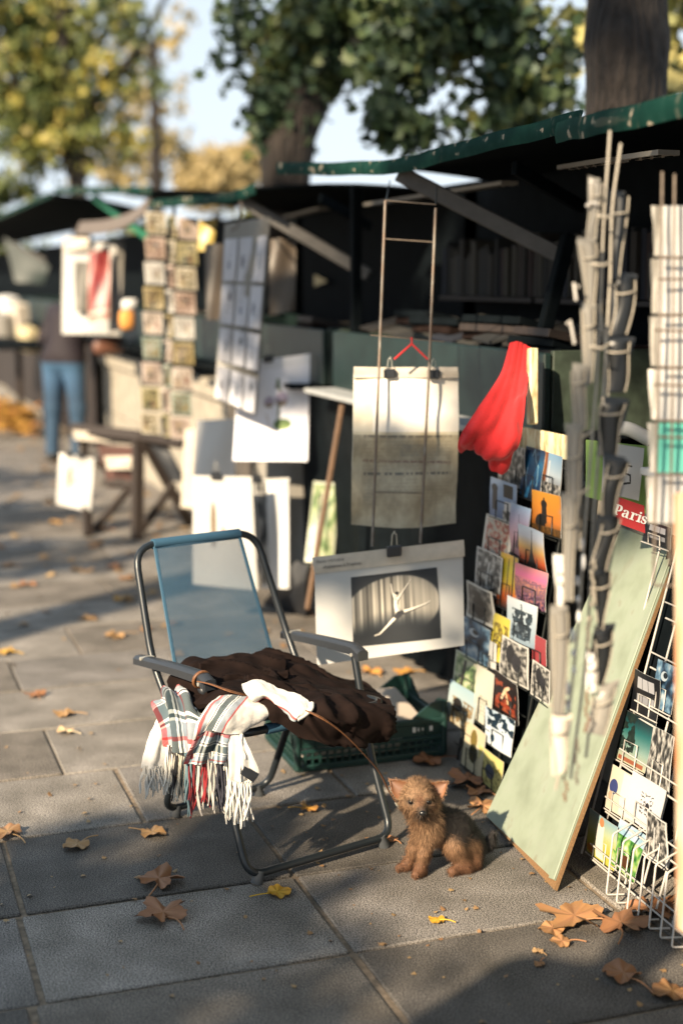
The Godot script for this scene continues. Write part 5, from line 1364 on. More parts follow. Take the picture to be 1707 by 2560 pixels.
func crate() -> void:
	var x0 := 1.40
	var x1 := 1.945
	var z0 := -4.48
	var z1 := -4.84
	var t := thing("plastic_crate", "dark green slatted plastic crate on the ground behind the puppy", "crate", Vector3((x0 + x1) / 2, 0, (z0 + z1) / 2))
	var b := MB.new()
	b.box(Vector3((x0 + x1) / 2, 0.012, (z0 + z1) / 2), Vector3(x1 - x0 - 0.02, 0.012, z0 - z1 - 0.02), Basis(), 0.003)
	obj("floor", b, M.crate, t)
	var wall := func(a: Vector3, c: Vector3, h: float, called: String):
		var m := MB.new()
		var d := (c - a).normalized()
		var up := Vector3.UP
		var nn := d.cross(up)
		var bs := Basis(d, up, nn)
		var l := a.distance_to(c)
		var mid := (a + c) / 2
		m.box(mid + up * (h - 0.009), Vector3(l, 0.018, 0.022), bs, 0.003)
		m.box(mid + up * 0.012, Vector3(l, 0.022, 0.016), bs, 0.003)
		m.box(mid + up * (h * 0.74), Vector3(l, h * 0.34, 0.005), bs, 0.002)
		m.box(mid + up * (h * 0.33), Vector3(l, 0.008, 0.008), bs)
		m.box(mid + up * (h * 0.5), Vector3(l, 0.01, 0.014), bs)
		var k := int(l / 0.026)
		for i in k + 1:
			m.box(a + d * (l * i / k) + up * (h * 0.29), Vector3(0.006, h * 0.5, 0.01), bs)
		for s in 4:
			m.box(a + d * (l * (s + 0.5) / 4) + up * h * 0.74 + nn * 0.004, Vector3(0.008, h * 0.36, 0.008), bs)
		obj(called, m, M.crate, t)
	wall.call(Vector3(x0, 0, z0), Vector3(x1, 0, z0), 0.145, "front_wall")
	wall.call(Vector3(x1, 0, z1), Vector3(x0, 0, z1), 0.15, "back_wall")
	wall.call(Vector3(x0, 0, z1), Vector3(x0, 0, z0), 0.145, "end_wall")
	wall.call(Vector3(x1, 0, z0), Vector3(x1, 0, z1), 0.145, "end_wall")
	# raised corners
	for x in [x0, x1]:
		for z in [z0, z1]:
			b = MB.new()
			var sx := 1.0 if x == x0 else -1.0
			var sz := -1.0 if z == z0 else 1.0
			for s in 2:
				var dirv := Vector3(sx, 0, 0) if s == 0 else Vector3(0, 0, sz)
				var p := Vector3(x, 0, z)
				var q := PackedVector3Array([p + Vector3.UP * 0.205, p + dirv * 0.05 + Vector3.UP * 0.2, p + dirv * 0.12 + Vector3.UP * 0.15, p + Vector3.UP * 0.13, p + dirv * 0.05 + Vector3.UP * 0.13, p + dirv * 0.12 + Vector3.UP * 0.13])
				b.sheet(q, 2, 1, 0.008)
			b.tube([Vector3(x, 0.01, z), Vector3(x, 0.1, z), Vector3(x, 0.205, z)], 0.012, 10)
			obj("corner", b, M.crate, t)
	# worn white print on the front
	b = MB.new()
	rng.seed = 6
	for g in [[1.53, 9, 0.112], [1.83, 5, 0.108]]:
		for i in g[1]:
			var big: bool = i == 0 or i == g[1] - 1
			b.box(Vector3(g[0] + i * 0.016, g[2], z0 + 0.0045), Vector3(0.011 if big else 0.005, 0.018 if big else rng.randf_range(0.008, 0.014), 0.002))
	obj("printed_marks", b, M.white, t)
	b = MB.new()
	b.sheet(paper(Vector3(1.70, 0.17, -4.78), Vector3(1.86, 0.185, -4.74), Vector3(1.70, 0.10, -4.53), Vector3(1.91, 0.105, -4.53), 0.006, 2), 8, 10, 0.003, cell(50), cell(1))
	single("paper_sheet", b, M.print, "cream printed sheet lying in the green crate", "paper")
	b = MB.new()
	for i in 5: b.box(Vector3(1.62, 0.03 + i * 0.014, -4.66), Vector3(0.36, 0.012, 0.28), Basis.from_euler(Vector3(0, 0.03 * i, 0)), 0.002)
	single("paper_stack", b, M.caption, "stack of cream papers filling the bottom of the green crate", "papers")

func clip(t: Node3D, at: Vector3, w: float, d: Vector3) -> void:
	var b := MB.new()
	var nn := d.cross(Vector3.UP).normalized()
	var bs := Basis(d, Vector3.UP, nn)
	b.box(at, Vector3(w, w * 0.75, 0.016), bs, 0.004)
	var o := obj("binder_clip", b, M.black, t)
	b = MB.new()
	for s in [-0.2, 0.2]:
		b.tube([at + d * w * s + Vector3.UP * w * 0.3, at + d * w * s * 0.7 + Vector3.UP * w * 1.1, at - d * w * s * 0.2 + Vector3.UP * w * 1.35], 0.0015, 5)
	obj("clip_wire", b, M.plate_steel, o)

func hangings() -> void:
	# two rods with cross wires
	var t := thing("hanging_rod_frame", "tall frame of two rusty white rods with cross wires hanging from the lid", "display frame", Vector3(1.764, 0.792, -4.49))
	var b := MB.new()
	b.tube([Vector3(1.79, 1.946, -4.681), Vector3(1.739, 1.384, -4.601), Vector3(1.684, 0.77, -4.513)], 0.0048, 8); obj("rod", b, M.rod, t)
	b = MB.new(); b.tube([Vector3(1.952, 1.92, -4.62), Vector3(1.902, 1.384, -4.544), Vector3(1.841, 0.78, -4.461)], 0.0048, 8); obj("rod", b, M.rod, t)
	for p in [[Vector3(1.79, 1.946, -4.681), Vector3(1.953, 1.932, -4.622)], [Vector3(1.776, 1.816, -4.663), Vector3(1.943, 1.804, -4.603)], [Vector3(1.716, 1.488, -4.627), Vector3(1.956, 1.465, -4.54)], [Vector3(1.709, 0.95, -4.568), Vector3(1.866, 0.947, -4.513)]]:
		b = MB.new(); b.tube([p[0], p[1]], 0.0022, 6); obj("cross_wire", b, M.wire_rust, t)
	for p in [[Vector3(2, 2.048, -5.183), Vector3(1.793, 1.946, -4.68)], [Vector3(2, 2.005, -4.724), Vector3(1.953, 1.932, -4.622)]]:
		b = MB.new(); b.tube([p[0], p[1]], 0.0025, 6); obj("hook_wire", b, M.wire_dark, t)
	b = MB.new()
	b.tube([Vector3(1.835, 1.482, -4.542), Vector3(1.834, 1.46, -4.538), Vector3(1.775, 1.408, -4.55)], 0.0035, 6); b.tube([Vector3(1.834, 1.46, -4.538), Vector3(1.883, 1.408, -4.512)], 0.0035, 6)
	obj("red_cord", b, M.red, t)
	# aged poster
	t = thing("newspaper_poster", "yellowed old newspaper page in a sleeve clipped to the two rods", "poster", Vector3(1.813, 0.828, -4.532))
	b = MB.new()
	var q := [Vector3(1.682, 1.352, -4.701), Vector3(2.028, 1.352, -4.581), Vector3(1.645, 0.83, -4.623), Vector3(1.989, 0.826, -4.503)]
	var pp := patch([[q[0], q[0].lerp(q[1], 0.5) + Vector3(0, -0.01, 0.02), q[1]], [q[0].lerp(q[2], 0.5) + Vector3(-0.01, 0, 0.03), q[0].lerp(q[3], 0.5) + Vector3(0, 0, 0.01), q[1].lerp(q[3], 0.5) + Vector3(0.005, 0, 0)], [q[2], q[2].lerp(q[3], 0.5) + Vector3(0, -0.005, 0.03), q[3] + Vector3(0, 0.01, 0)]], 20, 24, func(u, v, _p): return 0.007 * sin(u * 8 + v * 5) * v + 0.005 * sin(v * 17 + u * 3) + 0.006 * noise.get_noise_2d(u * 60, v * 70))
	b.sheet(pp, 20, 24, 0.006, Rect2(0, 0, 1, 1), Rect2(0.02, 0.2, 0.05, 0.05))
	obj("page", b, M.news, t)
	var d: Vector3 = (q[1] - q[0]).normalized()
	b = MB.new()
	b.sheet(paper(Vector3(1.677, 1.376, -4.686), Vector3(2.018, 1.373, -4.566), Vector3(1.675, 1.338, -4.68), Vector3(2.019, 1.341, -4.56), 0.003, 1), 8, 10, 0.016)
	obj("rolled_top", b, M.caption, t)
	for x in [Vector3(1.787, 1.355, -4.622), Vector3(1.93, 1.352, -4.572)]: clip(t, x, 0.042, d)
	# dance photograph
	t = thing("dance_photograph", "mounted black and white photograph of a leaping dancer, clipped below the rods", "photograph", Vector3(1.678, 0.404, -4.345))
	q = [Vector3(1.455, 0.713, -4.454), Vector3(1.929, 0.782, -4.302), Vector3(1.446, 0.398, -4.403), Vector3(1.916, 0.464, -4.251)]
	b = MB.new(); b.sheet(paper(q[0], q[1], q[2], q[3], 0.004, 0), 8, 10, 0.008, cell(0), cell(0)); obj("mount", b, M.print, t)
	b = MB.new()
	var nrm: Vector3 = (q[1] - q[0]).cross(q[2] - q[0]).normalized() * -1.0
	if nrm.z < 0: nrm = -nrm
	q = [Vector3(1.569, 0.69, -4.411), Vector3(1.843, 0.723, -4.321), Vector3(1.564, 0.459, -4.372), Vector3(1.844, 0.489, -4.28)]
	for i in 4: q[i] += nrm * 0.008
	b.sheet(paper(q[0], q[1], q[2], q[3], 0.003, 0), 8, 10, 0.002); obj("print", b, M.dance, t)
	q = [Vector3(1.449, 0.756, -4.464), Vector3(1.933, 0.814, -4.306), Vector3(1.455, 0.701, -4.453), Vector3(1.933, 0.76, -4.296)]
	for i in 4: q[i] += nrm * 0.011
	b = MB.new(); b.sheet(paper(q[0], q[1], q[2], q[3], 0.002, 0), 8, 10, 0.004); var cap = obj("caption_strip", b, M.caption, t)
	handwriting(cap, q, nrm)
	clip(t, Vector3(1.697, 0.784, -4.34), 0.05, (q[1] - q[0]).normalized())
	# pocket sheet
	t = thing("pocket_sheet", "clear hanging organiser of twelve white drawings under the second lid", "display pocket", Vector3(1.788, 1.034, -6.669))
	var g := [Vector3(1.779, 1.941, -6.83), Vector3(1.988, 1.972, -6.762), Vector3(1.688, 1.107, -6.717), Vector3(1.873, 1.023, -6.638)]
	b = MB.new(); b.sheet(paper(g[0], g[1], g[2], g[3], 0.02, 2), 8, 10, 0.004); obj("backing", b, M.sleeve, t)
	rng.seed = 44
	for r in 4:
		for c in 3:
			var f := func(u: float, v: float) -> Vector3: return g[0].lerp(g[1], u).lerp(g[2].lerp(g[3], u), v) + Vector3(-0.32, 0, 0.94) * (0.025 + 0.008 * sin(u * 6 + v * 3))
			var u0 := 0.04 + c * 0.32
			var v0: float = [0.09, 0.345, 0.59, 0.81][r]
			var v1: float = [0.325, 0.565, 0.775, 0.99][r]
			b = MB.new()
			b.sheet(paper(f.call(u0, v0), f.call(u0 + 0.28, v0), f.call(u0, v1), f.call(u0 + 0.28, v1), 0.006, r * 3 + c, 4, 6), 4, 6, 0.002, cell(40 + (r * 3 + c) % 4), cell(0))
			obj("drawing", b, M.print, t)
	b = MB.new(); b.tube([Vector3(1.97, 2.082, -7.229), Vector3(1.842, 1.99, -6.763), Vector3(1.823, 1.928, -6.759), Vector3(1.792, 1.908, -6.766)], 0.006, 6); obj("hook_chain", b, M.wire_rust, t)
	# loose sheets on clips
	var hung := func(called: String, label: String, cat: String, p: Array, curl: float, m: Material, uv: Rect2, back: Rect2, clips: Array, gr := ""):
		var tt := thing(called, label, cat, p[2].lerp(p[3], 0.5), gr)
		var mb := MB.new()
		mb.sheet(paper(p[0], p[1], p[2], p[3], curl, called.length()), 8, 10, 0.004, uv, back)
		obj("sheet", mb, m, tt)
		for x in clips: clip(tt, p[0].lerp(p[1], x) + Vector3(-0.006, 0.004, 0.016), 0.05, (p[1] - p[0]).normalized())
		return tt
	hung.call("botanical_print", "large white botanical print of two pale flowers and a green leaf", "print", [Vector3(1.846, 1.265, -6.85), Vector3(2.183, 1.314, -6.741), Vector3(1.794, 0.79, -6.786), Vector3(2.142, 0.786, -6.664)], 0.01, M.botany, Rect2(0, 0, 1, 1), Rect2(0.02, 0.02, 0.05, 0.05), [0.42])
	hung.call("insect_print", "brightly sunlit white print of a brown feather just above the chair back", "print", [Vector3(1.569, 0.738, -6.694), Vector3(1.837, 0.732, -6.599), Vector3(1.54, 0.217, -6.613), Vector3(1.836, 0.188, -6.505)], 0.008, M.print, cell(49), cell(0), [0.4])
	hung.call("rolled_print", "narrow white print with grey-green marks right of the feather print", "print", [Vector3(1.898, 0.693, -6.786), Vector3(2.067, 0.698, -6.728), Vector3(1.906, 0.153, -6.69), Vector3(2.038, 0.157, -6.645)], 0.012, M.print, cell(10), cell(0), [0.1])
	hung.call("white_sheet", "narrow blank right half of a white print beside the feather print", "print", [Vector3(1.954, 0.683, -6.744), Vector3(2.056, 0.688, -6.709), Vector3(1.938, 0.162, -6.659), Vector3(2.032, 0.157, -6.625)], 0.012, M.white, cell(0), cell(0), [])
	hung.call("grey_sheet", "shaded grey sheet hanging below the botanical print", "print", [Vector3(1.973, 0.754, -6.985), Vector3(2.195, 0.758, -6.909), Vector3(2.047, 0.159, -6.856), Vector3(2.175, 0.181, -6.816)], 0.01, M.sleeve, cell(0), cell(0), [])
	hung.call("white_placard", "plain sunlit placard behind the feather print and postcard column", "placard", [Vector3(1.879, 0.885, -7.899), Vector3(2.086, 0.892, -7.829), Vector3(1.837, 0.53, -7.852), Vector3(2.066, 0.53, -7.773)], 0.008, M.white, cell(0), cell(0), [])
	hung.call("cream_board", "tall cream board standing behind the folding stool", "board", [Vector3(1.948, 0.773, -8.5), Vector3(2.073, 0.773, -8.456), Vector3(1.897, 0.3, -8.435), Vector3(2.022, 0.287, -8.389)], 0.004, M.caption, cell(1), cell(1), [])
	t = hung.call("matted_print", "white matted dark print hanging by the red leaflet at the third stall", "print", [Vector3(1.683, 1.968, -11.482), Vector3(2.122, 1.951, -11.326), Vector3(1.634, 1.254, -11.375), Vector3(2.064, 1.24, -11.223)], 0.02, M.print, cell(0), cell(0), [])
	b = MB.new(); var mq := [Vector3(1.746, 1.814, -11.348), Vector3(1.855, 1.814, -11.31), Vector3(1.718, 1.418, -11.289), Vector3(1.827, 1.418, -11.251)]; b.sheet(paper(mq[0], mq[1], mq[2], mq[3], 0.004, 1), 8, 10, 0.003, cell(45), cell(45)); obj("print", b, M.print, t)
	b = MB.new(); mq = [Vector3(1.683, 2, -11.434), Vector3(1.866, 1.99, -11.368), Vector3(1.678, 1.899, -11.418), Vector3(1.862, 1.899, -11.354)]; b.sheet(paper(mq[0], mq[1], mq[2], mq[3], 0.01, 1), 8, 10, 0.02); obj("rolled_top", b, M.caption, t)
	hung.call("red_leaflet", "curling dark red leaflet with a pale band, hung before the matted print", "leaflet", [Vector3(1.819, 1.878, -11.097), Vector3(1.969, 1.917, -11.052), Vector3(1.784, 1.344, -11.017), Vector3(1.946, 1.367, -10.964)], 0.03, M.print, cell(46), cell(46), [0.8])
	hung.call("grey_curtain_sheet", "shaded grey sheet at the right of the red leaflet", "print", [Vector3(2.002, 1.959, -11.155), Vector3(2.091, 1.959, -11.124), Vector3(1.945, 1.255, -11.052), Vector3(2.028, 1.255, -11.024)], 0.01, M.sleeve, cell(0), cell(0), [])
	hung.call("stool_sheet", "small white sheet clipped to the left corner of the folding stool", "sheet", [Vector3(1.327, 0.532, -9.532), Vector3(1.545, 0.498, -9.451), Vector3(1.29, 0.194, -9.487), Vector3(1.504, 0.142, -9.403)], 0.01, M.print, cell(49), cell(0), [0.3, 0.62])
	hung.call("yellow_paper", "yellow paper under the second lid beside the postcard column", "paper", [Vector3(2.048, 2.027, -8.468), Vector3(2.149, 2.039, -8.435), Vector3(2.033, 1.847, -8.442), Vector3(2.114, 1.834, -8.412)], 0.01, M.print, cell(56), cell(56), [])
	hung.call("yellow_tag", "small yellow triangular tag in the dark of the second stall", "tag", [Vector3(2.9, 1.702, -8.858), Vector3(2.9, 1.705, -8.84), Vector3(2.9, 1.63, -8.859), Vector3(2.9, 1.664, -8.594)], 0.0, M.print, cell(56), cell(56), [])
	hung.call("wire_basket_print", "brown print behind wires, left of the pocket sheet", "print", [Vector3(1.853, 1.864, -7.542), Vector3(1.952, 1.864, -7.507), Vector3(1.842, 1.462, -7.476), Vector3(1.93, 1.462, -7.445)], 0.01, M.print, cell(53), cell(53), [])
	hung.call("brown_print", "brown rounded print right of the pocket sheet in the shade", "print", [Vector3(2.13, 1.881, -7.234), Vector3(2.255, 1.886, -7.191), Vector3(2.101, 1.49, -7.176), Vector3(2.23, 1.512, -7.135)], 0.02, M.print, cell(53), cell(53), [])
	hung.call("green_leaf_print", "white print with dark green leaves low behind the dance photograph", "print", [Vector3(2.12, 0.711, -6.498), Vector3(2.239, 0.7, -6.454), Vector3(2.059, 0.325, -6.452), Vector3(2.189, 0.325, -6.407)], 0.012, M.print, cell(18), cell(0), [])
	# easel leg
	b = MB.new(); b.bar(Vector3(2.039, 1.137, -5.849), Vector3(1.848, 0.257, -5.762), 0.02, 0.02, Vector3.FORWARD, 0.003)
	single("easel_leg", b, M.easel, "thin wooden easel leg leaning left of the newspaper page", "easel")
	# black portfolio on the ground
	b = MB.new(); b.sheet(paper(Vector3(2.068, 0.306, -6.552), Vector3(2.057, 0.324, -6.345), Vector3(2, 0, -7.023), Vector3(2.127, 0, -6.668), 0.01, 1), 8, 10, 0.03)
	single("portfolio", b, M.black, "black portfolio leaning at the foot of the easel leg", "portfolio")
	# red cloth
	b = MB.new()
	noise.seed = 14; noise.frequency = 1.0
	var rc := patch([[Vector3(2.064, 1.472, -4.245), Vector3(2.086, 1.474, -4.238), Vector3(2.106, 1.469, -4.23), Vector3(2.124, 1.455, -4.222)], [Vector3(2.012, 1.373, -4.204), Vector3(2.041, 1.37, -4.193), Vector3(2.067, 1.362, -4.182), Vector3(2.094, 1.356, -4.172)], [Vector3(1.91, 1.275, -4.147), Vector3(1.962, 1.261, -4.126), Vector3(2.008, 1.268, -4.111), Vector3(2.05, 1.288, -4.1)], [Vector3(1.849, 1.209, -4.124), Vector3(1.899, 1.188, -4.103), Vector3(1.957, 1.168, -4.08), Vector3(2.017, 1.188, -4.062)], [Vector3(1.843, 1.179, -4.143), Vector3(1.879, 1.145, -4.124), Vector3(1.924, 1.118, -4.104), Vector3(2.005, 1.125, -4.077)], [Vector3(1.868, 1.131, -4.19), Vector3(1.909, 1.11, -4.172), Vector3(1.96, 1.076, -4.148), Vector3(2.002, 1.062, -4.131)]], 40, 50, func(u, v, p): return (0.011 * sin(u * 8 + 2.5 * v + 3 * noise.get_noise_3d(p.x * 5, p.y * 5, p.z * 5)) + 0.003 * sin(u * 27 - 4 * v)) * (0.35 + v) - 0.022 * pow(absf(sin(v * 7.0 + u * 2.0)), 6) * smoothstep(0.6, 0.8, v))
	b.sheet(rc, 40, 50, 0.008)
	single("red_cloth", b, M.red, "bright red cloth garment hanging from the stall behind the postcard rack", "cloth")

func handwriting(cap: Node3D, q: Array, nrm: Vector3) -> void:
	var ux: Vector3 = (q[1] - q[0]).normalized()
	var uy: Vector3 = nrm.cross(ux).normalized()
	var font := SystemFont.new()
	font.font_names = PackedStringArray(["Droid Serif"])
	font.font_italic = true
	for k in 2:
		var m := TextMesh.new()
		m.text = ["Photo véritable", "«Danseuse à l'Opéra»"][k]
		m.font = font; m.font_size = 16; m.pixel_size = 0.00082; m.depth = 0.0006; m.horizontal_alignment = HORIZONTAL_ALIGNMENT_LEFT
		var o := MeshInstance3D.new()
		o.name = "handwriting"
		o.mesh = m; o.material_override = M.black
		cap.add_child(o, true)
		var at: Vector3 = q[0] + ux * (0.012 + 0.02 * k) - uy * (0.018 + 0.02 * k) + nrm * 0.004
		o.transform = Transform3D(Basis(ux, uy, nrm), at - cap.get_parent().position - cap.position)

func postcard_rack() -> void:
	# a leaning black wire rack with tiers of cards
	var P := Vector3(1.976, 0, -4.446)
	var U := Vector3(0.182, 1.098, 0)
	var up := U.normalized()
	var out := Vector3(-up.y, up.x, 0)
	var t := thing("postcard_rack", "leaning black wire rack filled with tiers of colourful postcards", "postcard rack", P)
	for k in 4:
		var b := MB.new()
		var z := 0.02 + k * 0.15
		b.tube([P + Vector3(0, 0, z) + out * 0.0, P + U * 1.03 + Vector3(0, 0, z)], 0.004, 6)
		obj("upright_wire", b, M.wire_dark, t)
	for k in 10:
		var b := MB.new()
		var o := P + U * (0.05 + k * 0.104)
		b.tube([o + out * 0.012, o + out * 0.012 + Vector3(0, 0, 0.47)], 0.003, 6)
		obj("tier_wire", b, M.wire_dark, t)
	var bb := MB.new()
	var dk := PackedVector3Array([P + U * 1.02 - out * 0.02, P + U * 1.02 - out * 0.02 + Vector3(0, 0, 0.47), P - out * 0.02 + U * 0.04, P - out * 0.02 + U * 0.04 + Vector3(0, 0, 0.47)])
	bb.sheet(dk, 1, 1, 0.006)
	obj("backing", bb, M.dark, t)
	bb = MB.new()
	var hq := [Vector3(2.14, 1.189, -4.342), Vector3(2.14, 1.193, -3.954), Vector3(2.14, 1.111, -4.338), Vector3(2.14, 1.116, -3.95)]
	bb.sheet(paper(hq[0], hq[1], hq[2], hq[3], 0.004, 1), 8, 10, 0.01)
	obj("header_plate", bb, M.rust_panel, t)
	var cards := [
		[Vector3(2.15, 1.047, -4.332), 0.197, 0.125, 2, "black and white sketch postcard at the top left of the black rack"],
		[Vector3(2.149, 1.042, -4.178), 0.128, 0.151, 3, "tall blue postcard of a lightning bolt on the black rack's top tier"],
		[Vector3(2.151, 1.055, -4.052), 0.137, 0.121, 4, "orange and blue street postcard, top right of the black rack"],
		[Vector3(2.13, 0.929, -4.337), 0.191, 0.121, 5, "pale blue postcard with dark figures on the second tier"],
		[Vector3(2.131, 0.933, -4.025), 0.175, 0.119, 6, "orange sunset postcard with a black cat silhouette"],
		[Vector3(2.117, 0.851, -4.182), 0.116, 0.153, 7, "narrow pink and blue postcard of a dark tower"],
		[Vector3(2.109, 0.8, -4.358), 0.193, 0.119, 8, "cream bordered postcard of a red crowd"],
		[Vector3(2.11, 0.808, -4.069), 0.172, 0.125, 9, "postcard of a black tower against an orange dusk"],
		[Vector3(2.088, 0.678, -4.363), 0.190, 0.127, 10, "white bordered black and white street postcard"],
		[Vector3(2.088, 0.674, -4.219), 0.124, 0.164, 11, "tall bright yellow postcard with flames at its foot"],
		[Vector3(2.091, 0.691, -4.047), 0.189, 0.114, 12, "postcard of a city under a pink evening sky"],
		[Vector3(2.069, 0.563, -4.377), 0.202, 0.115, 13, "white bordered postcard of a dark grey cat"],
		[Vector3(2.071, 0.574, -4.062), 0.185, 0.124, 14, "pale blue postcard of a dark cathedral"],
		[Vector3(2.047, 0.431, -4.385), 0.210, 0.121, 15, "deep blue swirling postcard at the rack's left"],
		[Vector3(2.056, 0.482, -4.204), 0.118, 0.143, 16, "narrow yellow postcard with brown figures"],
		[Vector3(2.045, 0.417, -4.274), 0.114, 0.082, 25, "small white slip between the blue and the yellow postcard"],
		[Vector3(2.049, 0.44, -4.065), 0.186, 0.124, 17, "white bordered postcard of two dark people"],
		[Vector3(2.026, 0.302, -4.4), 0.212, 0.126, 18, "green garden painting postcard at the rack's left"],
		[Vector3(2.022, 0.276, -4.236), 0.126, 0.174, 19, "slim cream postcard with fine script"],
		[Vector3(2.029, 0.321, -4.077), 0.168, 0.119, 20, "dark postcard of a dancer on a red stage"],
		[Vector3(2.008, 0.193, -4.4), 0.199, 0.131, 21, "sea blue postcard with brown shapes, lowest at the left"],
		[Vector3(2.009, 0.2, -4.099), 0.177, 0.111, 22, "sky blue postcard with a dark branch"],
		[Vector3(1.991, 0.088, -4.257), 0.148, 0.141, 23, "cream postcard with an olive figure at the rack's foot"],
		[Vector3(1.986, 0.06, -4.121), 0.160, 0.105, 24, "yellow sketch postcard, lowest on the black rack"],
		[Vector3(2.061, 0.514, -3.926), 0.088, 0.077, 51, "plain red card half hidden by the green board"],
		[Vector3(2.046, 0.421, -3.88), 0.115, 0.102, 17, "black and white postcard at the rack's right edge, over the green board"]]
	rack_cards(cards, up, out, 5, "postcards on the black wire rack", M.wire_dark, t)

func rack_cards(cards: Array, up: Vector3, out: Vector3, sd: int, group: String, wire: Material, rack: Node3D) -> void:
	rng.seed = sd
	for c in cards:
		var ct: Vector3 = c[0]
		var w: float = c[1] * 1.13
		var h: float = c[2] * 1.10
		var lean := rng.randf_range(0.0, 0.03)
		var rot := rng.randf_range(-0.04, 0.04)
		var zx := (Vector3(0, 0, 1) + up * rot).normalized()
		var o := out * (0.02 + rng.randf_range(0, 0.008))
		var tl := ct - zx * w / 2 + up * h / 2 + o + out * lean
		var tr := ct + zx * w / 2 + up * h / 2 + o + out * (lean + rng.randf_range(-0.01, 0.01))
		var bl := ct - zx * w / 2 - up * h / 2 + o
		var br := ct + zx * w / 2 - up * h / 2 + o
		var b := MB.new()
		b.sheet(paper(tl, tr, bl, br, rng.randf_range(-0.004, 0.006), rng.randi() % 9, 5, 6), 5, 6, 0.0016, cell(c[3]), cell(0))
		single("postcard", b, M.print, c[4], "postcard", group)
		# the bent wire that holds it
		b = MB.new()
		var m := bl.lerp(br, 0.5)
		b.tube([m - zx * w * 0.22 + out * 0.006, m - zx * w * 0.22 + out * 0.014 + up * h * 0.45, m + zx * w * 0.2 + out * 0.014 + up * h * 0.45, m + zx * w * 0.2 + out * 0.006], 0.0022, 5)
		b.tube([bl + out * 0.004 - up * 0.004, br + out * 0.004 - up * 0.004], 0.0022, 5)
		obj("card_holder", b, wire, rack)

func white_rack() -> void:
	var P := Vector3(1.985, 0, -3.54)
	var U := Vector3(0.24, 0.95, 0)
	var up := U.normalized()
	var out := Vector3(-up.y, up.x, 0)
	var t := thing("white_wire_rack", "white wire card rack leaning at the lower right behind the green board", "postcard rack", P)
	for k in 8:
		var b := MB.new()
		var z := 0.0 + k * 0.085
		b.tube([P + Vector3(-0.002 * k, 0.0, z), P + U * 1.0 + Vector3(0, 0, z)], 0.0035, 6)
		obj("upright_wire", b, M.wire_white, t)
	for k in 7:
		var b := MB.new()
		var o := P + U * (0.02 + k * 0.15) + Vector3(0, 0, 0.10 + 0.012 * k)
		b.tube([o + out * 0.03, o + out * 0.03 + Vector3(-0.02, 0, 0.56)], 0.003, 6)
		b.tube([o + U * 0.045 + out * 0.045, o + U * 0.045 + out * 0.045 + Vector3(-0.02, 0, 0.56)], 0.0025, 6)
		obj("tier_wire", b, M.wire_white, t)
	# the wire feet at the near end
	for k in 7:
		var b := MB.new()
		var z := -3.26 + k * 0.055
		b.tube(round_path([Vector3(2.02, 0.2, z - 0.02), Vector3(1.93, 0.17, z - 0.01), Vector3(1.9, 0.008, z + 0.015), Vector3(1.955, 0.008, z + 0.03)], 0.008, 3), 0.003, 6)
		obj("foot_wire", b, M.wire_white, t)
	var bb := MB.new()
	bb.sheet(PackedVector3Array([P + U - out * 0.03, P + U - out * 0.03 + Vector3(0, 0, 0.66), P + U * 0.1 - out * 0.03, P + U * 0.1 - out * 0.03 + Vector3(0, 0, 0.66)]), 1, 1, 0.005)
	obj("backing", bb, M.dark, t)
	var cards := [
		[Vector3(2.003, 0.091, -3.402), 0.136, 0.116, 26, "green and yellow postcard with a pale dog, lowest on the white rack"],
		[Vector3(2.002, 0.11, -3.272), 0.114, 0.121, 27, "green flower postcard beside the pale dog card"],
		[Vector3(2.038, 0.238, -3.363), 0.129, 0.116, 28, "cream and white card with a small blue figure"],
		[Vector3(2.037, 0.254, -3.23), 0.147, 0.121, 29, "white card with a small ink sketch"],
		[Vector3(2.076, 0.385, -3.371), 0.138, 0.129, 30, "dark teal postcard of a cathedral on the white rack"],
		[Vector3(2.068, 0.38, -3.216), 0.102, 0.145, 2, "grey photograph card with torn edge at the right"],
		[Vector3(2.109, 0.518, -3.365), 0.123, 0.104, 31, "black card of pale windows on the white rack"],
		[Vector3(2.117, 0.562, -3.292), 0.091, 0.118, 15, "dark blue card right of the pale windows card"],
		[Vector3(2.222, 0.943, -3.52), 0.131, 0.056, 31, "small dark postcard peeking over the top of the green board"],
		[Vector3(2.018, 0.195, -3.13), 0.098, 0.110, 10, "black and white card at the lower right edge"]]
	rack_cards(cards, up, out, 12, "cards on the white wire rack", M.wire_white, t)

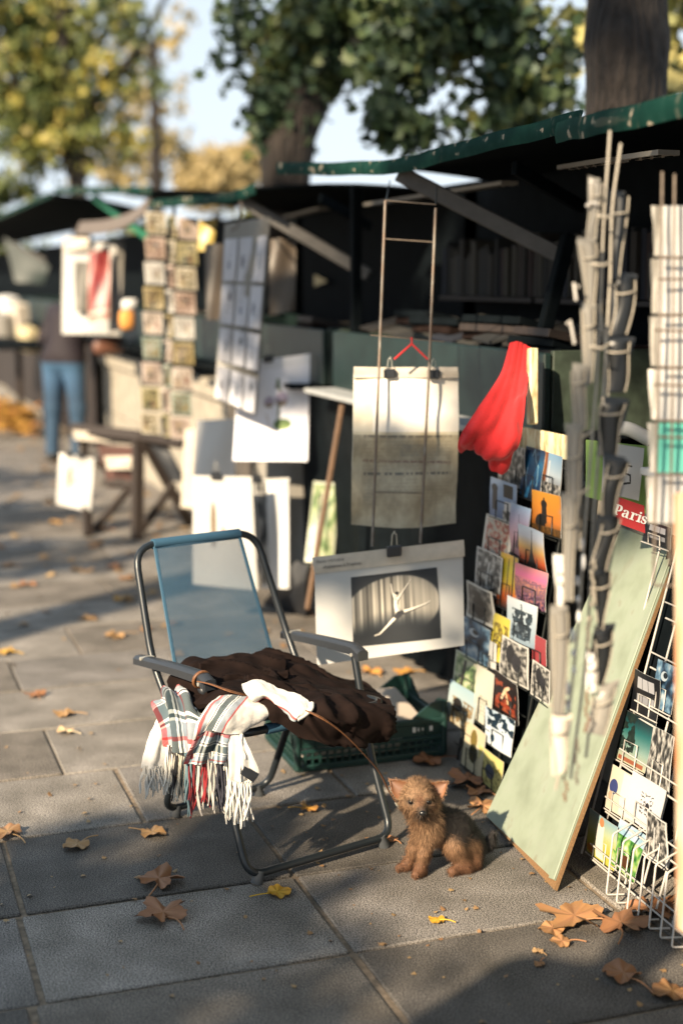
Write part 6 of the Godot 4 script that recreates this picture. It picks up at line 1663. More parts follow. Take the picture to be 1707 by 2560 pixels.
func right_side() -> void:
	# leaning green board
	var t := thing("green_board", "pale green painted plywood board leaning against the stall beside the puppy", "board", Vector3(1.81, 0, -3.6))
	var A := Vector3(1.84, 0.006, -3.88)
	var B := Vector3(1.784, 0.006, -3.32)
	var TL := Vector3(2.3, 0.9, -3.896)
	var TR := Vector3(2.263, 0.9, -3.52)
	var b := MB.new()
	b.sheet(paper(TL, TR, A, B, 0.0, 0, 12, 16), 12, 16, 0.011)
	obj("panel", b, M.ply, t)
	b = MB.new()
	var nn := (B - A).cross(TL - A).normalized()
	if nn.x > 0: nn = -nn
	var o := nn * 0.0072
	# paint layer stops short of the chipped corner
	b.sheet(paper(TL + o, TR + o, A + o, B + o + Vector3(0.01, 0.02, -0.01), 0.0, 0, 12, 16), 12, 16, 0.003)
	obj("paint", b, M.board, t)
	b = MB.new()
	b.bar(B.lerp(TR, 0.02) + o * 1.4 + Vector3(0, 0, -0.022), TR + o * 1.4 + Vector3(0, 0, -0.022), 0.032, 0.005, nn, 0.0015)
	obj("edge_strip", b, M.board, t)
	# lime display with a price note, red sign
	b = MB.new()
	var q := [Vector3(2.104, 1.199, -3.798), Vector3(2.286, 1.18, -3.731), Vector3(2.095, 1.031, -3.772), Vector3(2.263, 0.979, -3.704)]
	b.sheet(paper(q[0], q[1], q[2], q[3], 0.004, 0), 8, 10, 0.012)
	single("lime_panel", b, M.lime, "lime green display panel behind the white price note", "panel")
	q = [Vector3(2.124, 1.2, -3.727), Vector3(2.237, 1.181, -3.684), Vector3(2.112, 1.052, -3.705), Vector3(2.214, 1.027, -3.665)]
	b = MB.new(); b.sheet(paper(q[0], q[1], q[2], q[3], 0.004, 1), 8, 10, 0.003, cell(48), cell(0))
	single("price_note", b, M.print, "white handwritten price note on the lime panel", "note")
	b = MB.new(); b.tube(curve([Vector3(2.194, 1.227, -3.825), Vector3(2.25, 1.227, -3.805), Vector3(2.314, 1.194, -3.778)], 10), 0.022, 12)
	single("paper_roll", b, M.white, "white paper roll lying above the lime panel", "paper roll")
	t = thing("paris_sign", "dark red souvenir sign with white script above the green board", "sign", Vector3(2.143, 0.965, -3.583))
	q = [Vector3(2.106, 1.053, -3.611), Vector3(2.18, 1.026, -3.58), Vector3(2.099, 0.978, -3.6), Vector3(2.178, 0.947, -3.567)]
	b = MB.new(); b.sheet(paper(q[0], q[1], q[2], q[3], 0.0, 1), 8, 10, 0.008); obj("plate", b, M.signred, t)
	var ux: Vector3 = (q[1] - q[0]).normalized()
	var nrm: Vector3 = (q[2] - q[0]).cross(ux).normalized()
	if nrm.z < 0: nrm = -nrm
	var font := SystemFont.new()
	font.font_names = PackedStringArray(["Droid Serif"]); font.font_italic = true; font.font_weight = 700
	var tm := TextMesh.new()
	tm.text = "Paris"; tm.font = font; tm.font_size = 20; tm.pixel_size = 0.0020; tm.depth = 0.002
	var to := MeshInstance3D.new()
	to.name = "lettering"; to.mesh = tm; to.material_override = M.white
	t.add_child(to, true)
	to.transform = Transform3D(Basis(ux, nrm.cross(ux), nrm), (q[0] + q[1] + q[2] + q[3]) / 4.0 + nrm * 0.006 - t.position)
	# cream edge post of the stall's end
	b = MB.new(); b.bar(Vector3(2.113, 1.457, -4.183), Vector3(2.099, 1.213, -4.145), 0.03, 0.03, Vector3.FORWARD, 0.004)
	single("stall_corner_post", b, M.rust_panel, "rusty cream corner post right of the red cloth", "post")
	# hanging carousel of plastic card sleeves
	t = thing("hanging_sleeve_rack", "tall hanging wire rack of translucent card sleeves in the right foreground", "card rack", Vector3(1.352, 0.655, -2.463))
	var wires := [[Vector3(1.499, 1.978, -2.642), Vector3(1.495, 1.943, -2.637), Vector3(1.478, 1.803, -2.619), Vector3(1.462, 1.627, -2.594), Vector3(1.446, 1.47, -2.572)], [Vector3(1.446, 1.47, -2.572), Vector3(1.411, 1.207, -2.538), Vector3(1.382, 0.97, -2.507), Vector3(1.35, 0.769, -2.484), Vector3(1.323, 0.651, -2.473)], [Vector3(1.518, 1.952, -2.63), Vector3(1.495, 1.82, -2.616), Vector3(1.483, 1.68, -2.595)], [Vector3(1.493, 1.68, -2.613), Vector3(1.468, 1.451, -2.582), Vector3(1.434, 1.186, -2.548), Vector3(1.406, 0.921, -2.512), Vector3(1.362, 0.666, -2.483)], [Vector3(1.477, 1.627, -2.621), Vector3(1.482, 1.45, -2.588), Vector3(1.452, 1.14, -2.545), Vector3(1.432, 0.919, -2.513), Vector3(1.399, 0.706, -2.488)]]
	for w in wires:
		b = MB.new(); b.tube(curve(w, 16), 0.003, 7); obj("wire", b, M.wire_beige, t)
	var zz := Vector3(-0.329, 0, 0.944)
	var sleeve := func(called: String, p: Array, m: Material, dp: float):
		# a pocket of several cards, fanned at its top, in a bent wire holder
		var mb := MB.new()
		var wb := MB.new()
		for layer in 4:
			var sh := (layer - 1.5) * 0.35
			var rows := []
			for j in 6:
				var w := j / 5.0
				var l: Vector3 = p[0].lerp(p[2], w)
				var r: Vector3 = p[1].lerp(p[3], w)
				var bow := (r - l) * 0.10 * sin(w * 4.0 + layer + p[0].y * 9.0)
				var d := zz * dp * (1.0 - 0.8 * w) * (sh + 0.4)
				var cut := (r - l) * (0.03 * layer + 0.02 * rng.randf())
				var drop := Vector3(0, -0.007 * layer * (1.0 - w) + rng.randf_range(-0.004, 0.004), 0)
				rows.append([l + bow + d * 0.4 + cut + drop, l.lerp(r, 0.35) + bow + d + drop, l.lerp(r, 0.7) + bow + d * 1.1 + drop * 0.7, r + bow + d * 0.5 - cut * 0.6 + drop * 0.5])
			mb.sheet(patch(rows, 8, 10), 8, 10, 0.0016)
			if layer == 3:
				var le := []
				var re := []
				for r2 in rows:
					le.append(r2[0] + zz * 0.004); re.append(r2[3] + zz * 0.004)
				wb.tube(curve(le, 10), 0.0018, 5)
				wb.tube(curve(re, 10), 0.0018, 5)
				wb.tube([rows[1][0] + zz * 0.006, rows[1][1] + zz * 0.008, rows[1][2] + zz * 0.008, rows[1][3] + zz * 0.006], 0.0022, 5)
		var pocket := obj(called, mb, m, t)
		obj("pocket_wire", wb, M.wire_beige, pocket)
		return pocket
	rng.seed = 91
	for p in [[Vector3(1.451, 1.892, -2.644), Vector3(1.479, 1.881, -2.632), Vector3(1.439, 1.761, -2.625), Vector3(1.464, 1.757, -2.616)], [Vector3(1.409, 1.767, -2.615), Vector3(1.454, 1.76, -2.598), Vector3(1.423, 1.61, -2.583), Vector3(1.441, 1.61, -2.577)], [Vector3(1.404, 1.637, -2.583), Vector3(1.441, 1.628, -2.569), Vector3(1.405, 1.472, -2.554), Vector3(1.423, 1.472, -2.548)], [Vector3(1.373, 1.516, -2.562), Vector3(1.413, 1.509, -2.547), Vector3(1.374, 1.382, -2.539), Vector3(1.401, 1.382, -2.529)], [Vector3(1.35, 1.398, -2.539), Vector3(1.392, 1.392, -2.523), Vector3(1.348, 1.146, -2.496), Vector3(1.374, 1.146, -2.487)], [Vector3(1.334, 1.26, -2.51), Vector3(1.367, 1.251, -2.497), Vector3(1.329, 1.045, -2.474), Vector3(1.351, 1.045, -2.467)], [Vector3(1.295, 1.043, -2.475), Vector3(1.337, 1.037, -2.459), Vector3(1.288, 0.825, -2.44), Vector3(1.317, 0.825, -2.429)]]:
		sleeve.call("card_sleeve", [p[0].lerp(p[1], 0.14), p[0].lerp(p[1], 0.92), p[2].lerp(p[3], 0.1), p[2].lerp(p[3], 0.9)], M.pocket_clear, 0.02)
	for p in [[Vector3(1.396, 0.931, -2.495), Vector3(1.419, 0.927, -2.487), Vector3(1.393, 0.852, -2.483), Vector3(1.41, 0.85, -2.477)], [Vector3(1.336, 1.132, -2.53), Vector3(1.36, 1.128, -2.521), Vector3(1.334, 1.023, -2.512), Vector3(1.349, 1.023, -2.507)]]:
		sleeve.call("white_sleeve", p, M.white, 0.012)
	sleeve.call("pink_sleeve", [Vector3(1.293, 0.831, -2.45), Vector3(1.332, 0.822, -2.435), Vector3(1.292, 0.698, -2.427), Vector3(1.314, 0.711, -2.421)], M.caption, 0.015)
	for p in [[Vector3(1.5, 1.865, -2.643), Vector3(1.536, 1.856, -2.629), Vector3(1.493, 1.68, -2.613), Vector3(1.513, 1.68, -2.606)], [Vector3(1.506, 1.693, -2.622), Vector3(1.551, 1.687, -2.605), Vector3(1.489, 1.569, -2.606), Vector3(1.526, 1.569, -2.593)], [Vector3(1.485, 1.569, -2.608), Vector3(1.536, 1.561, -2.588), Vector3(1.473, 1.45, -2.591), Vector3(1.513, 1.45, -2.577)], [Vector3(1.457, 1.446, -2.585), Vector3(1.514, 1.437, -2.564), Vector3(1.45, 1.323, -2.566), Vector3(1.484, 1.323, -2.555)], [Vector3(1.452, 1.328, -2.545), Vector3(1.497, 1.319, -2.528), Vector3(1.439, 1.207, -2.529), Vector3(1.467, 1.207, -2.519)], [Vector3(1.434, 1.207, -2.53), Vector3(1.474, 1.209, -2.517), Vector3(1.411, 1.093, -2.519), Vector3(1.448, 1.093, -2.506)], [Vector3(1.41, 1.102, -2.521), Vector3(1.453, 1.102, -2.505), Vector3(1.421, 0.975, -2.494), Vector3(1.432, 0.975, -2.491)], [Vector3(1.413, 0.979, -2.498), Vector3(1.455, 0.986, -2.484), Vector3(1.402, 0.865, -2.482), Vector3(1.427, 0.865, -2.473)]]:
		sleeve.call("smoked_sleeve", p, M.smoke, 0.02)
	sleeve.call("smoked_sleeve", [Vector3(1.415, 0.861, -2.477), Vector3(1.456, 0.874, -2.465), Vector3(1.388, 0.769, -2.47), Vector3(1.421, 0.76, -2.457)], M.sleeve, 0.015)
	for p in [[Vector3(1.394, 1.663, -2.559), Vector3(1.384, 1.671, -2.564), Vector3(1.386, 1.637, -2.557)], [Vector3(1.375, 1.589, -2.574), Vector3(1.382, 1.598, -2.573), Vector3(1.388, 1.55, -2.563)], [Vector3(1.435, 1.824, -2.616), Vector3(1.444, 1.832, -2.614), Vector3(1.457, 1.828, -2.609)]]:
		b = MB.new(); b.tube(p, 0.0035, 6); obj("bent_wire", b, M.wire_white, t)
	for k in 9:
		b = MB.new()
		var pz: Vector3 = [Vector3(1.461, 1.801, -2.581), Vector3(1.447, 1.706, -2.569), Vector3(1.435, 1.542, -2.545), Vector3(1.392, 1.369, -2.53), Vector3(1.382, 1.257, -2.514), Vector3(1.361, 1.214, -2.514), Vector3(1.347, 1.075, -2.495), Vector3(1.332, 0.954, -2.479), Vector3(1.318, 0.833, -2.463)][k]
		b.tube([pz + Vector3(-0.022, 0.004, 0), pz + zz * 0.02, pz + Vector3(0.022, 0.008, 0)], 0.0032, 6)
		obj("ring_wire", b, M.wire_beige, t)
	for k in 12:
		b = MB.new()
		var f := k / 11.0
		var bp: Vector3 = Vector3.ZERO
		var e := [Vector3(1.386, 1.151, -2.505), Vector3(1.36, 0.952, -2.479), Vector3(1.332, 0.761, -2.456)]
		bp = spline(e, f)
		b.ball(bp + Vector3(0.006 * sin(k * 2.1), 0, 0), Vector3(0.005, 0.012 + 0.005 * sin(k * 1.7), 0.005), Basis(), 8, 6)
		obj("bead", b, M.white, t)
	for k in 5:
		b = MB.new()
		var c0: Vector3 = [Vector3(1.401, 1.118, -2.484), Vector3(1.386, 1.006, -2.469), Vector3(1.376, 0.868, -2.449), Vector3(1.328, 0.73, -2.441), Vector3(1.351, 0.764, -2.439)][k]
		for lk in 9:
			b.ball(c0 + Vector3(0.003 * sin(lk * 2.0 + k), -0.011 * lk, 0.003 * cos(lk)), Vector3(0.0032, 0.0062, 0.0032), Basis(), 6, 5)
		obj("chain", b, [M.wire_beige, M.wire_rust, M.leather, M.leather, M.wire_rust][k], t)
	# second carousel at the right edge: white cards behind a wire grid
	t = thing("white_card_rack", "hanging wire rack of stacked white cards cut by the right edge", "card rack", Vector3(1.567, 1.067, -2.46))
	var ys := [470.0, 592.0, 724.0, 845.0, 968.0, 1090.0, 1205.0]
	for k in 6:
		var y0: float = ys[k]
		var y1: float = ys[k + 1]
		var pp := grid_px(y0 + 4, y1 - 4)
		b = MB.new()
		b.sheet(paper(pp[0], pp[1], pp[2], pp[3], 0.003, k), 8, 10, 0.006)
		obj("teal_card" if k == 4 else "white_card", b, M.teal_card if k == 4 else M.card_white, t)
		b = MB.new()
		b.sheet(paper(pp[4], pp[5], pp[6], pp[7], 0.002, k), 8, 10, 0.01)
		obj("card_edge", b, M.sleeve if k < 3 else M.wire_white, t)
	for p in [[Vector3(1.573, 1.892, -2.558), Vector3(1.556, 1.628, -2.518), Vector3(1.535, 1.369, -2.48), Vector3(1.512, 1.075, -2.437)], [Vector3(1.596, 1.887, -2.549), Vector3(1.58, 1.628, -2.51), Vector3(1.563, 1.369, -2.471), Vector3(1.544, 1.11, -2.432)], [Vector3(1.622, 1.887, -2.54), Vector3(1.608, 1.628, -2.5), Vector3(1.591, 1.369, -2.461), Vector3(1.572, 1.075, -2.416)]]:
		b = MB.new(); b.tube(p, 0.003, 6); obj("grid_wire", b, M.wire_rust, t)
	for p in [[Vector3(1.557, 1.723, -2.534), Vector3(1.63, 1.721, -2.509)], [Vector3(1.555, 1.679, -2.527), Vector3(1.628, 1.679, -2.502)], [Vector3(1.55, 1.609, -2.517), Vector3(1.624, 1.607, -2.491)], [Vector3(1.54, 1.578, -2.515), Vector3(1.622, 1.575, -2.486)], [Vector3(1.544, 1.505, -2.501), Vector3(1.618, 1.502, -2.475)], [Vector3(1.534, 1.47, -2.498), Vector3(1.616, 1.467, -2.469)], [Vector3(1.535, 1.398, -2.486), Vector3(1.612, 1.396, -2.458)], [Vector3(1.533, 1.366, -2.481), Vector3(1.611, 1.364, -2.453)], [Vector3(1.527, 1.293, -2.47), Vector3(1.607, 1.29, -2.442)], [Vector3(1.512, 1.071, -2.437), Vector3(1.595, 1.071, -2.408)]]:
		b = MB.new(); b.tube(p, 0.003, 6); obj("cross_wire", b, M.wire_rust, t)
	# painted post at the very edge
	b = MB.new(); b.bar(Vector3(1.504, 1.277, -2.325), Vector3(1.464, 0.448, -2.195), 0.035, 0.03, Vector3.FORWARD, 0.004)
	single("painted_post", b, M.paint_post, "blurred orange and cream painted wooden post at the right frame edge", "post")

func grid_px(y0: float, y1: float) -> Array:
	# corners of one row of the right rack, by height at its fixed depth
	var a: Vector3 = Vector3(1.588, 1.829, -2.585)
	var c: Vector3 = Vector3(1.542, 1.185, -2.489)
	var e: Vector3 = Vector3(1.679, 1.829, -2.553)
	var f: Vector3 = Vector3(1.641, 1.185, -2.455)
	var g: Vector3 = Vector3(1.582, 1.83, -2.608)
	var h: Vector3 = Vector3(1.535, 1.182, -2.512)
	var k: Vector3 = Vector3(1.599, 1.83, -2.603)
	var l: Vector3 = Vector3(1.552, 1.182, -2.506)
	var t0 := (y0 - 470.0) / 735.0
	var t1 := (y1 - 470.0) / 735.0
	return [a.lerp(c, t0), e.lerp(f, t0), a.lerp(c, t1), e.lerp(f, t1), g.lerp(h, t0), k.lerp(l, t0), g.lerp(h, t1) + Vector3(0.008, 0, 0), k.lerp(l, t1)]

func background() -> void:
	# postcard column under the second lid
	var t := thing("postcard_column", "tall revolving column of vintage postcards under the second lid", "postcard rack", Vector3(1.865, 0.71, -8.625))
	var b := MB.new(); b.tube([Vector3(1.992, 2.134, -8.882), Vector3(1.875, 0.691, -8.672)], 0.012, 8); obj("pole", b, M.wire_dark, t)
	rng.seed = 33
	for c in 3:
		for r in 9:
			var top: Array = [[338, 384], [388, 405], [412, 457]][c]
			var bot: Array = [[325, 365], [368, 388], [392, 438]][c]
			var y0: float = 488.0 + r * 57 + c * 6
			var f0 := (y0 - 488) / 513.0
			var p0 := lerpf(top[0], bot[0], f0)
			var p1 := lerpf(top[1], bot[1], f0)
			b = MB.new()
			var e := [cpx(p0, y0), cpx(p1, y0 + 2), cpx(p0 + 3, y0 + 50), cpx(p1 + 2, y0 + 53)]
			var o := Vector3(-0.32, 0, 0.94) * (0.06 if c != 1 else 0.02)
			b.sheet(paper(e[0] + o * 1.4, e[1] + o * 1.4, e[2] + o, e[3] + o, 0.006, r, 4, 5), 4, 5, 0.003, cell(32 + (r * 3 + c * 5) % 8), cell(1))
			obj("postcard", b, M.print, t)
			if c != 1:
				b = MB.new(); b.tube([e[2] + o * 1.2, e[3] + o * 1.2], 0.006, 5); obj("holder_wire", b, M.wire_dark, t)
	# folding stool table of dark slats
	t = thing("folding_stool", "dark wooden folding director's chair beside the postcard column", "folding chair", Vector3(1.85, 0, -9.4))
	var bars := [["leg", Vector3(1.84, 0.642, -9.426), Vector3(1.742, 0, -9.049), 0.06], ["leg", Vector3(1.524, 0.585, -9.795), Vector3(1.463, 0, -9.28), 0.05], ["leg", Vector3(1.862, 0.618, -9.361), Vector3(2.199, 0, -9.45), 0.05], ["cross_brace", Vector3(1.781, 0.288, -9.439), Vector3(1.514, -0, -9.436), 0.04], ["cross_brace", Vector3(2.039, 0.331, -9.25), Vector3(1.803, 0, -9.283), 0.04], ["cross_brace", Vector3(1.607, 0.443, -9.688), Vector3(1.788, 0.274, -9.327), 0.04], ["top_rail", Vector3(1.457, 0.659, -9.831), Vector3(1.849, 0.638, -9.369), 0.06], ["side_rail", Vector3(1.849, 0.638, -9.369), Vector3(2.063, 0.613, -9.075), 0.05], ["rail", Vector3(1.603, 0.323, -9.507), Vector3(1.792, 0.331, -9.336), 0.03]]
	for s in bars:
		b = MB.new(); b.bar(s[1], s[2], s[3] * 1.3, s[3] * 0.8, Vector3(0.3, 0.2, 0.9), 0.006); obj(s[0], b, M.wood_dark, t)
	b = MB.new(); var sq := [Vector3(1.45, 0.66, -9.726), Vector3(1.874, 0.619, -9.572), Vector3(1.458, 0.596, -9.713), Vector3(1.877, 0.561, -9.561)]; b.sheet(paper(sq[0], sq[1], sq[2], sq[3], 0.006, 1), 8, 10, 0.02); obj("canvas_band", b, M.caption, t)
	b = MB.new(); sq = [Vector3(1.588, 0.572, -9.556), Vector3(1.824, 0.561, -9.472), Vector3(1.637, 0.288, -9.49), Vector3(1.808, 0.277, -9.428)]; b.sheet(paper(sq[0], sq[1], sq[2], sq[3], 0.01, 1), 8, 10, 0.01); obj("seat_cloth", b, M.brick_cloth, t)
	b = MB.new(); sq = [Vector3(1.612, 0.507, -9.45), Vector3(1.799, 0.507, -9.385), Vector3(1.624, 0.421, -9.431), Vector3(1.795, 0.421, -9.372)]; b.sheet(paper(sq[0], sq[1], sq[2], sq[3], 0.006, 1), 8, 10, 0.008); obj("pale_band", b, M.caption, t)
	b = MB.new(); sq = [Vector3(1.889, 0.613, -9.351), Vector3(2.011, 0.59, -9.304), Vector3(2.026, 0.346, -9.257), Vector3(2.121, 0.331, -9.221)]; b.sheet(paper(sq[0], sq[1], sq[2], sq[3], 0.01, 1), 8, 10, 0.01); obj("side_cloth", b, M.black, t)
	# stock of the third and farther stalls
	var bits := [["orange_bag", Vector3(1.971, 1.382, -10.422), Vector3(0.12, 0.15, 0.1), M.orange, "small orange paper bag on the third stall's ledge", "bag"], ["white_bundle", Vector3(2.014, 1.49, -10.533), Vector3(0.13, 0.09, 0.1), M.white, "crumpled white bundle above the orange bag", "bundle"], ["brown_bag", Vector3(2.011, 1.153, -11.441), Vector3(0.28, 0.16, 0.15), M.brownbag, "brown leather shoulder bag hanging below the matted print", "bag"]]
	for s in bits:
		b = MB.new()
		var rr: Vector3 = s[2]
		b.ball(s[1], rr * 0.55, Basis.from_euler(Vector3(0, 0.4, 0.1)), 14, 10)
		for i in b.v.size():
			var q: Vector3 = (b.v[i] - s[1])
			b.v[i] = s[1] + Vector3(signf(q.x) * pow(absf(q.x) / rr.x * 1.8, 0.6) * rr.x * 0.5, signf(q.y) * pow(absf(q.y) / rr.y * 1.8, 0.6) * rr.y * 0.5, q.z)
		single(s[0], b, s[3], s[4], s[5])
	rng.seed = 51
	var k := 0
	for s in [[Vector3(1.853, 1.064, -17.49), "grey"], [Vector3(2.005, 1.141, -17.45), "cream"], [Vector3(2.046, 0.982, -16.872), "yellowish"], [Vector3(1.95, 1.363, -18.044), "white"]]:
		b = MB.new()
		b.box(s[0], Vector3(0.16, [0.4, 0.5, 0.28, 0.2][k], 0.3), Basis.from_euler(Vector3(0.1, 0.3, 0.1)), 0.01)
		single("upright_book", b, [M.sleeve, M.caption, M.rust_panel, M.white][k], s[1] + " upright book on the far stall at the left, " + ["lowest at the frame edge", "tall beside the man", "nearest to the man's elbow", "under the teal flap"][k], "book")
		k += 1
	# trestle table of the far stall
	t = thing("trestle_table", "dark trestle table of books at the far left, left of the man", "table", Vector3(1.75, 0, -16.3))
	b = MB.new(); b.box(Vector3(1.72, 0.97, -16.5), Vector3(0.8, 0.05, 2.6), Basis(), 0.01); obj("table_top", b, M.dark, t)
	for p in [Vector3(1.4, 0, -15.3), Vector3(2.0, 0, -15.3), Vector3(1.4, 0, -17.6), Vector3(2.0, 0, -17.6)]:
		b = MB.new(); b.bar(p, p + Vector3(0, 0.945, 0), 0.07, 0.07, Vector3.FORWARD, 0.005); obj("leg", b, M.wood_dark, t)
	# heap of orange leaves by the man
	var lt := Node3D.new()
	lt.name = "leaf_litter"; lt.position = Vector3(1.75, 0, -17.5); add_child(lt)
	tag(lt, "drift of orange leaves on the ground behind the man", "leaves"); lt.set_meta("kind", "stuff")
	var mm := MultiMesh.new()
	mm.transform_format = MultiMesh.TRANSFORM_3D; mm.use_colors = true; mm.mesh = leaf_mesh(); mm.instance_count = 420
	for i in 420:
		var q := Vector3(rng.randfn() * 0.16, absf(rng.randfn()) * 0.09, rng.randfn() * 0.7)
		mm.set_instance_transform(i, Transform3D(Basis.from_euler(Vector3(-1.4 + rng.randfn() * 0.5, rng.randf() * TAU, 0)).scaled(Vector3.ONE * 0.15), q))
		mm.set_instance_color(i, Color(0.3, 0.12, 0.03).lerp(Color(0.42, 0.25, 0.05), rng.randf()))
	var mi := MultiMeshInstance3D.new()
	mi.name = "leaves"; mi.multimesh = mm; mi.material_override = M.leaf
	lt.add_child(mi)
	mi.set_meta("kind", "stuff")

func cpx(x: float, y: float) -> Vector3:
	# bilinear in the plane of the postcard column
	var a: Vector3 = Vector3(1.775, 2.105, -8.899)
	var e: Vector3 = Vector3(2.131, 2.105, -8.775)
	var c: Vector3 = Vector3(1.699, 0.697, -8.68)
	var f: Vector3 = Vector3(2.055, 0.697, -8.556)
	var u := (x - 320.0) / 140.0
	var v := (y - 480.0) / 530.0
	return a.lerp(e, u).lerp(c.lerp(f, u), v)

func person(at: Vector3, face: float, lean: float, label: String, jacket: Color, jeans: Color) -> void:
	var bs := Basis(Vector3.UP, face)
	var J := func(x: float, y: float, z: float) -> Vector3:
		var h := maxf(0.0, y - 0.95)
		return at + bs * Vector3(x, y - h * (1.0 - cos(lean)), z + h * sin(lean))
	var bones := []
	var add := func(a: Vector3, c: Vector3, r0: float, r1: float): bones.append([J.call(a.x, a.y, a.z), J.call(c.x, c.y, c.z), r0, r1])
	for s in [-1.0, 1.0]:
		add.call(Vector3(s * 0.1, 0.92, 0), Vector3(s * 0.13, 0.5, 0.015), 0.11, 0.078)
		add.call(Vector3(s * 0.13, 0.5, 0.015), Vector3(s * 0.135, 0.09, -0.02), 0.074, 0.062)
		add.call(Vector3(s * 0.135, 0.05, -0.03), Vector3(s * 0.15, 0.04, 0.14), 0.048, 0.04)
		add.call(Vector3(s * 0.2, 1.42, 0), Vector3(s * 0.27, 1.15, 0.04), 0.07, 0.055)
		add.call(Vector3(s * 0.27, 1.15, 0.04), Vector3(s * 0.16, 1.1, 0.3), 0.055, 0.042)
		add.call(Vector3(s * 0.16, 1.1, 0.3), Vector3(s * 0.13, 1.12, 0.4), 0.036, 0.03)
	add.call(Vector3(-0.07, 0.97, 0), Vector3(0.07, 0.97, 0), 0.14, 0.14)
	add.call(Vector3(0, 1.0, 0), Vector3(0, 1.3, 0), 0.165, 0.195)
	add.call(Vector3(-0.13, 1.4, -0.01), Vector3(0.13, 1.4, -0.01), 0.095, 0.095)
	add.call(Vector3(0, 1.45, 0), Vector3(0, 1.56, 0.02), 0.06, 0.055)
	add.call(Vector3(0, 1.62, 0.02), Vector3(0, 1.69, 0.02), 0.085, 0.095)
	add.call(Vector3(0, 1.6, 0.06), Vector3(0, 1.64, 0.08), 0.05, 0.05)
	var t := thing("person", label, "person", at)
	var b := MB.new()
	var inv := bs.inverse()
	nets(b, bones, 0.05, 0.02, func(p: Vector3, _n: Vector3) -> Color:
		var q: Vector3 = inv * (p - at)
		if q.y < 0.09: return Color(0.03, 0.025, 0.02)
		if q.y < 0.93: return jeans.lerp(jeans * 2.2, smoothstep(0.55, 0.85, q.y) * 0.7)
		if q.y > 1.5 + 0.0 and q.y > 1.52: return Color(0.35, 0.2, 0.14) if q.z > 0.05 else Color(0.05, 0.035, 0.025)
		if q.z > 0.36: return Color(0.38, 0.22, 0.15)
		return jacket)
	obj("body", b, M.skin, t)

func fallen(label: String, at: Vector2, size: float, turn: float, kind: int, c0: Color, c1: Color, sd: int) -> void:
	rng.seed = sd
	var b := MB.new()
	var nr := 6
	var na := 44
	var bend := rng.randf_range(0.05, 0.2) if kind == 0 else rng.randf_range(0.04, 0.15)
	var ax := rng.randf() * PI
	var wob := rng.randf() * 6.0
	var pts := []
	var low := 1e9
	for j in nr + 1:
		var w := float(j) / nr
		for i in na:
			var a := TAU * i / na
			var rad := 1.0
			if kind == 0:
				rad = 0.50 + 0.52 * pow(absf(cos((a - PI / 2) * 2.5)), 1.2) * (0.78 + 0.22 * sin(a))
				rad *= 0.94 + 0.1 * absf(sin(a * 11))
				if absf(angle_difference(a, -PI / 2)) < 0.3: rad = 0.3
			else:
				rad = 0.62 + 0.30 * pow(maxf(0.0, sin(a)), 3) + 0.12 * absf(cos(a)) - (0.1 if sin(a) < -0.95 else 0.0) + 0.04 * sin(a * 9)
			var x := cos(a) * rad * w * size * 0.5
			var z := -sin(a) * rad * w * size * 0.5
			var t := (x * cos(ax) + z * sin(ax)) / size
			var s := (x * sin(ax) - z * cos(ax)) / size
			var y := size * (bend * 2.2 * t * t - 0.35 * bend * s * s + 0.06 * w * sin(a * 3 + wob) + 0.03 * w * sin(a * 8 + wob))
			pts.append(Vector3(x, y, z)); low = minf(low, y)
	var bs := Basis(Vector3.UP, turn)
	var o := Vector3(at.x, 0.003 - low, at.y)
	for side in [1.0, -1.0]:
		var base := b.v.size()
		for j in nr + 1:
			for i in na:
				var p: Vector3 = pts[j * na + i]
				var pa: Vector3 = pts[j * na + (i + 1) % na]
				var pb: Vector3 = pts[maxi(j - 1, 0) * na + i] if j > 0 else pts[na + i]
				var nn := (pa - p).cross(pb - p).normalized() if j > 0 else Vector3.UP
				if nn.y < 0: nn = -nn
				var vein := pow(absf(cos((TAU * i / na - PI / 2) * 2.5)), 24)
				var c := c0.lerp(c1, clampf(float(j) / nr * 0.6 + rng.randf() * 0.25 - vein * 0.3, 0, 1))
				b.vert(bs * (p + Vector3(0, side * 0.0005, 0)) + o, bs * nn * side, Vector2.ZERO, c)
		for j in nr:
			for i in na:
				var a0 := base + j * na + i
				var a1 := base + j * na + (i + 1) % na
				b.quad(a0, a1, a1 + na, a0 + na)
	# the stalk
	var st := []
	var sl := size * (0.55 if kind == 0 else 0.8)
	for k in 7:
		var w := k / 6.0
		st.append(bs * Vector3(0.05 * size * sin(w * 3), 0.004 + size * 0.10 * sin(w * PI) * 0.5 + pts[0].y * (1 - w) - low * (1 - w) * 0.0, size * 0.08 + sl * w) + Vector3(at.x, 0.003, at.y))
	b.tube(st, 0.0014 + size * 0.006, 5, c0 * 1.1)
	single("fallen_leaf", b, M.fallen, label, "leaf", "fallen leaves on the pavement")

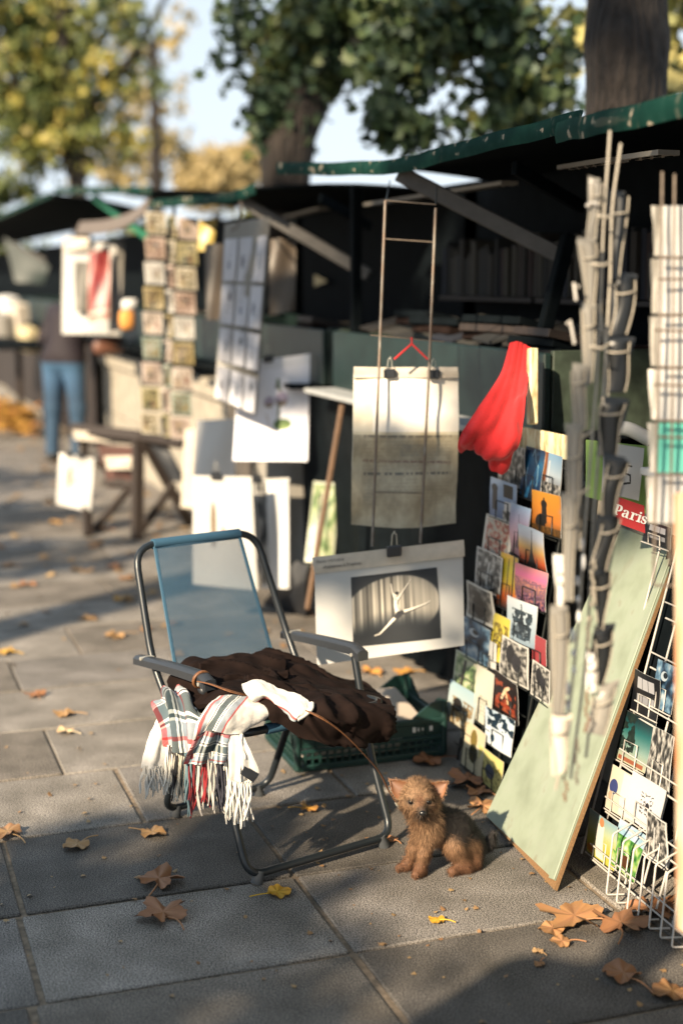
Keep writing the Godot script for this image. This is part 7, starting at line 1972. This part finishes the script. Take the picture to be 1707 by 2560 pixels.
func leaves() -> void:
	var br0 := Color(0.27, 0.13, 0.06)
	var br1 := Color(0.19, 0.08, 0.032)
	var tn0 := Color(0.34, 0.21, 0.095)
	var tn1 := Color(0.26, 0.14, 0.05)
	var ye0 := Color(0.46, 0.27, 0.02)
	var ye1 := Color(0.38, 0.19, 0.015)
	var list := [
		[Vector2(0.724, -3.522), 0.17, 0.3, 0, br0, br1, "large pinkish brown lobed leaf on the front slab, below a similar leaf"],
		[Vector2(0.758, -3.738), 0.155, -0.5, 0, br0, br1, "brown lobed leaf lying across the joint left of the chair's front foot"],
		[Vector2(1.051, -3.557), 0.09, -1.6, 1, ye0, ye1, "bright yellow leaf with a long stalk in front of the chair's front foot"],
		[Vector2(0.583, -4.078), 0.10, 2.2, 1, tn0, tn1, "tan leaf on the dark slab at the left"],
		[Vector2(0.814, -4.095), 0.10, -2.4, 1, tn0, tn1, "tan leaf with a stalk near the rear left chair foot"],
		[Vector2(0.396, -4.240), 0.12, 0.4, 1, tn0, br1, "brown leaf cut by the left frame edge"],
		[Vector2(1.325, -4.131), 0.075, -2.1, 1, ye1, br1, "yellow leaf with a stalk under the chair"],
		[Vector2(1.404, -3.257), 0.055, 0.9, 1, ye0, ye1, "small yellow leaf in front of the puppy"],
		[Vector2(1.744, -3.139), 0.20, 0.9, 0, br0, tn1, "largest curled brown leaf at the lower right"],
		[Vector2(1.842, -3.067), 0.17, -0.6, 0, br0, br1, "brown leaf touching the largest curled leaf, on its right"],
		[Vector2(1.664, -3.108), 0.09, 2.0, 1, br0, tn1, "small brown leaf left of the largest curled leaf"],
		[Vector2(1.710, -2.829), 0.12, 0.2, 1, br0, br1, "brown leaf inside the round shadow at the lower right"],
		[Vector2(1.777, -2.717), 0.11, 1.4, 1, tn1, br1, "dull leaf at the right end of the round shadow"],
		[Vector2(1.911, -4.188), 0.16, 1.9, 0, br1, br1, "brown leaf behind the puppy's right ear"],
		[Vector2(1.907, -4.093), 0.10, 0.6, 0, br0, br1, "leaf at the foot of the postcard rack"],
		[Vector2(1.859, -3.961), 0.13, -0.9, 0, br0, tn1, "pinkish leaf between the puppy and the green board"],
		[Vector2(0.979, -4.530), 0.08, 0.2, 1, ye1, tn1, "yellowish leaf behind the scarf fringe"],
		[Vector2(0.741, -5.400), 0.10, 1.2, 1, tn0, tn1, "curled tan leaf on the sunlit slab left of the scarf"],
		[Vector2(0.714, -5.182), 0.08, 0.7, 1, Color(0.5, 0.4, 0.25), tn0, "small pale leaf below the curled tan leaf"],
		[Vector2(0.666, -5.693), 0.10, 0.1, 0, br0, br1, "brown leaf on the sunlit slabs at the far left"],
		[Vector2(0.627, -6.430), 0.11, 0.8, 1, ye0, tn0, "yellow leaf at the left edge in the sun"],
		[Vector2(1.155, -6.567), 0.12, 1.7, 1, tn0, tn1, "pale yellow leaf left of the chair back"],
		[Vector2(1.086, -6.942), 0.11, 0.4, 0, tn0, tn1, "tan leaf at the edge of the long shadow"],
		[Vector2(1.334, -7.331), 0.13, 2.1, 1, tn0, ye1, "tan leaf left of the upper chair back"],
		[Vector2(0.899, -7.861), 0.12, 0.5, 0, br0, br1, "brown leaf before the long shadow at the left"],
		[Vector2(1.432, -8.171), 0.13, -0.4, 0, br0, br1, "orange brown leaf left of the chair's top corner"],
		[Vector2(1.218, -8.165), 0.10, 0.2, 1, tn0, tn1, "small tan leaf between the brown leaves at mid left"],
		[Vector2(1.334, -9.844), 0.13, 1.1, 1, tn0, ye1, "yellowish leaf below the stool's white sheet"],
		[Vector2(1.467, -8.981), 0.12, 0.2, 0, tn0, br0, "leaf in front of the folding stool"],
		[Vector2(1.603, -9.476), 0.10, 0.9, 1, br0, tn1, "leaf between the folding stool's feet"],
		[Vector2(0.857, -8.453), 0.10, 0.9, 1, br0, tn1, "brown leaf at the left edge, mid distance"],
		[Vector2(2.071, -5.560), 0.13, 0.2, 0, Color(0.5, 0.24, 0.04), br0, "orange leaf under the dance photograph"],
		[Vector2(2.212, -5.518), 0.11, 1.3, 1, Color(0.5, 0.26, 0.04), br0, "small orange leaf right of the one under the photograph"],
		[Vector2(1.867, -4.425), 0.13, 1.6, 1, br1, br1, "flat dark leaf along the foot of the crate"],
		[Vector2(1.488, -3.809), 0.05, 0.3, 1, br0, br1, "tiny brown scrap of leaf by the chair's right foot"],
		[Vector2(1.655, -3.038), 0.07, 1.2, 1, br0, tn1, "thin scrap below the largest curled leaf"],
		[Vector2(1.573, -3.011), 0.035, 0.3, 1, tn0, tn0, "tiny pale leaf scrap on the front slab"],
		[Vector2(1.547, -2.952), 0.035, 2.3, 1, br0, tn1, "tiny brown leaf scrap, lowest of two on the front slab"],
		[Vector2(1.963, -3.126), 0.14, 2.3, 0, br0, br1, "brown leaf under the white rack's feet"],
		[Vector2(2.028, -3.132), 0.12, 0.3, 0, br1, br1, "brown leaf behind the white rack's feet"],
		[Vector2(2.141, -6.713), 0.12, 0.3, 0, br0, br1, "leaf at the foot of the easel leg"],
		[Vector2(1.445, -7.855), 0.10, 2.6, 1, tn1, br1, "dull leaf in the shade beside the chair's upper left corner"]]
	var k := 0
	for l in list:
		fallen(l[6], l[0], l[1], l[2], l[3], l[4], l[5], 100 + k)
		k += 1
	# crumbs and scraps too small to count
	rng.seed = 77
	var mm := MultiMesh.new()
	mm.transform_format = MultiMesh.TRANSFORM_3D; mm.use_colors = true; mm.mesh = leaf_mesh(); mm.instance_count = 520
	for i in 520:
		var z := rng.randf_range(-15.0, -2.5) if i < 300 else rng.randf_range(-5.0, -2.6)
		var x := rng.randf_range(0.1, 2.2) if i < 420 else rng.randf_range(1.2, 2.2)
		var s := rng.randf_range(0.006, 0.022) if i >= 300 or z > -6 else rng.randf_range(0.02, 0.09)
		mm.set_instance_transform(i, Transform3D(Basis.from_euler(Vector3(-PI / 2 + rng.randfn() * 0.25, rng.randf() * TAU, 0)).scaled(Vector3.ONE * s), Vector3(x, 0.002 + s * 0.2, z)))
		mm.set_instance_color(i, Color(0.2, 0.10, 0.04).lerp(Color(0.3, 0.2, 0.09), rng.randf()))
	var o := MultiMeshInstance3D.new()
	o.name = "leaf_scraps"; o.multimesh = mm; o.material_override = M.fallen
	add_child(o)
	tag(o, "scattered crumbs and scraps of dry leaf over the pavement", "leaf scraps")
	o.set_meta("kind", "stuff")

func _ready() -> void:
	# camera
	var cam := Camera3D.new()
	cam.name = "camera"
	cam.position = Vector3(0, 1.68, 0)
	cam.rotation_degrees = Vector3(-9.317, -19.2, 0)
	var at := CameraAttributesPhysical.new()
	at.frustum_focal_length = 33.33
	at.frustum_focus_distance = 4.0
	at.frustum_near = 0.05
	at.frustum_far = 1000.0
	at.exposure_aperture = 0.86
	cam.attributes = at
	cam.fov = 39.6
	cam.near = 0.05
	cam.far = 1000.0
	add_child(cam)
	# sky, sun and exposure
	var env := Environment.new()
	env.background_mode = Environment.BG_SKY
	var sm := ProceduralSkyMaterial.new()
	sm.sky_top_color = Color(0.56, 0.62, 0.68)
	sm.sky_horizon_color = Color(0.69, 0.72, 0.74)
	sm.sky_curve = 0.16
	sm.ground_bottom_color = Color(0.30, 0.29, 0.27)
	sm.ground_horizon_color = Color(0.72, 0.76, 0.78)
	var sky := Sky.new()
	sky.sky_material = sm
	env.sky = sky
	env.background_energy_multiplier = 0.86
	env.tonemap_mode = Environment.TONE_MAPPER_LINEAR
	env.tonemap_exposure = 2.75
	env.sdfgi_enabled = true
	env.ssao_enabled = true
	env.ssil_enabled = true
	var we := WorldEnvironment.new()
	we.name = "environment"
	we.environment = env
	add_child(we)
	var sun := DirectionalLight3D.new()
	sun.name = "sun"
	sun.light_color = Color(1.0, 0.915, 0.79)
	sun.light_energy = 1.6
	sun.light_angular_distance = 0.9
	sun.shadow_enabled = true
	sun.sky_mode = DirectionalLight3D.SKY_MODE_LIGHT_ONLY
	add_child(sun)
	sun.look_at_from_position(Vector3.ZERO, Vector3(0.80, -0.555, -0.60))
	noise.noise_type = FastNoiseLite.TYPE_SIMPLEX_SMOOTH
	noise.fractal_octaves = 3
	make_materials()
	M.card_white = mat(lin(0.38, 0.375, 0.365), 0.6, 0, 0.08, 0.02, 0.2, 43)
	M.easel = mat(lin(0.12, 0.07, 0.04), 0.7, 0, 0.3, 0.03, 0.3, 41)
	M.teal_card = mat(lin(0.10, 0.42, 0.34), 0.5)
	M.brick_cloth = mat(lin(0.075, 0.036, 0.030), 0.9)
	M.orange = mat(lin(0.6, 0.26, 0.06), 0.7)
	M.brownbag = mat(lin(0.12, 0.05, 0.03), 0.5)
	ground()
	parapet()
	stalls()
	book_rows()
	trees()
	background()
	person(Vector3(1.90, 0, -13.2), 2.45, 0.42, "man in a dark plum jacket and blue jeans browsing the third stall", Color(0.009, 0.0065, 0.009), Color(0.018, 0.045, 0.085))
	person(Vector3(-0.47, 0, -1.22), -0.9, 0.0, "person standing left of the viewer whose head shadow falls at the lower right", Color(0.05, 0.05, 0.06), Color(0.03, 0.04, 0.07))
	hangings()
	postcard_rack()
	white_rack()
	right_side()
	crate()
	chair()
	coat()
	scarf()
	leash()
	dog()
	leaves()
